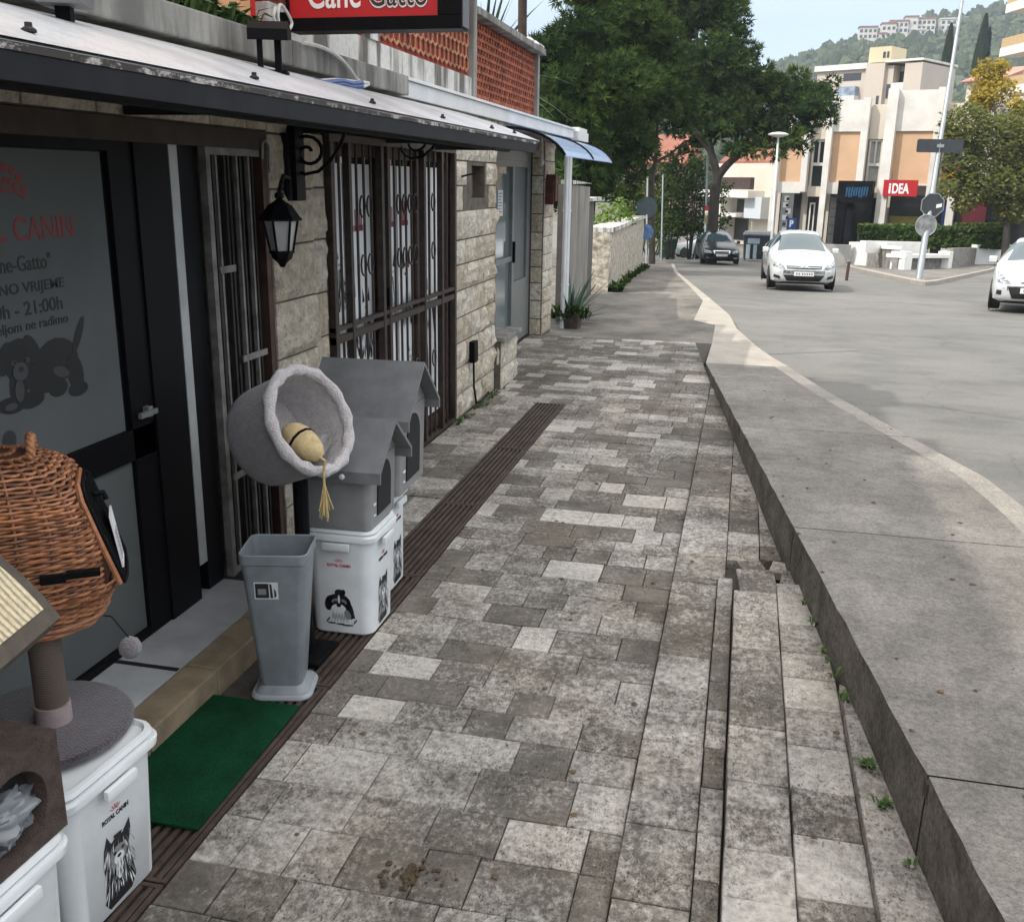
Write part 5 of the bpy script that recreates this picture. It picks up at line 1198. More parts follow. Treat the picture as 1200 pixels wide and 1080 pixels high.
# the big pine on the left, behind the shop
D = 33
A_ = [(640,62,D,38,.8),(690,42,D+1,45,.8),(742,30,D+2,48,.8),(660,112,D,46,.85),(722,100,D,50,.8),(690,160,D,46,.85),(640,150,D-1,36,.9),(732,172,D+1,44,.85),(772,112,D+2,38,.8),(700,212,D,34,.8),(662,200,D-1,32,.9),(770,62,D+3,42,.8),(612,84,D+1,26,.9),(625,190,D,28,.9),(690,-10,D+3,40,.7),(640,230,D+1,26,.8),(735,222,D+2,22,.7),(605,140,D+1,28,1),(600,200,D+1,30,1)]
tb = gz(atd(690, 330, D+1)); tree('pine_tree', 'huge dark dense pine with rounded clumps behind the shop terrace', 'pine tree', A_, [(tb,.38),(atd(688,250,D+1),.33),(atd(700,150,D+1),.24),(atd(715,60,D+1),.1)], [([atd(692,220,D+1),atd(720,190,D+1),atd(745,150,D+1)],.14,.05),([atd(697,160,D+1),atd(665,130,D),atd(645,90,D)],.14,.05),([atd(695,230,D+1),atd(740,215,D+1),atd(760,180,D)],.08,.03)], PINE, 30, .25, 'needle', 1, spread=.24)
D = 45
E_ = [(650,100,D,40,.8),(700,118,D,46,.8),(640,175,D,36,.9),(718,172,D+1,38,.8),(690,58,D,40,.8),(600,140,D,36,.9),(668,225,D,30,.9),(735,105,D+1,34,.8),(560,110,D,40,.9),(705,30,D+2,34,.8),(760,80,41,34,.8),(742,130,41,34,.8),(775,118,43,26,.8),(712,150,41,34,.8),(752,168,43.8,24,.8),(734,148,43.3,34,.8),(712,120,42.7,38,.8),(690,90,42.1,38,.8),(761,82,39.3,36,.8),(737,50,38.7,36,.8),(800,122,40.5,24,.8)]
tb = gz(atd(672, 322, D)); tree('pine_tree', 'dark pine standing just behind the huge pine at the left of the road', 'pine tree', E_, [(tb,.40),(atd(672,240,D),.34),(atd(680,150,D),.22),(atd(690,60,D),.08)], [([atd(672,230,D),atd(700,190,D),atd(715,150,D)],.14,.05)], PINE, 12, .34, 'needle', 8, spread=.24)
# the umbrella pine over the road
D = 50
B_ = [(800,20,D+1,44,.75),(842,14,D,36,.75),(792,84,D,42,.7),(846,66,D-1,40,.7),(884,98,D,34,.7),(918,112,D,36,.72),(948,128,D-1,30,.7),(902,150,D,36,.6),(852,128,D,40,.7),(802,138,D+1,32,.6),(962,106,D+1,24,.7),(872,172,D,20,.6),(926,162,D-1,22,.6),(972,128,D,14,.8),(815,-22,D,42,.7),(858,-8,D+1,22,.8),(870,40,D+1,14,.8),(760,-10,D+2,40,.8),(835,100,D+2,34,.7),(940,150,D,20,.6),(885,62,D,10,.7),(845,150,D-1,26,.7),(820,166,D+1,18,.7),(884,178,D-1,15,.6),(908,180,D-1,15,.6),(858,176,D-2,15,.6),(800,178,D+1,12,.7),(942,172,D-1,13,.6)]
tb = gz(atd(834, 292, D)); tp = atd(832, 172, D)
tree('pine_tree', 'tall umbrella pine with a wide crown over the road and black car', 'pine tree', B_, [(tb,.31),(atd(837,235,D),.28),(atd(840,205,D),.27),(tp,.2),(atd(826,120,D),.18),(atd(815,30,D),.07)],
     [([atd(840,208,D),atd(858,188,D),atd(885,172,D),atd(915,158,D)],.24,.05),([atd(834,180,D),atd(812,150,D),atd(795,100,D)],.14,.04),([atd(858,188,D),atd(866,150,D),atd(872,110,D)],.13,.04),([atd(832,160,D),atd(850,130,D),atd(856,80,D)],.12,.04),([atd(885,172,D),atd(925,172,D),atd(955,160,D)],.07,.03)], PINE, 17, .31, 'needle', 2, spread=.26)
D = 42
C_ = [(742,138,D,22,.7),(775,126,D,24,.7),(808,152,D,16,.6),(724,165,D,14,.6),(796,180,D,8,.6),(816,176,D,8,.6)]
tb = gz(atd(765, 300, D)); tree('pine_tree', 'smaller open pine with bare forked branches beside the blue road sign', 'pine tree', C_, [(tb,.15),(atd(764,215,D),.13),(atd(768,190,D),.12),(atd(771,140,D),.05)], [([atd(765,205,D),atd(752,190,D),atd(738,178,D),atd(725,172,D)],.08,.03),([atd(768,190,D),atd(786,180,D),atd(803,165,D)],.08,.03),([atd(764,214,D),atd(745,208,D),atd(735,212,D)],.06,.02),([atd(767,190,D),atd(755,165,D),atd(745,145,D)],.05,.02)], PINE, 13, .22, 'needle', 3, spread=.3)
# undergrowth between the pines: bushes one can tell apart
def bush(label, cl, mt, seed, per=9, size=.28, cat='shrub', group=None, spread=.3):
    rr = random.Random(seed); c0 = atd(cl[0][0], cl[0][1], cl[0][2]); t = thing('shrub', label, cat, (c0.x, c0.y, rz(c0.y)), 0, group); m_ = MB()
    c3 = [(atd(px, py, d), (r_*d/FPX, r_*d/FPX, r_*d/FPX*sq)) for px, py, d, r_, sq in cl]; crown(m_, c3, rr, per, size, 'leaf', spread=spread); wpart(m_, 'foliage', mt, t, fix=False)
    m_ = MB()
    for c, r_ in c3: limb(m_, [Vector((c0.x+(c.x-c0.x)*.3, c0.y, rz(c0.y)-.1)), Vector(c)-Vector((0,0,r_[2]*.6)), Vector(c)+Vector((0,0,r_[2]*.3))], .05, .015, 5)
    wpart(m_, 'stems', BARK, t); return t
bush('sunlit bright green bush behind the curved stone wall', [(712,252,27,17,.7),(728,246,28,14,.7),(704,262,26,12,.7),(738,256,29,10,.8)], BRIGHT, 11, 30, .15)
bush('tall green shrub between the stone wall and the road sign', [(738,262,40,14,1),(742,240,42,16,1),(728,270,38,12,1)], SHRUB, 12, 14, .22)
bush('airy dark shrub below the smaller pine', [(786,235,54,20,1.1),(790,190,55,14,.9),(812,195,55,13,.9),(780,265,54,20,1),(795,208,55,16,1),(770,240,55,14,1.2),(800,250,55,14,1.4)], SHRUB, 13, 15, .24, spread=.35)
bush('airy dark shrub between the two pine trunks', [(812,230,56,19,1.1),(845,225,62,12,1.2),(818,190,57,13,1),(806,262,56,18,1),(820,205,57,14,1),(822,262,56,13,1.2),(826,235,57,12,1.3),(846,262,60,11,1.5)], SHRUB, 14, 15, .24, spread=.35)
bush('dense dark shrub in front of the red roofed house', [(762,222,62,18,1),(780,205,62,18,1),(800,218,63,18,1),(770,258,60,18,1.1),(792,262,60,16,1.1),(748,250,58,13,1.2),(828,275,62,10,1.2)], SHRUB, 17, 16, .28, spread=.35)
bush('low pale shrub at the foot of the thin pole', [(762,284,50,7,.9),(771,287,50,6,.8)], BRIGHT, 15, 14, .2)
bush('yellow green shrub behind the road sign', [(752,215,60,16,.9),(765,232,60,12,1)], OLIVE, 16, 8, .3)
# yellow flowering tree and olive tree on the right
D = 54
tb = gz(atd(1178, 300, D)); tree('leafy_tree', 'olive green leafy tree with yellow blossom on top beside the mast', 'tree', [(1132,150,D,30,.9),(1172,165,D,36,.9),(1124,192,D,22,.9),(1152,215,D,32,.8),(1190,215,D,36,.8),(1206,150,D+1,34,.9),(1116,165,D,16,.9),(1186,248,D,18,.7),(1112,222,D,14,.8),(1130,240,D,12,.8),(1225,200,D,36,1)], [(tb,.22),(atd(1180,255,D),.2),(atd(1172,200,D),.15),(atd(1165,120,D),.05)], [([atd(1176,230,D),atd(1150,210,D),atd(1125,190,D)],.08,.03),([atd(1176,220,D),atd(1195,190,D),atd(1210,160,D)],.08,.03)], OLIVE, 27, .25, 'leaf', 5,
     extra=([(1164,108,D+2,26,.8),(1160,84,D+2,19,.7),(1150,120,D+2,16,.8),(1196,125,D+1,14,.8),(1172,78,D+2,10,.7)], YELL, 'blossom'))
for px, py, r_, h_, d, lb in ((1107,66,7.5,26,170,'dark slim cypress just left of the mast on the hillside'),(1146,60,9.5,30,175,'dark broad cypress right of the mast on the hillside'),(1156,52,3,12,178,'small cypress tip beside the broad cypress')):
    c = atd(px, py+h_, d); t = thing('cypress_tree', lb, 'cypress', c, 0, 'cypresses on the hillside'); s_ = d/FPX; m_ = MB(); rr = random.Random(px)
    for k in range(int(150*r_)):
        u = rr.random()**.8; a = rr.uniform(0, 6.28); rad = r_*s_*(1-u)**.6*min(1, .5+u*6)*(1-abs(rr.gauss(0,.2))); p = Vector((rad*math.cos(a), rad*math.sin(a), u*2.1*h_*s_)); w_ = .45
        m_.add([p+Vector((-w_*math.sin(a),w_*math.cos(a),-.5)), p+Vector((w_*math.sin(a),-w_*math.cos(a),-.5)), p+Vector((.1*math.cos(a),.1*math.sin(a),1.0))], [(0,1,2)], rr.random())
    m_.build('crown', CYP, t, fix=False); m_ = MB(); m_.tube([(0,0,-3),(0,0,1.8*h_*s_)], .3, 6); m_.build('trunk', BARK, t)

# ------------------------------------------------------------------ hill with woods and houses
sk = [(640,150),(760,128),(860,92),(930,66),(960,54),(1000,42),(1050,30),(1100,23),(1150,13),(1190,8),(1240,-2),(1330,-14),(1460,-10)]
def sky_y(px):
    for a, b in zip(sk, sk[1:]):
        if a[0] <= px <= b[0]: return a[1]+(b[1]-a[1])*(px-a[0])/(b[0]-a[0])
    return sk[-1][1]
def hill_p(i, j):
    px = 640+820*i/60; t = j/22; d = 235+460*t; top = atd(px, sky_y(px)+4, 695)
    zt = top.z; p = atd(px, 214, d); z = -3 + (zt+3)*(t**1.25) + 5*noise.noise((p.x*.012, p.y*.012, 3))*t
    return Vector((p.x, p.y, z))
m_ = MB(); vs = [hill_p(i, j) for i in range(61) for j in range(23)]; vs += [Vector((v.x*1.15, v.y*1.15, -40)) for v in [hill_p(i, 22) for i in range(61)]]
fs = [(i*23+j, (i+1)*23+j, (i+1)*23+j+1, i*23+j+1) for i in range(60) for j in range(22)] + [(i*23+22, (i+1)*23+22, 61*23+i+1, 61*23+i) for i in range(60)]
m_.add(vs, fs); struct(m_, 'hill', simple('hill_scrub', (.055,.075,.035), .95, var=.4, scale=.05), smooth=True)
rr = random.Random(77); m_ = MB()
for k in range(4300):
    i, j = rr.uniform(8, 59.9), 22*rr.random()**.75
    i0, j0 = int(i), min(21, int(j)); a = hill_p(i0, j0).lerp(hill_p(i0+1, j0), i-i0).lerp(hill_p(i0, j0+1).lerp(hill_p(i0+1, j0+1), i-i0), j-j0); s_ = rr.uniform(1.8, 4.2)*(.8+.4*noise.noise(a*.02)); t = rr.random()
    sh = rr.uniform(.7, 1.7); n1, n2 = 5, 7; vs = []
    for u in range(n1+1):
        for v in range(n2):
            th = math.pi*u/n1; ph = 6.283*v/n2; d = 1+.35*rr.uniform(-1, 1); vs.append(a + Vector((s_*d*math.sin(th)*math.cos(ph), s_*d*math.sin(th)*math.sin(ph), s_*sh*d*math.cos(th)+s_*.5)))
    m_.add(vs, [(u*n2+v, u*n2+(v+1)%n2, (u+1)*n2+(v+1)%n2, (u+1)*n2+v) for u in range(n1) for v in range(n2)], t)
tag(m_.build('woods', WOOD, smooth=True), 'dense green woods covering the hill behind the buildings', 'woods', kind='stuff')
HW = simple('pale_house_wall', (.52,.49,.45), .8, var=.08, scale=.3); HR = simple('terracotta_roof', (.24,.095,.06), .85, var=.25, scale=.8); WDK = glass('dark_window', (.03,.035,.04), .15)
hs = [(1016,40,20,12),(1040,37,16,14),(1052,33,20,12),(1066,31,14,17),(1084,30,20,12),(1110,30,18,11),(1030,46,14,9),(1074,42,16,10)]
hl = ['pale house at the left end of the hilltop row', 'pale house second from left in the hilltop row', 'pale wide house near the middle of the hilltop row', 'pale tall house in the middle of the hilltop row', 'pale house left of the mast on the hilltop', 'pale house right of the mast on the hilltop', 'small pale house just below the left of the hilltop row', 'small pale house just below the middle of the hilltop row']
for (px, py, w_, h_), lb in zip(hs, hl):
    d = 600; s_ = d/FPX; c = atd(px, py+h_*.5, d); W_, H2 = w_*s_, h_*s_; t = thing('hill_house', lb, 'house', (c.x, c.y, c.z-4), 0, 'houses on the hilltop')
    m_ = MB(); m_.box((-W_/2,-3,-6),(W_/2,5,H2+4)); m_.build('wall', HW, t); m_ = MB(); m_.box((-W_/2-.4,-3.4,H2+4.003),(W_/2+.4,5.4,H2+4.8)); m_.build('roof', HR if (int(px) % 3) else HW, t)
    m_ = MB()
    for u in range(max(2, int(w_/5))):
        for v in range(2): x = -W_/2+W_*(u+.5)/max(2, int(w_/5)); m_.box((x-.8,-3.06,4.2+H2*.5*v),(x+.8,-3.003,6.0+H2*.5*v))
    m_.each('window', WDK, t)

# ------------------------------------------------------------------ the far buildings
class Frame:
    """vertical plane through two pixel columns at given depths; boxes in (u, v, n)"""
    def __init__(s, pxa, da, pxb, db, z0):
        a, b = atd(pxa, 214, da), atd(pxb, 214, db); s.o = Vector((a.x, a.y, z0)); d = Vector((b.x-a.x, b.y-a.y, 0)); s.L = d.length; s.u = d.normalized(); s.n = Vector((s.u.y, -s.u.x, 0)); s.rz = math.atan2(s.u.y, s.u.x)
    def U(s, px):       # u coordinate of an image column
        d = ray(px, 214); d = Vector((d.x, d.y)); o = Vector((s.o.x, s.o.y)); u = Vector((s.u.x, s.u.y)); den = u.x*d.y-u.y*d.x; return (d.x*o.y - d.y*o.x)/den
    def Z(s, px, py):   # height above the base of an image point on the plane
        p = s.o + s.u*s.U(px); r_ = ray(px, py); k = Vector((p.x, p.y)).length/Vector((r_.x, r_.y)).length; return EYE.z + r_.z*k - s.o.z
def fbox(mb, u0, u1, z0, z1, n0, n1): mb.box((u0, -n1, z0), (u1, -n0, z1))      # local frame: x = u, -y = outward
CREAM = simple('cream_render', (.60,.54,.45), .85, var=.06, scale=.6); WHR = simple('white_render', (.64,.615,.57), .85, var=.13, scale=.8, bump=.1, bscale=3); ORP = simple('ochre_panel', (.56,.365,.225), .8, var=.06, scale=1); REDS = simple('red_sign', (.42,.010,.018), .4, var=.05); SHOPG = simple('shop_glass_dark', (.018,.02,.024), .12, var=.3, scale=2); GREYW = simple('grey_render', (.30,.295,.285), .85, var=.1, scale=1)
F_ = Frame(905, 65.5, 1112, 60.5, rz(60)-.15); U, Zf = F_.U, F_.Z
sh_ = thing('shopping_building', 'two storey cream building with orange panels and a red iDEA shop sign', 'building', F_.o, F_.rz)
zO0, zO1, zP1, zP2 = 4.62, 7.75, 9.75, 10.25
segs = [(905,911,'p'),(911,938,'o'),(938,945,'p'),(945,963,'w'),(963,970,'p'),(970,1003,'o'),(1003,1011,'p'),(1011,1029,'w'),(1030,1042,'P'),(1042,1087,'O'),(1087,1097,'P'),(1097,1150,'w'),(1150,1160,'p'),(1160,1215,'o'),(1215,1225,'p')]
mW, mO, mC = MB(), MB(), MB(); wins = []
for a, b, k in segs:
    u0, u1 = U(a), U(b)
    if k in 'pP': fbox(mW, u0, u1, 0 if k == 'P' or a in (963,905) else 4.0, zP2 if k == 'P' else zP1, -.3, .25)
    elif k in 'oO':
        fbox(mO, u0+.003, u1-.003, zO0, zO1, -.6, -.35); fbox(mW, u0+.003, u1-.003, zO1+.003, zP2-.1 if k == 'O' else zP1-.1, -.6, -.20); fbox(mW, u0+.003, u1-.003, 3.9 if k == 'o' else 4.5, zO0-.003, -.6, -.15)
    else:
        wins.append((u0, u1)); fbox(mC, u0+.003, u1-.003, 7.3, zP1-.4, -.9, -.5); fbox(mC, u0+.003, u1-.003, 3.7, 4.35, -.9, -.5)
fbox(mC, U(905), U(1225), 0, 9.2, -9, -1.2); fbox(mC, U(905), U(1225), 9.25, 9.4, -9.1, -.95)
for m_, nm, mt in ((mW, 'white_pilaster', WHR), (mO, 'orange_panel', ORP), (mC, 'wall', CREAM)): m_.each(nm, mt, sh_)
for u0, u1 in wins:
    m_ = MB(); fbox(m_, u0+.05, u0+.16, 4.36, 7.28, -.75, -.62); fbox(m_, u1-.16, u1-.05, 4.36, 7.28, -.75, -.62); fbox(m_, u0+.16, u1-.16, 5.65, 5.85, -.75, -.62); fbox(m_, (u0+u1)/2-.05, (u0+u1)/2+.05, 5.852, 7.28, -.75, -.62); fbox(m_, u0+.16, u1-.16, 7.15, 7.28, -.76, -.63)
    f = m_.build('window', WHR, sh_); m_ = MB(); fbox(m_, u0+.05, u1-.05, 4.36, 7.28, -.85, -.78); m_.build('pane', WDK if (u0, u1) != wins[1] else simple('pale_window_blind', (.36,.35,.32), .25, var=.2, scale=2), f)
# ground floor shops
m_ = MB()
for a, b in ((912,937),(945,962),(971,1029),(1043,1086),(1098,1222)): fbox(m_, U(a), U(b), .1, 3.9, -1.15, -.95)
m_.each('shop_front', SHOPG, sh_)
m_ = MB(); fbox(m_, U(948), U(949.5), .8, 3.3, -.94, -.90); fbox(m_, U(953), U(954.5), .8, 3.3, -.94, -.90); fbox(m_, U(949.5), U(953), 3.2, 3.3, -.94, -.90); m_.build('door_frame', WHR, sh_)
m_ = MB(); fbox(m_, U(973), U(985), .2, 3.7, -.9, -.7); m_.build('grey_shop_wall', GREYW, sh_)
m_ = MB()
for k in range(4): fbox(m_, U(974), U(983), 1.3+.55*k, 1.36+.55*k, -.695, -.69)
m_.build('wall_lettering', simple('faded_print', (.16,.15,.15), .8), sh_)
m_ = MB(); fbox(m_, U(1044), U(1085), .3, 2.6, -.93, -.90); m_.build('window_poster', simple('yellow_poster', (.20,.17,.035), .6, var=.5, scale=.8), sh_)
us, ue = U(1037), U(1077); zs0, zs1 = Zf(1057, 230), Zf(1057, 211)
m_ = MB(); fbox(m_, us, ue, zs0, zs1, .26, .42); isg = m_.build('shop_fascia_sign', REDS, sh_); isg['label'] = 'red sign with white iDEA letters'
L0, L1 = U(1043.5), U(1067.5); lz0, lz1 = Zf(1055, 227), Zf(1055, 215)
for body, a, b, za, zb in (('DEA', L0+(L1-L0)*.17, L1, lz0, lz1), ('i', L0, L0+(L1-L0)*.10, lz0, lz1)):
    wtext('sign_lettering', body, b-a, (zb-za), simple('sign_white', (.85,.85,.85), .5, var=.02), frame_m(((a+b)/2, -.425, (za+zb)/2), (1,0,0), (0,0,1)), None, .03).parent = isg
# black portal of the shop with blue lettering
m_ = MB(); p0, p1 = U(986), U(1026); zt_ = Zf(1000, 212); fbox(m_, p0, p0+.5, 0, zt_-1.35, .05, .9); fbox(m_, p1-.35, p1, 0, zt_-1.35, .05, .9); fbox(m_, p0, p1, zt_-1.345, zt_, .03, .95); m_.build('black_portal', BLACK, sh_)
BLUEL = simple('blue_lettering', (.010,.075,.17), .5, var=.3, scale=6)
m_ = MB(); rr = random.Random(3)
for k in range(9): x = p0+.5+.155*k; m_.prism([(x, zt_-.95+rr.uniform(-.1,.1)), (x+.09, zt_-.95+rr.uniform(-.1,.1)), (x+.13, zt_-.35+rr.uniform(-.1,.05)), (x+.03, zt_-.40+rr.uniform(-.1,.05))], .02, 'y', -.975)
m_.build('blue_lettering', BLUEL, sh_)
m_ = MB(); fbox(m_, U(1098), U(1124), 4.9, 5.4, -.88, -.7); m_.build('yellow_band', simple('yellow_band', (.5,.28,.03), .6), sh_); m_ = MB(); fbox(m_, U(1098), U(1124), 5.4+.003, 5.9, -.88, -.7); m_.build('red_band', REDS, sh_)
m_ = MB(); fbox(m_, U(1129), U(1160), .6, 3.6, -.94, -.6); m_.build('dark_red_shop_sign', simple('dark_red', (.10,.010,.018), .5, var=.4, scale=1.5), sh_)
m_ = MB(); fbox(m_, U(1113), U(1122), .1, 3.9, -.9, .1); m_.build('white_pilaster', WHR, sh_)
m_ = MB(); fbox(m_, U(1107), U(1112.5), 1.9, 3.3, -.94, -.75); m_.build('blue_notice', simple('blue_notice', (.03,.06,.22), .5), sh_)
# apartment block behind
G_ = Frame(938, 128, 1066, 118, -3); U, Zf = G_.U, G_.Z
ab = thing('apartment_block', 'tall pale apartment block with balconies and a small yellow rooftop hut', 'building', G_.o, G_.rz)
zt_ = Zf(1000, 76)
m_ = MB(); fbox(m_, U(946), U(1003), 0, zt_-.5, -9, 0); fbox(m_, U(1003)+.003, U(1024), 0, zt_, -9, .5); fbox(m_, U(1024)+.003, U(1032), 0, zt_-.3, -9, -.1); fbox(m_, U(1032)+.003, U(1046), 0, zt_-.3, -9, -2.0); fbox(m_, U(1046)+.003, U(1066), 0, zt_-.2, -9, .3); m_.each('wall', simple('pinkish_render', (.48,.42,.36), .85, var=.05, scale=.5), ab)
m_ = MB(); fbox(m_, U(944), U(1003), zt_-.497, zt_+.15, -9.3, .4); fbox(m_, U(1024), U(1067), zt_+.003, zt_+.25, -9.3, .5); m_.each('roof_edge', WHR, ab)
m_ = MB(); fbox(m_, U(998), U(1023), zt_+.256, zt_+2.0, -5, -1); m_.build('rooftop_hut', simple('yellow_render', (.52,.44,.29), .85, var=.06), ab)
m_ = MB(); fbox(m_, U(1014), U(1017), zt_+.7, zt_+1.4, -.99, -.95); fbox(m_, U(1018.5), U(1021), zt_+.7, zt_+1.4, -.99, -.95)
for k in range(5): fbox(m_, U(1032.5), U(1045.5), zt_-2.2-2.75*k, zt_-.9-2.75*k, -1.99, -1.7)
for k in range(4): fbox(m_, U(1018), U(1021), zt_-5-2.75*k, zt_-3.7-2.75*k, .505, .55)
for k in range(4): fbox(m_, U(1026), U(1030), zt_-4-2.75*k, zt_-2.4-2.75*k, -.09, -.05)
m_.each('window', WDK, ab)
for k in range(5):
    m_ = MB(); fbox(m_, U(1032)+.01, U(1046)-.01, zt_-3.35-2.75*k, zt_-2.3-2.75*k, -1.6, .1); m_.build('balcony', WHR, ab)
for k in range(4):
    m_ = MB(); fbox(m_, U(974), U(996), zt_-4.9-2.75*k, zt_-3.6-2.75*k, .0+.003, 1.3); b_ = m_.build('balcony', WHR, ab); m_ = MB(); fbox(m_, U(975), U(995), zt_-3.59-2.75*k, zt_-2.5-2.75*k, .003, 1.0); m_.build('balcony_glazing', simple('blue_white_glazing', (.22,.27,.34), .3, var=.5, scale=1.6), b_)
m_ = MB(); fbox(m_, U(976), U(996), zt_-1.75, zt_-.9, .003, .05); m_.build('window', WDK, ab)
# corner of a block on the right with ochre balconies
G_ = Frame(1175, 74, 1251, 66, -2.6); U, Zf = G_.U, G_.Z
rb = thing('balcony_block', 'white apartment building with ochre balconies at the right edge', 'building', G_.o, G_.rz)
m_ = MB(); fbox(m_, .6, 14, 0, 20, -8, 0); fbox(m_, .6, 14, 20.003, 20.3, -8.3, .4); m_.build('wall', WHR, rb)
for py in (108, 60, 8, -45):
    z = Zf(1190, py); m_ = MB(); fbox(m_, -.3, 8, z-.25, z+.35, .003, 1.5); b_ = m_.build('balcony', WHR, rb); m_ = MB(); fbox(m_, -.28, 8, z+.353, z+1.0, 1.35, 1.45); fbox(m_, -.28, -.2, z+.353, z+1.0, .01, 1.349); m_.build('balcony_panel', simple('ochre_balcony', (.42,.30,.16), .8, var=.1), b_); m_ = MB(); fbox(m_, 1.2, 3.4, z+.5, z+2.5, .004, .03); m_.build('window', WDK, rb)
# terracotta roofed houses behind the umbrella pine
G_ = Frame(838, 78, 912, 72, rz(72)); U, Zf = G_.U, G_.Z
rh = thing('tiled_house', 'house with terracotta roof and white balconies behind the umbrella pine', 'house', G_.o, G_.rz)
m_ = MB(); fbox(m_, U(840), U(906), 0, 6.0, -8, 0); m_.build('wall', CREAM, rh)
m_ = MB(); a_, b_ = U(836), U(912); m_.prism([(.5,6.0),(8.3,6.0),(8.3,6.2),(4.4,8.9),(.5,6.2)], b_-a_, 'x', a_); m_.build('roof', HR, rh)
m_ = MB(); fbox(m_, U(838), U(897), Zf(860,231), Zf(860,223), .003, 1.6); fbox(m_, U(840), U(884), Zf(860,253), Zf(860,249), .003, 1.6); fbox(m_, U(856), U(864), 0, Zf(860,231)-.003, .003, 1.5); m_.each('balcony', WHR, rh)
m_ = MB(); fbox(m_, U(846), U(855.5), .3, Zf(860,255), .003, .04); fbox(m_, U(865), U(881), .3, Zf(860,255), .003, .04); fbox(m_, U(846), U(855.5), Zf(860,248), Zf(860,233), .003, .04); fbox(m_, U(866), U(882), Zf(860,248), Zf(860,233), .003, .04); m_.each('window', WDK, rh)
m_ = MB(); fbox(m_, U(885), U(905), Zf(895,256), Zf(895,231), .004, .9); m_.build('white_extension', simple('pale_blue_grey', (.50,.53,.56), .7, var=.05), rh)
m_ = MB(); fbox(m_, U(856), U(896), Zf(870,222)+.01, Zf(870,208), 1.0, 1.4); m_.build('awning', simple('dark_brown_awning', (.055,.035,.03), .8, var=.3), rh)
G_ = Frame(660, 92, 800, 88, rz(72)); U, Zf = G_.U, G_.Z
rh2 = thing('red_roof_house', 'house with pinkish red roof glimpsed behind the smaller pine', 'house', G_.o, G_.rz)
m_ = MB(); fbox(m_, U(735), U(800), 0, 6.0, -8, 0); m_.build('wall', simple('pink_render', (.30,.19,.155), .85, var=.08), rh2); m_ = MB(); m_.prism([(-.6,6.0),(8.6,6.0),(8.6,6.2),(4,8.8),(-.6,6.2)], U(803)-U(732), 'x', U(732)); m_.build('roof', HR, rh2)
m_ = MB(); 
for a in (742, 758, 776, 790): fbox(m_, U(a), U(a+6), 3.2, 5.0, .003, .04)
m_.each('window', WDK, rh2)
G_ = Frame(1112, 100, 1160, 96, -2.6); U, Zf = G_.U, G_.Z
rh3 = thing('pink_roof_house', 'house with a pale red tiled roof behind the yellow tree and mast', 'house', G_.o, G_.rz)
m_ = MB(); fbox(m_, U(1118), U(1160), 0, Zf(1130,96), -8, 0); m_.build('wall', HW, rh3); m_ = MB(); zr = Zf(1130,96); m_.prism([(-.6,zr),(8.6,zr),(8.6,zr+.1),(4,zr+1.5),(-.6,zr+.1)], U(1163)-U(1115), 'x', U(1115)); m_.build('roof', simple('pale_tile', (.42,.20,.15), .85, var=.2, scale=1), rh3); m_ = MB(); fbox(m_, U(1124), U(1128), zr-2, zr-.6, .003, .04); m_.build('window', WDK, rh3)
# ------------------------------------------------------------------ walls, pots and the street
GW = NT('grey_weathered_wall').set(.9); a_ = GW.ramp(GW.noise(1.6, 8, .72, stretch=(1,1,.6)), (.3, (.10,.092,.080)), (.7, (.30,.28,.245))); GW.col(a_); GW.bump(GW.noise(30, 5), .4, .01); GW = GW.m
def wall_run(mb, pts_, th, zb, side=-1):
    """pts_: (x, y, ztop); wall thickness th towards -x"""
    for (x0, y0, t0), (x1, y1, t1) in zip(pts_, pts_[1:]):
        mb.add([(x0,y0,zb(y0)),(x1,y1,zb(y1)),(x1,y1,t1),(x0,y0,t0),(x0-th,y0,zb(y0)),(x1-th,y1,zb(y1)),(x1-th,y1,t1),(x0-th,y0,t0)], [(0,1,2,3),(5,4,7,6),(3,2,6,7),(4,0,3,7),(1,5,6,2)])
zb_ = lambda y: PA(y)-.2
a0, a1, a2 = onp(664,378,.58,-.04825), onp(687,350,.58,-.04825), onp(697,346,.58,-.04825)
gw = thing('garden_wall', 'tall grey weathered concrete wall with thin coping beyond the downpipe', 'wall', (a0.x, a0.y, PA(a0.y)))
tz0, tz1 = ony(664,216,a0.y).z, ony(687,219,a1.y).z
m_ = MB(); wall_run(m_, [(a0.x,a0.y,tz0),(a1.x,a1.y,tz1)], .18, zb_); wpart(m_, 'wall_panel', GW, gw)
m_ = MB(); wall_run(m_, [(a0.x+.03,a0.y,tz0+.06),(a1.x+.03,a1.y,tz1+.06)], .24, lambda y: tz0+.002); wpart(m_, 'coping', WPAR, gw)
gw2 = thing('gate_pier', 'dark grey gate pier at the end of the tall grey wall', 'pier', (a1.x, a1.y, PA(a1.y)))
b0 = Vector((a1.x-.02, a1.y+.15, 0)); b1 = Vector((a1.x-.12, a1.y+1.4, 0)); zt_ = ony(692,236,a1.y+.3).z
m_ = MB(); wall_run(m_, [(b0.x,b0.y,zt_),(b1.x,b1.y,zt_)], .4, zb_); wpart(m_, 'pier', simple('dark_pier', (.085,.08,.075), .9, var=.3, scale=4), gw2); m_ = MB(); m_.box((b1.x-.5,b0.y-.05,zt_+.003),(b0.x+.05,b1.y+.03,zt_+.07)); wpart(m_, 'coping', WPAR, gw2)
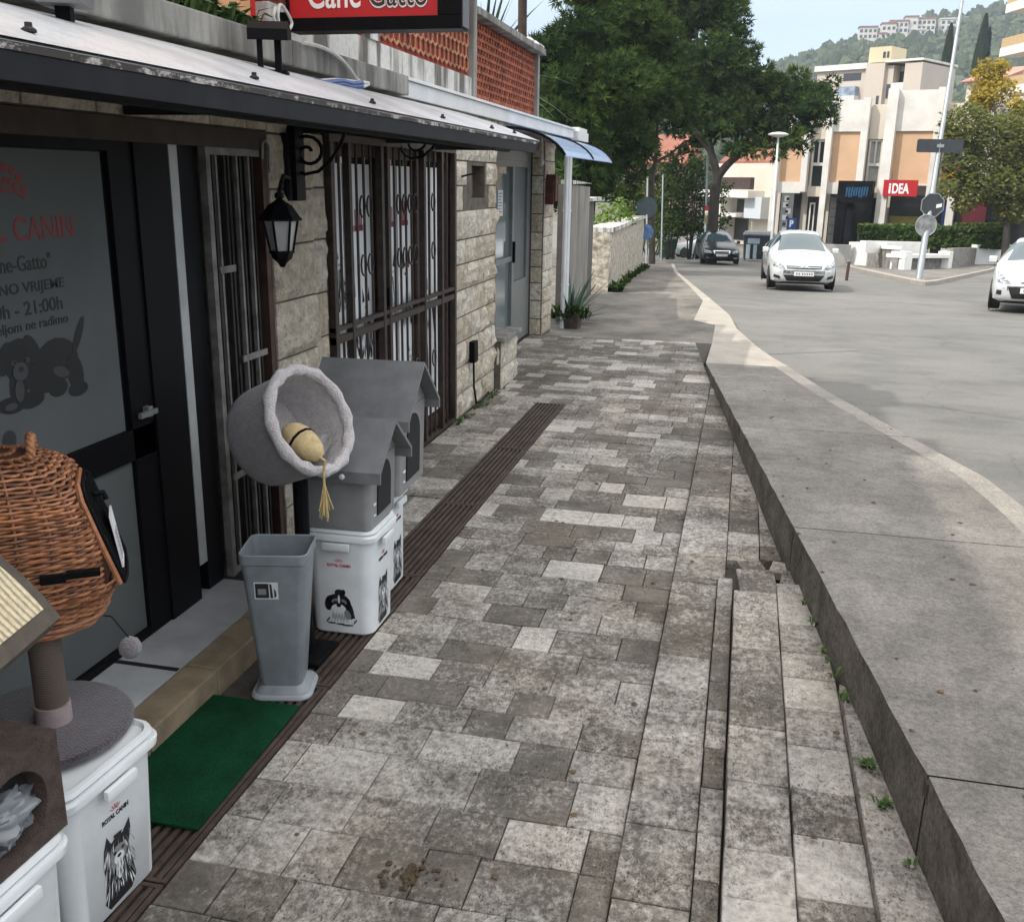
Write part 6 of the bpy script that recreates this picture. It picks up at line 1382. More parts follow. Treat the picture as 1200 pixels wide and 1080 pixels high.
# curved stone wall with a pale coping
q = NT('rubble_wall').set(.9); vo = q.n('ShaderNodeTexVoronoi', feature='DISTANCE_TO_EDGE'); vo.inputs['Scale'].default_value = 3.2; mpg = q.n('ShaderNodeMapping'); mpg.inputs['Scale'].default_value = (1, .7, 1.5); q.L(q.co, mpg.inputs['Vector']); q.L(mpg.outputs[0], vo.inputs['Vector'])
a_ = q.ramp(q.noise(2.2, 7, .7), (.3, (.36,.32,.25)), (.7, (.60,.545,.45))); a_ = q.mix(1., a_, q.ramp(vo.outputs['Distance'], (0, .62), (.05, 1.)), 'MULTIPLY'); a_ = q.mix(1., a_, q.ramp(q.noise(7, 7, .75), (.38, .42), (.56, 1.)), 'MULTIPLY'); q.col(a_); q.bump(vo.outputs['Distance'], .6, .05); RUB = q.m
zpl = (.58, -.04825)
cw = [onp(712,342,*zpl), onp(716,341,*zpl), onp(728,330,*zpl), onp(742,320,*zpl), onp(752,314.5,*zpl)]
tops = [ony(700,272,cw[0].y).z, ony(716,271,cw[1].y).z, ony(730,266,cw[2].y).z, ony(743,259,cw[3].y).z, ony(753,256,cw[4].y).z]
sw = thing('stone_wall', 'curved rubble stone wall with pale coping beside the walkway', 'wall', (cw[0].x, cw[0].y, PA(cw[0].y)))
m_ = MB(); wall_run(m_, [(p.x, p.y, t) for p, t in zip(cw, tops)], .45, zb_); e0 = onp(697,345,*zpl); m_.box((cw[0].x-1.1, cw[0].y+.02, PA(cw[0].y)-.3), (cw[0].x-.46, cw[0].y+.4, tops[0])); wpart(m_, 'wall_body', RUB, sw)
m_ = MB()
for i in range(4):
    (p, t), (p2, t2) = (cw[i], tops[i]), (cw[i+1], tops[i+1]); x0, x1 = p.x+.06, p2.x+.06
    m_.add([(x0,p.y,t+.003),(x1,p2.y,t2+.003),(x1,p2.y,t2+.10),(x0,p.y,t+.10),(x0-.6,p.y,t+.003),(x1-.6,p2.y,t2+.003),(x1-.6,p2.y,t2+.10),(x0-.6,p.y,t+.10)], [(0,1,2,3),(5,4,7,6),(3,2,6,7),(4,0,3,7),(1,5,6,2)])
m_.box((cw[0].x-1.15, cw[0].y-.03, tops[0]+.003), (cw[0].x-.545, cw[0].y+.45, tops[0]+.09)); wpart(m_, 'coping', WPAR, sw)
# pots with agave
pc = onp(672, 384, *zpl)
POTM = simple('mossy_pot', (.07,.055,.045), .9, var=.5, scale=9, bump=.4)
pt = thing('plant_pot', 'dark weathered square pot at the foot of the downpipe', 'plant pot', (pc.x-.03, pc.y, PA(pc.y)-.02)); pt.scale = (.75, .8, .8)
m_ = MB(); loft(m_, [(rrect(.15,.17,.04), 0), (rrect(.19,.21,.05), .26), (rrect(.20,.22,.05), .262), (rrect(.20,.22,.05), .30), (rrect(.17,.19,.04), .30), (rrect(.165,.185,.04), .26)]); m_.build('pot', POTM, pt, smooth=35)
spiky('agave', 'spiky blue green agave growing in the weathered pot', (pc.x-.05, pc.y, PA(pc.y)+.18), .52, 26, 6, AGV, wd=.05, down=.15)
spiky('agave', 'tall upright agave behind the weathered pot', (pc.x-.15, pc.y+.55, PA(pc.y)+.02), 1.0, 22, 7, AGV, wd=.045, down=.08)
rr = random.Random(31); m_ = MB()
for k in range(22): tuft(m_, (pc.x+rr.uniform(-.25,.25), pc.y-.05+rr.uniform(-.25,.3), PA(pc.y)+.15), .1, rr.uniform(.1,.3), 7, rr, .018)
tag(m_.build('pot_grass', SHRUB, fix=False), 'loose grassy leaves spilling over the weathered pot', 'plant')
m_ = MB(); rr = random.Random(5)
for k in range(70):
    t = rr.random(); i = min(3, int(t*4)); p = cw[i].lerp(cw[i+1], t*4-i); tuft(m_, (p.x+.08+rr.uniform(0,.15), p.y, PA(p.y)), .12, rr.uniform(.1,.35), 7, rr, .03)
tag(m_.build('wall_foot_weeds', SHRUB, fix=False), 'dry weeds along the foot of the curved stone wall', 'weeds', kind='stuff')

# ------------------------------------------------------------------ cars
TYRE = simple('tyre_rubber', (.014,.014,.014), .8, var=.2); RIM = simple('alloy_rim', (.32,.33,.34), .3, .7, var=.1); CARG = NT('car_glass').set(.05, 0, .9); CARG.col((.035,.06,.068)); CARG = CARG.m
CHROME = simple('chrome', (.55,.56,.57), .12, 1.0, var=.03); PLATE = simple('number_plate', (.62,.63,.62), .4, var=.03); TRIM = simple('black_trim', (.012,.012,.013), .45, var=.1); LAMPG = NT('headlight_glass').set(.08, .2, .9); LAMPG.col(LAMPG.ramp(LAMPG.noise(14, 4), (.35, (.06,.065,.07)), (.65, (.42,.44,.46)))); LAMPG = LAMPG.m
def paint(name, c):
    q = NT(name).set(.3); q.col(c); q.b.inputs['Coat Weight'].default_value = .8 if c[0] > .1 else .3; q.b.inputs['Specular IOR Level'].default_value = .4 if c[0] > .1 else .2; q.b.inputs['Coat Roughness'].default_value = .04; return q.m
def cr1(xs, ys, x):
    if x <= xs[0]: return ys[0]
    if x >= xs[-1]: return ys[-1]
    for i in range(len(xs)-1):
        if xs[i] <= x <= xs[i+1]:
            t = (x-xs[i])/(xs[i+1]-xs[i]); m0 = 0 if i == 0 else (ys[i+1]-ys[i-1])/(xs[i+1]-xs[i-1])*(xs[i+1]-xs[i]); m1 = 0 if i == len(xs)-2 else (ys[i+2]-ys[i])/(xs[i+2]-xs[i])*(xs[i+1]-xs[i])
            return (2*t**3-3*t*t+1)*ys[i]+(t**3-2*t*t+t)*m0+(-2*t**3+3*t*t)*ys[i+1]+(t**3-t*t)*m1
def car(label, loc, rz_, L, W, H, pm, style):
    t = thing('parked_car', label, 'car', loc, rz_); hw = W/2
    f = L/4.33
    #        y      zlow  belt  top   w     wt
    st = [(0.00, .36, .56, .60, .60, .42), (.05, .27, .64, .68, .78, .60), (.22, .21, .70, .76, .91, .66), (.60, .19, .80, .87, .97, .70), (1.05*f, .19, .90, .97, .985, .735), (1.22*f, .19, .93, 1.03, .99, .725), (1.95*f, .19, .97, 1.40*H/1.49, 1.0, .60), (2.35*f, .19, .98, 1.475*H/1.49, 1.0, .60), (3.0*f, .19, 1.0, 1.46*H/1.49, 1.0, .585), (3.65*f, .19, 1.01, 1.36*H/1.49, .985, .56), (4.0*f, .22, 1.0, 1.15*H/1.49, .95, .58), (4.22*f, .28, .90, .98, .90, .60), (4.33*f, .40, .70, .74, .72, .5)]
    if style == 'sedan': st[8:] = [(2.9*f, .19, 1.0, 1.45*H/1.49, 1.0, .585), (3.5*f, .19, 1.0, 1.16*H/1.49, .985, .62), (3.8*f, .22, .98, 1.05, .96, .70), (4.2*f, .28, .90, 1.0, .90, .66), (4.33*f, .40, .70, .76, .76, .5)]
    ys = [s_[0] for s_ in st]; cols = list(zip(*st)); NY = 84; rows = []
    for i in range(NY+1):
        y = L*(i/NY)**1.15 if i else 0; y = min(y, ys[-1]); zl, zb2, zt2, w_, wt = [cr1(ys, c, y) for c in cols[1:]]; w_ *= hw; wt = wt*hw*1.0
        P_ = [(0, zl+.01), (w_*.80, zl), (w_*.955, zl+.06), (w_*.99, zl+.20), (w_, (zl+zb2)/2+.06), (w_*.985, zb2-.10), (w_*.945, zb2), None, None, (wt, zt2-.055*min(1, (zt2-zb2)*4)), (wt*.90, zt2-.015), (wt*.55, zt2+.012), (0, zt2+.022)]
        a, b = P_[6], P_[9]; P_[7] = (a[0]+(b[0]-a[0])*.33, a[1]+(b[1]-a[1])*.36); P_[8] = (a[0]+(b[0]-a[0])*.66, a[1]+(b[1]-a[1])*.70)
        rows.append((y, P_))
    n = 13; vs = []; full = []
    for y, P_ in rows:
        o_ = [(x, z) for x, z in P_] + [(-x, z) for x, z in P_[-2:0:-1]]; full.append(o_); vs += [Vector((x, y, z)) for x, z in o_]
    k = len(full[0]); mbB, mbW, mbS = MB(), MB(), MB()
    bf, wf, sf = [], [], []
    ws0, ws1 = 1.16*f, 2.02*f
    se = 3.55*f if style != 'sedan' else 3.15*f
    for i in range(NY):
        yc = (rows[i][0]+rows[i+1][0])/2
        for j in range(k):
            jj = min(j, k-1-j); fc = (i*k+j, i*k+(j+1)%k, (i+1)*k+(j+1)%k, (i+1)*k+j)
            side = jj in (6,7,8) if j < 12 else jj in (6,7,8)
            top = jj >= 9 if True else False
            zt2 = cr1(ys, cols[3], yc); zb2 = cr1(ys, cols[2], yc)
            if top and ws0 < yc < ws1: wf.append(fc)
            elif side and 1.75*f < yc < se and zt2-zb2 > .22 and not (2.55*f < yc < 2.66*f): sf.append(fc)
            elif style != 'sedan' and top and 3.72*f < yc < 4.05*f: wf.append(fc)
            elif style == 'sedan' and top and 3.0*f < yc < 3.5*f: wf.append(fc)
            else: bf.append(fc)
    cap = tuple(range(k)); bf.append(cap[::-1]); bf.append(tuple(NY*k+j for j in range(k)))
    for mb, fcs, nm, mt in ((mbB, bf, 'body', pm), (mbW, wf, 'windscreen', CARG), (mbS, sf, 'side_window', CARG)):
        mp_ = {}; v2 = []; f2 = []
        for fc in fcs:
            q_ = []
            for a in fc:
                if a not in mp_: mp_[a] = len(v2); v2.append(vs[a])
                q_.append(mp_[a])
            f2.append(q_)
        mb.add(v2, f2); mb.each(nm, mt, t, smooth=45, fix=False) if nm != 'body' else mb.build(nm, mt, t, smooth=45)
    bvh = BVHTree.FromPolygons(vs, bf+wf+sf)
    def hit(x, z, off, fr=(0,-1)):
        loc_, nrm, _, _ = bvh.ray_cast(Vector((x, -3, z)), Vector((0, 1, 0))); return None if loc_ is None else loc_ - Vector((0, off, 0))
    def decal(name, mt, quads, off=.012, nu=8, nv=4, both=True, parent=None):
        m_ = MB()
        for sg_ in ((1, -1) if both else (1,)):
            for qd in quads:
                pts_ = []; ok = True
                for v in range(nv+1):
                    for u in range(nu+1):
                        a = Vector(qd[0]).lerp(Vector(qd[1]), u/nu); b = Vector(qd[3]).lerp(Vector(qd[2]), u/nu); c = a.lerp(b, v/nv); h_ = hit(c.x*sg_, c.y, off)
                        if h_ is None: h_ = Vector((c.x*sg_, .25, c.y))
                        pts_.append(h_)
                m_.add(pts_, [(v*(nu+1)+u, v*(nu+1)+u+1, (v+1)*(nu+1)+u+1, (v+1)*(nu+1)+u) for v in range(nv) for u in range(nu)])
                if not both: pass
        return m_.build(name, mt, parent or t, smooth=60, fix=False)
    s_ = hw/.895
    if style == 'hatch':
        for sg_ in (1, -1): 
            m_ = MB(); decal('headlight', LAMPG, [[(sg_*.49*s_,.585),(sg_*.80*s_,.645),(sg_*.82*s_,.80),(sg_*.56*s_,.70)]], .014, both=False)
        decal('upper_grille', TRIM, [[(-.44,.60),(.44,.60),(.47,.675),(-.47,.675)]], .012, 14, both=False)
        decal('grille_chevron', CHROME, [[(-.44,.628),(0,.636),(0,.652),(-.44,.642)],[(.0,.636),(.44,.628),(.44,.642),(0,.652)],[(-.13,.62),(0,.672),(0,.70),(-.14,.64)],[(0,.672),(.13,.62),(.14,.64),(0,.70)]], .02, 8, both=False)
        decal('lower_intake', TRIM, [[(-.42,.27),(.42,.27),(.54,.44),(-.54,.44)]], .012, 14, both=False)
        for sg_ in (1, -1): decal('fog_light', TRIM, [[(sg_*.60*s_,.33),(sg_*.78*s_,.36),(sg_*.77*s_,.44),(sg_*.62*s_,.40)]], .014, both=False)
        pz = .415
    elif style == 'sedan':
        for sg_ in (1, -1): decal('headlight', LAMPG, [[(sg_*.48*s_,.55),(sg_*.80*s_,.58),(sg_*.79*s_,.72),(sg_*.50*s_,.66)]], .014, both=False)
        decal('grille_surround', CHROME, [[(-.36,.50),(.36,.50),(.40,.69),(-.40,.69)]], .012, 12, both=False); decal('upper_grille', TRIM, [[(-.32,.52),(.32,.52),(.35,.66),(-.35,.66)]], .018, 12, both=False); decal('grille_bar', CHROME, [[(-.32,.585),(.32,.585),(.32,.60),(-.32,.60)]], .023, 12, both=False)
        decal('lower_intake', TRIM, [[(-.5,.29),(.5,.29),(.5,.36),(-.5,.36)]], .012, 12, both=False)
        for sg_ in (1, -1): decal('fog_light', LAMPG, [[(sg_*.55*s_,.30),(sg_*.70*s_,.32),(sg_*.70*s_,.38),(sg_*.55*s_,.36)]], .014, both=False)
        pz = .42
    else:
        for sg_ in (1, -1): decal('headlight', LAMPG, [[(sg_*.46*s_,.60),(sg_*.74*s_,.62),(sg_*.80*s_,.82),(sg_*.60*s_,.74)]], .014, both=False)
        decal('lower_intake', TRIM, [[(-.40,.30),(.40,.30),(.50,.54),(-.50,.54)]], .012, 12, both=False); decal('upper_grille', TRIM, [[(-.28,.62),(.28,.62),(.26,.645),(-.26,.645)]], .012, both=False)
        for sg_ in (1, -1): decal('fog_light', TRIM, [[(sg_*.64*s_,.37),(sg_*.74*s_,.37),(sg_*.74*s_,.46),(sg_*.64*s_,.46)]], .014, 4, 4, both=False)
        decal('badge', CHROME, [[(-.05,.57),(.05,.57),(.05,.66),(-.05,.66)]], .02, 3, 3, both=False); pz = .42
    decal('bumper_trim', TRIM, [[(-.62*s_,.205),(.62*s_,.205),(.66*s_,.245),(-.66*s_,.245)]], .010, 12, both=False)
    h_ = hit(0, pz+.05, .03); py_ = h_.y
    m_ = MB(); m_.box((-.26,py_-.012,pz),(.26,py_,pz+.11)); pl = m_.build('number_plate', PLATE, t)
    m_ = MB()
    for kx in range(7): x = -.20+.06*kx+(.03 if kx > 1 else 0); m_.box((x,py_-.015,pz+.03),(x+.03,py_-.0125,pz+.08))
    m_.build('plate_marks', simple('plate_grey', (.10,.11,.12), .6), pl)
    for sg_ in (1, -1):
        m_ = MB(); m_.prism([(1.53*f,.94),(1.62*f,.92),(1.67*f,.95),(1.66*f,1.04),(1.60*f,1.06),(1.53*f,1.02)], sg_*.15, 'x', sg_*(hw-.02)); mr = m_.build('wing_mirror', pm, t, smooth=30); m_ = MB(); m_.box((sg_*(hw-.10) if sg_ > 0 else -hw-.02, 1.60*f, .93), (hw+.02 if sg_ > 0 else hw*0-(hw-.10), 1.66*f, .96)); m_.build('mirror_stalk', TRIM, mr)
        for yw in (.82*f, 3.45*f):
            wd_ = cr1(ys, cols[4], yw)*hw
            m_ = MB(); m_.lathe([(.36,-.01),(.36,.006)], 24, mat=Matrix.Translation((sg_*(wd_*.985), yw, .325)) @ Matrix.Rotation(R(90*sg_), 4, 'Y')); m_.build('wheel_arch', TRIM, t)
            WM = Matrix.Translation((sg_*(wd_-.21), yw, .312)) @ Matrix.Rotation(R(90*sg_), 4, 'Y')
            m_ = MB(); m_.lathe([(.20,0),(.29,0),(.312,.03),(.312,.19),(.29,.222),(.215,.225)], 24, mat=WM); wh = m_.build('wheel', TYRE, t, smooth=40)
            m_ = MB(); m_.lathe([(.005,.21),(.04,.214),(.05,.21)], 12, mat=WM)
            for sp_ in range(7): m_.box((-.025,.04,.204),(.025,.205,.222), WM @ Matrix.Rotation(sp_*.8976, 4, 'Z'))
            m_.lathe([(.19,.215),(.214,.226),(.214,.20),(.19,.20)], 20, mat=WM, cap=False); m_.build('rim', RIM, wh)
        # door lines and handles on the flank
        m_ = MB()
        for yd in (1.62*f, 2.62*f, 3.45*f if style != 'sedan' else 3.3*f):
            w_ = hw*1.002; m_.box((sg_*(w_-.004), yd, .34), (sg_*(w_+.001), yd+.008, .90))
        m_.each('door_gap', TRIM, t)
        m_ = MB()
        for yd in (2.35*f, 3.2*f): m_.box((sg_*(hw-.02), yd, .80), (sg_*(hw+.012), yd+.16, .825))
        m_.each('door_handle', pm, t)
    m_ = MB(); m_.box((-hw*.8,.45,.16),(hw*.8,L-.4,.24)); m_.build('underbody', TRIM, t)
    return t
WHITE_P, BLACK_P, SILV_P = paint('white_car_paint', (.50,.52,.52)), paint('black_car_paint', (.008,.010,.012)), paint('silver_car_paint', (.40,.43,.45))
def on_road(px, py, d): p = atd(px, py, d); return Vector((p.x, p.y, rz(p.y)+.004))
car('white hatchback facing the camera in the middle of the road', on_road(940, 342, 26.4), R(2.5), 4.33, 1.79, 1.49, WHITE_P, 'hatch')
car('glossy black saloon car in the shade of the umbrella pine', on_road(845, 311, 47), R(8), 4.8, 1.84, 1.48, BLACK_P, 'sedan')
car('white hatchback cut off by the right edge of the photo', on_road(1208, 368, 20.2), R(-15), 4.0, 1.71, 1.45, WHITE_P, 'small')
car('small silver car parked sideways behind the black saloon', on_road(786, 297, 60), R(-74), 3.9, 1.70, 1.48, SILV_P, 'small')

# ------------------------------------------------------------------ traffic island with planter, hedge, mast and signs
ROADP = (.47, -.0488)
g = MB(); isl = [onp(a, b, *ROADP) for a, b in ((979,305),(993,315),(1030,324),(1070,333),(1084,335),(1095,334),(1130,326),(1160,319),(1195,311),(1260,300),(1010,298))]
top = [(p.x, p.y, rz(p.y)+.13) for p in isl]; n_ = len(top); cx = sum(p.x for p in isl)/n_; cy = sum(p.y for p in isl)/n_
inn = [(p.x+(cx-p.x)*.05, p.y+(cy-p.y)*.05, rz(p.y+(cy-p.y)*.05)+.13) for p in isl]
g.add(top+inn+[(p.x, p.y, rz(p.y)-.2) for p in isl], [(i, (i+1)%n_, n_+(i+1)%n_, n_+i) for i in range(n_)] + [(2*n_+i, 2*n_+(i+1)%n_, (i+1)%n_, i) for i in range(n_)]); struct(g, 'island_kerb', KERBM)
g = MB(); sheet(g, [(p[0], p[1]) for p in inn], lambda y: rz(y)+.128, 0, 3); struct(g, 'island_pavement', CONC)
PW = simple('white_planter_wall', (.78,.765,.72), .85, var=.07, scale=1.2); PS = NT('rough_stone_panel').set(.95); PS.col(PS.ramp(PS.noise(4, 6, .7), (.35, (.12,.11,.10)), (.65, (.33,.31,.28)))); PS.bump(PS.noise(12, 5), .8, .05); PS = PS.m
pl = thing('planter', 'white walled stone planter with a built in bench on the traffic island', 'planter', onp(1075, 318, *ROADP))
KP = {k: onp(*p, *ROADP) for k, p in dict(L=(992,312.5), A=(1014,314.5), B=(1042,318.5), C=(1058,319.5), D=(1110,318), E=(1142,312.5), F=(1192,313)).items()}
def pw(mb, a, b, h0, h1, th=.3, inset=0.0):
    d = (b-a); d.z = 0; d.normalize(); nn = Vector((-d.y, d.x, 0)); z0 = min(rz(a.y), rz(b.y))+.1; zz = lambda p: rz(p.y)+.13
    a = a + nn*inset; b = b + nn*inset; A2, B2 = a+nn*th, b+nn*th
    mb.add([(a.x,a.y,zz(a)+h0),(b.x,b.y,zz(b)+h0),(B2.x,B2.y,zz(b)+h0),(A2.x,A2.y,zz(a)+h0),(a.x,a.y,zz(a)+h1),(b.x,b.y,zz(b)+h1),(B2.x,B2.y,zz(b)+h1),(A2.x,A2.y,zz(a)+h1)], [(3,2,1,0),(4,5,6,7),(0,1,5,4),(1,2,6,5),(2,3,7,6),(3,0,4,7)])
m_ = MB(); pw(m_, KP['L'], KP['A'], -.1, 1.12, .4); pw(m_, KP['E'], KP['F'], -.1, 1.12, .4); pw(m_, KP['B'], KP['C'], -.1, .78, .5); pw(m_, KP['D'], KP['D'].lerp(KP['E'], .12), -.1, .80, .5); m_.each('white_wall', PW, pl, True); m_ = MB(); pw(m_, KP['A'].lerp(KP['B'], .02), KP['B'], .863, 1.0, .4); wpart(m_, 'coping', PW, pl)
m_ = MB(); pw(m_, KP['A'], KP['B'], -.1, .86, .3, .06); pw(m_, KP['D'].lerp(KP['E'], .13), KP['E'], -.1, .95, .3, .03); pw(m_, KP['C'], KP['D'], -.1, .50, .25, .30); m_.each('stone_panel', PS, pl, True)
m_ = MB(); pw(m_, KP['C'], KP['D'], .50+.003, .66, .9, -.05); wpart(m_, 'bench_slab', PW, pl)
m_ = MB(); pw(m_, KP['B'].lerp(KP['C'], .2), KP['D'].lerp(KP['E'], .1), .66, 1.20, .3, 1.4); wpart(m_, 'back_wall', PW, pl)
# trimmed hedge on the planter
hd = thing('hedge', 'clipped green hedge growing behind the white planter walls', 'hedge', atd(1090, 292, 61))
rr = random.Random(6); m_ = MB(); Hd = 61
for a, b, d0, d1, zt_, zbm in ((1006,1100,60,58.4,263,291),(1100,1182,58.4,56.3,266,290),(1120,1182,59,57.3,262,285)):
    for k in range(5200):
        u = rr.random(); px = a+(b-a)*u; f = rr.random(); py = zt_+(zbm-zt_)*(f**1.3); dd = d0+(d1-d0)*u + (0 if f > .12 else rr.uniform(0, 1.6)) + rr.gauss(0, .08) + .18*noise.noise((px*.12, py*.15, 0)); p = atd(px, py+1.2*noise.noise((px*.1, 3, 0)), dd)
        s_ = rr.uniform(.08, .17); U_ = Vector((rr.uniform(-1,1), rr.uniform(-1,1), rr.uniform(-1,1))).normalized(); V_ = U_.orthogonal().normalized(); m_.add([p-U_*s_, p+V_*s_*.6, p+U_*s_, p-V_*s_*.6], [(0,1,2,3)], rr.random()*.6 + (.4 if f < .12 else 0))
wpart(m_, 'foliage', HEDGE, hd, fix=False)
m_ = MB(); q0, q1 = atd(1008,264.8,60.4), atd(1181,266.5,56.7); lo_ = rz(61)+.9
m_.add([(q0.x,q0.y,lo_),(q1.x,q1.y,lo_),(q1.x,q1.y,q1.z),(q0.x,q0.y,q0.z),(q0.x,q0.y+.9,lo_),(q1.x,q1.y+.9,lo_),(q1.x,q1.y+.9,q1.z),(q0.x,q0.y+.9,q0.z)], [(0,1,2,3),(4,5,6,7),(0,1,5,4),(1,2,6,5),(2,3,7,6),(3,0,4,7)]); wpart(m_, 'inner_fill', simple('hedge_inside', (.02,.032,.012), .9, var=.3), hd)  # solid dark box filling the inside of the hedge
GALV = simple('galvanised_steel', (.34,.36,.37), .45, .5, var=.12, scale=2); SBACK = simple('sign_back_grey', (.26,.275,.28), .5, .3, var=.12, scale=5); DBACK = simple('dark_sign_back', (.035,.038,.042), .5, var=.2)
mb0 = onp(1076, 331, *ROADP); md = (mb0-EYE).dot(FWD)
ms = thing('street_mast', 'tall slightly leaning grey steel mast on the tip of the traffic island', 'mast', (mb0.x, mb0.y, rz(mb0.y)+.13))
mt_ = atd(1134, -40, md*1.0); bs = Vector((mb0.x, mb0.y, rz(mb0.y)+.1))
m_ = MB(); m_.tube([bs, bs.lerp(mt_, .28)], [.115, .105], 12); m_.tube([bs.lerp(mt_, .28), mt_], [.085, .05], 12); wpart(m_, 'mast_tube', GALV, ms, smooth=40)
m_ = MB(); m_.box((-.2,-.2,-.02),(.2,.2,.03), Matrix.Translation(bs)); wpart(m_, 'base_plate', GALV, ms)
def along(py): # point on the mast at image row py
    best = min((abs((lambda d: 540-FPX*d.dot(UPV)/d.dot(FWD))(bs.lerp(mt_, k/400)-EYE)-py), k) for k in range(401)); return bs.lerp(mt_, best[1]/400)
c = along(171); ub = thing('sign_board', 'dark rectangular sign board seen from behind on the mast', 'sign', c)
m_ = MB(); M4 = frame_m(c + Vector((0,-.12,0)), RGT*1.0 - Vector((0,0,RGT.z)), (0,0,1)); loft(m_, [([(x, y) for x, y in rrect(.80,.22,.06)], -.02), ([(x, y) for x, y in rrect(.80,.22,.06)], .02)]); m_.v = [tuple(M4 @ Vector(v)) for v in m_.v]; wpart(m_, 'board', DBACK, ub)
m_ = MB(); m_.box((-.12,-.05,.021),(.12,.05,.05), M4); m_.box((-.03,-.27,.021),(-.0,.1,.03), M4); wpart(m_, 'clamp', GALV, ub)
c = along(240)+Vector((.05,-.15,0)); oc_ = thing('octagon_sign', 'octagonal stop sign seen from behind on the mast', 'sign', c)
M4 = frame_m(c, RGT-Vector((0,0,RGT.z)), (0,0,1)); m_ = MB(); m_.prism([(.40*math.cos(R(22.5+45*k)), .40*math.sin(R(22.5+45*k))) for k in range(8)], .006, 'z', 0, M4); wpart(m_, 'sign_plate', DBACK, oc_)
m_ = MB()
for k in range(8): a, b = R(22.5+45*k), R(67.5+45*k); m_.prism([(.40*math.cos(a),.40*math.sin(a)),(.43*math.cos(a),.43*math.sin(a)),(.43*math.cos(b),.43*math.sin(b)),(.40*math.cos(b),.40*math.sin(b))], .02, 'z', -.006, M4)
wpart(m_, 'sign_rim', SBACK, oc_); m_ = MB(); m_.prism([(.13,-.1),(.32,-.06),(.32,.06),(.13,.02)], .004, 'z', .008, M4); wpart(m_, 'sticker', PW, oc_)
c = along(264)+Vector((-.06,-.16,0)); rd = thing('round_sign', 'round grey sign seen from behind below the octagonal sign', 'sign', c)
M4 = frame_m(c, RGT-Vector((0,0,RGT.z)), (0,0,1)); m_ = MB(); m_.lathe([(.001,0),(.36,0),(.36,.012),(.001,.012)], 24, mat=M4, cap=False); wpart(m_, 'sign_plate', NT('mottled_sign_back').set(.5,.2).m if False else simple('mottled_sign_back', (.22,.225,.22), .5, .2, var=.55, scale=5), rd)
m_ = MB(); m_.tube([M4 @ Vector((.36*math.cos(k*.2618), .36*math.sin(k*.2618), .006)) for k in range(24)], .022, 6, closed=True); wpart(m_, 'sign_rim', SBACK, rd)
m_ = MB(); p = on_road(992, 327, 34); m_.tube([p-Vector((0,0,.1)), p+Vector((.02,0,.62))], .055, 10); m_.lathe([(.06,0),(.06,.015),(.02,.03)], 10, p+Vector((.02,0,.62))); tag(m_.build('bollard', simple('rusty_bollard', (.06,.035,.022), .8, var=.4, scale=8)), 'short rusty bollard in the road right of the white hatchback', 'bollard')
# street lamp and parking sign, poster column
lp = on_road(903, 297, 46); sl_ = thing('street_lamp', 'white street lamp with a flat round head under the umbrella pine', 'street lamp', lp)
lt = atd(912, 160, 46); m_ = MB(); m_.tube([(lp.x,lp.y,lp.z), (lt.x,lt.y,lt.z)], [.065,.045], 10); wpart(m_, 'pole', WHITEP, sl_); m_ = MB(); m_.lathe([(.06,-.05),(.28,.0),(.46,.06),(.47,.10),(.30,.17),(.05,.20)], 20, lt); wpart(m_, 'lamp_head', WHR, sl_)
BLUE = simple('sign_blue', (.012,.05,.24), .4, var=.05)
pb = on_road(927, 284, 52); ps_ = thing('parking_sign', 'blue square parking sign with a white P in front of the shops', 'sign', pb)
c = atd(927.5, 262, 52); m_ = MB(); m_.tube([(c.x,c.y+.05,pb.z),(c.x,c.y+.05,c.z+.3)], .03, 8); wpart(m_, 'post', GALV, ps_); m_ = MB(); m_.box((c.x-.24,c.y-.01,c.z-.28),(c.x+.24,c.y+.01,c.z+.28)); wpart(m_, 'sign_plate', BLUE, ps_)
wtext('sign_lettering', 'P', .20, .36, WLET, frame_m((c.x, c.y-.013, c.z), (1,0,0), (0,0,1)), ps_, .05)
c = atd(922, 246, 53); ad = thing('poster_column', 'narrow board with torn white posters behind the parking sign', 'notice board', (c.x, c.y, rz(c.y)))
m_ = MB(); m_.box((c.x-.32,c.y,rz(c.y)),(c.x+.32,c.y+.12,c.z+.85)); wpart(m_, 'board', GREYW, ad); m_ = MB(); rr = random.Random(8)
for k in range(6): x, z = c.x+rr.uniform(-.25,.05), c.z-1.2+.33*k; m_.box((x,c.y-.012-.002*k,z),(x+.24,c.y-.004,z+.28))
wpart(m_, 'poster', PW, ad); m_ = MB()
for k in range(6): x, z = c.x+rr.uniform(-.22,.1), c.z-1.15+.33*k; m_.box((x,c.y-.03,z),(x+.14,c.y-.026,z+.15))
wpart(m_, 'poster_picture', INKB, ad)
m_ = MB(); c = atd(986, 280, 55); m_.tube([(c.x,c.y,rz(c.y)),(c.x,c.y,atd(990,240,55).z)], .05, 8); tag(m_.build('iron_post', BLACK), 'thin black post standing in front of the black shop portal', 'post')
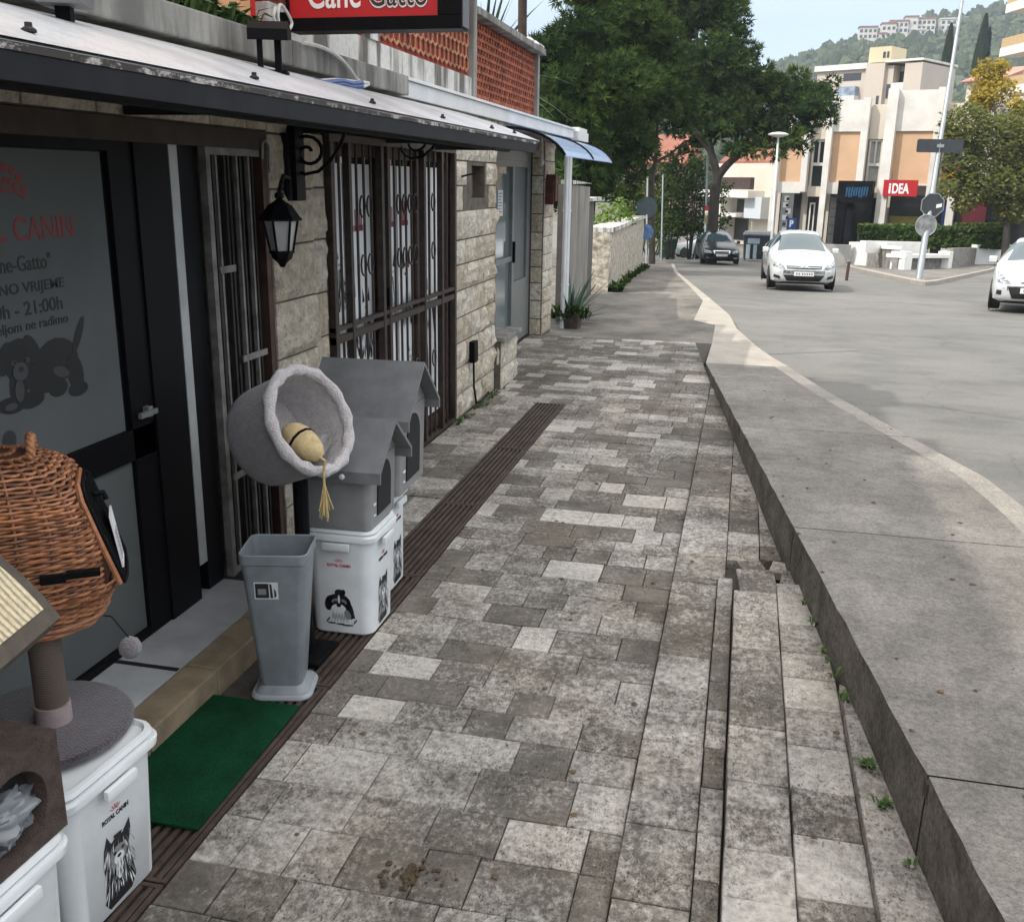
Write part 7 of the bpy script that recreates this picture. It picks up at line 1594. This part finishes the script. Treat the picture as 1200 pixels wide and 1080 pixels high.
# recycling containers and green bin
cc = on_road(888, 297, 57); cb = thing('waste_container', 'large dark blue waste container with pale marks beside the street lamp', 'waste container', cc)
m_ = MB(); loft(m_, [(rrect(.80,.55,.08), .12), (rrect(.88,.62,.08), 1.45)]); m_.build('container_body', simple('dark_blue_plastic', (.022,.032,.042), .5, var=.25), cb, smooth=30); m_ = MB(); loft(m_, [(rrect(.91,.65,.1), 1.452), (rrect(.91,.65,.1), 1.52), (rrect(.80,.5,.1), 1.66)]); m_.build('lid', simple('pale_lid', (.16,.19,.20), .5), cb, smooth=30)
m_ = MB(); m_.box((-.68,-.64,.15),(-.45,-.60,.95)); m_.box((-.28,-.64,.15),(-.08,-.60,.95)); m_.box((-.62,-.66,1.0),(.05,-.63,1.3)); m_.build('pale_panel', simple('pale_panel', (.40,.47,.52), .5, var=.15), cb)
m_ = MB()
for x in (-.7,.7): m_.lathe([(.08,-.03),(.08,.03)], 10, mat=Matrix.Translation((x,-.4,.08)) @ Matrix.Rotation(R(90), 4, 'Y'))
m_.build('wheel', TYRE, cb)
gc = on_road(782, 296, 56); gb = thing('green_bin', 'dark green wheeled bin left of the silver car', 'bin', gc)
m_ = MB(); loft(m_, [(rrect(.40,.36,.05), .08), (rrect(.50,.44,.05), 1.02)]); m_.build('bin_body', simple('dark_green_plastic', (.008,.045,.022), .5, var=.2), gb, smooth=30); m_ = MB(); loft(m_, [(rrect(.53,.47,.06), 1.022), (rrect(.53,.47,.06), 1.08), (rrect(.45,.38,.06), 1.16)]); m_.build('lid', simple('green_lid', (.012,.06,.03), .5), gb, smooth=30)
m_ = MB()
for x in (-.4,.4): m_.lathe([(.08,-.03),(.08,.03)], 10, mat=Matrix.Translation((x,.3,.08)) @ Matrix.Rotation(R(90), 4, 'Y'))
m_.build('wheel', TYRE, gb)
# road signs by the stone wall
bp = onp(757, 311, *zpl); sd2 = (bp-EYE).dot(FWD)
rs_ = thing('road_sign', 'pole with blue and grey round signs at the end of the stone wall', 'road sign', (bp.x, bp.y, PA(bp.y)))
tp = atd(759, 196, sd2); m_ = MB(); m_.tube([(bp.x,bp.y,PA(bp.y)-.1),(tp.x,tp.y,tp.z)], .035, 8); wpart(m_, 'post', GALV, rs_)
for px, py, r_, mt, nm in ((757,272,9,simple('faded_blue_sign', (.07,.13,.25), .4, var=.3, scale=6),'blue_plate'),(758,243,12,simple('slate_sign_back', (.035,.05,.06), .5, var=.2),'grey_plate')):
    c = atd(px, py, sd2-.08); M4 = frame_m(c, RGT-Vector((0,0,RGT.z)), (0,0,1)); m_ = MB(); m_.lathe([(.001,0),(r_*sd2/FPX,0),(r_*sd2/FPX,.015),(.001,.015)], 20, mat=M4, cap=False); wpart(m_, nm, mt, rs_)
m_ = MB(); c = on_road(775, 299, 52); c2_ = atd(777, 205, 52); m_.tube([c, (c2_.x, c2_.y, c2_.z)], .04, 8); tag(m_.build('thin_pole', GALV), 'thin grey pole in front of the airy shrub', 'pole')
c = on_road(826, 297, 53); c2_ = atd(830, 150, 53); m_ = MB(); m_.tube([c, c2_], .05, 8); tag(m_.build('tall_pole', GALV), 'tall pale pole standing just left of the umbrella pine trunk', 'pole')
c = on_road(834, 296, 52); rw_ = thing('small_sign', 'small red and white sign above a yellow one in front of the pine trunk', 'sign', c)
m_ = MB(); a_ = atd(836, 240, 52); m_.tube([c, a_], .035, 8); wpart(m_, 'post', GALV, rw_)
for py0, py1, mt, nm in ((241,247,simple('dull_red', (.30,.02,.03), .5),'red_plate'),(247.3,249.5,PW,'white_plate'),(252,262,simple('dull_yellow', (.26,.25,.06), .5),'yellow_plate')):
    p, p2 = atd(826, py1, 51.9), atd(836, py0, 51.9); m_ = MB(); m_.box((p.x,p.y-.01,p.z),(p2.x,p.y+.01,p2.z)); wpart(m_, nm, mt, rw_)
# low grey wall / pavement edge at the far side of the road behind the white hatchback
m_ = MB(); a_, b_ = atd(938, 300, 50), atd(995, 300, 50); m_.box((a_.x,a_.y,rz(50)-.2),(b_.x,a_.y+.3,rz(50)+.95)); tag(m_.build('low_wall', GREYW), 'low grey wall behind the white hatchback, left of the planter', 'wall')
m_ = MB(); m_.box((-9,71.0,rz(64)-.2),(22,71.3,rz(64)+.12)); struct(m_, 'far_kerb', KERBM)

# overhead cable (its thin shadow crosses the road)
P1, P2 = onp(1030, 468, *ROADP), onp(1200, 492, *ROADP)
def upsun(p, t): return p + sd*(t/math.hypot(sd.x, sd.y))
ca = upsun(P1, (P1.x+4.5)/.783); cb_ = upsun(P2, 7.6); dd_ = (cb_-ca); m_ = MB()
m_.tube([ca + dd_*k/6*5 - Vector((0,0,.0)) for k in range(7)], .022, 6)
tag(m_.build('overhead_cable', BLACK), 'overhead cable whose thin shadow crosses the road at the right', 'cable')
# ------------------------------------------------------------------ the hazy air
hz = MB(); hz.box((-820,-45,-42),(1100,780,215)); hb = hz.build('haze', bpy.data.materials.new('haze_air')); hm = hb.data.materials[0]; hm.use_nodes = True
ht = hm.node_tree; ht.nodes.clear(); ho = ht.nodes.new('ShaderNodeOutputMaterial'); hv = ht.nodes.new('ShaderNodeVolumePrincipled')
hv.inputs['Color'].default_value = (.80, .88, 1, 1); hv.inputs['Density'].default_value = .00034; hv.inputs['Anisotropy'].default_value = .2; ht.links.new(hv.outputs[0], ho.inputs['Volume']); tag(hb, kind='stuff')
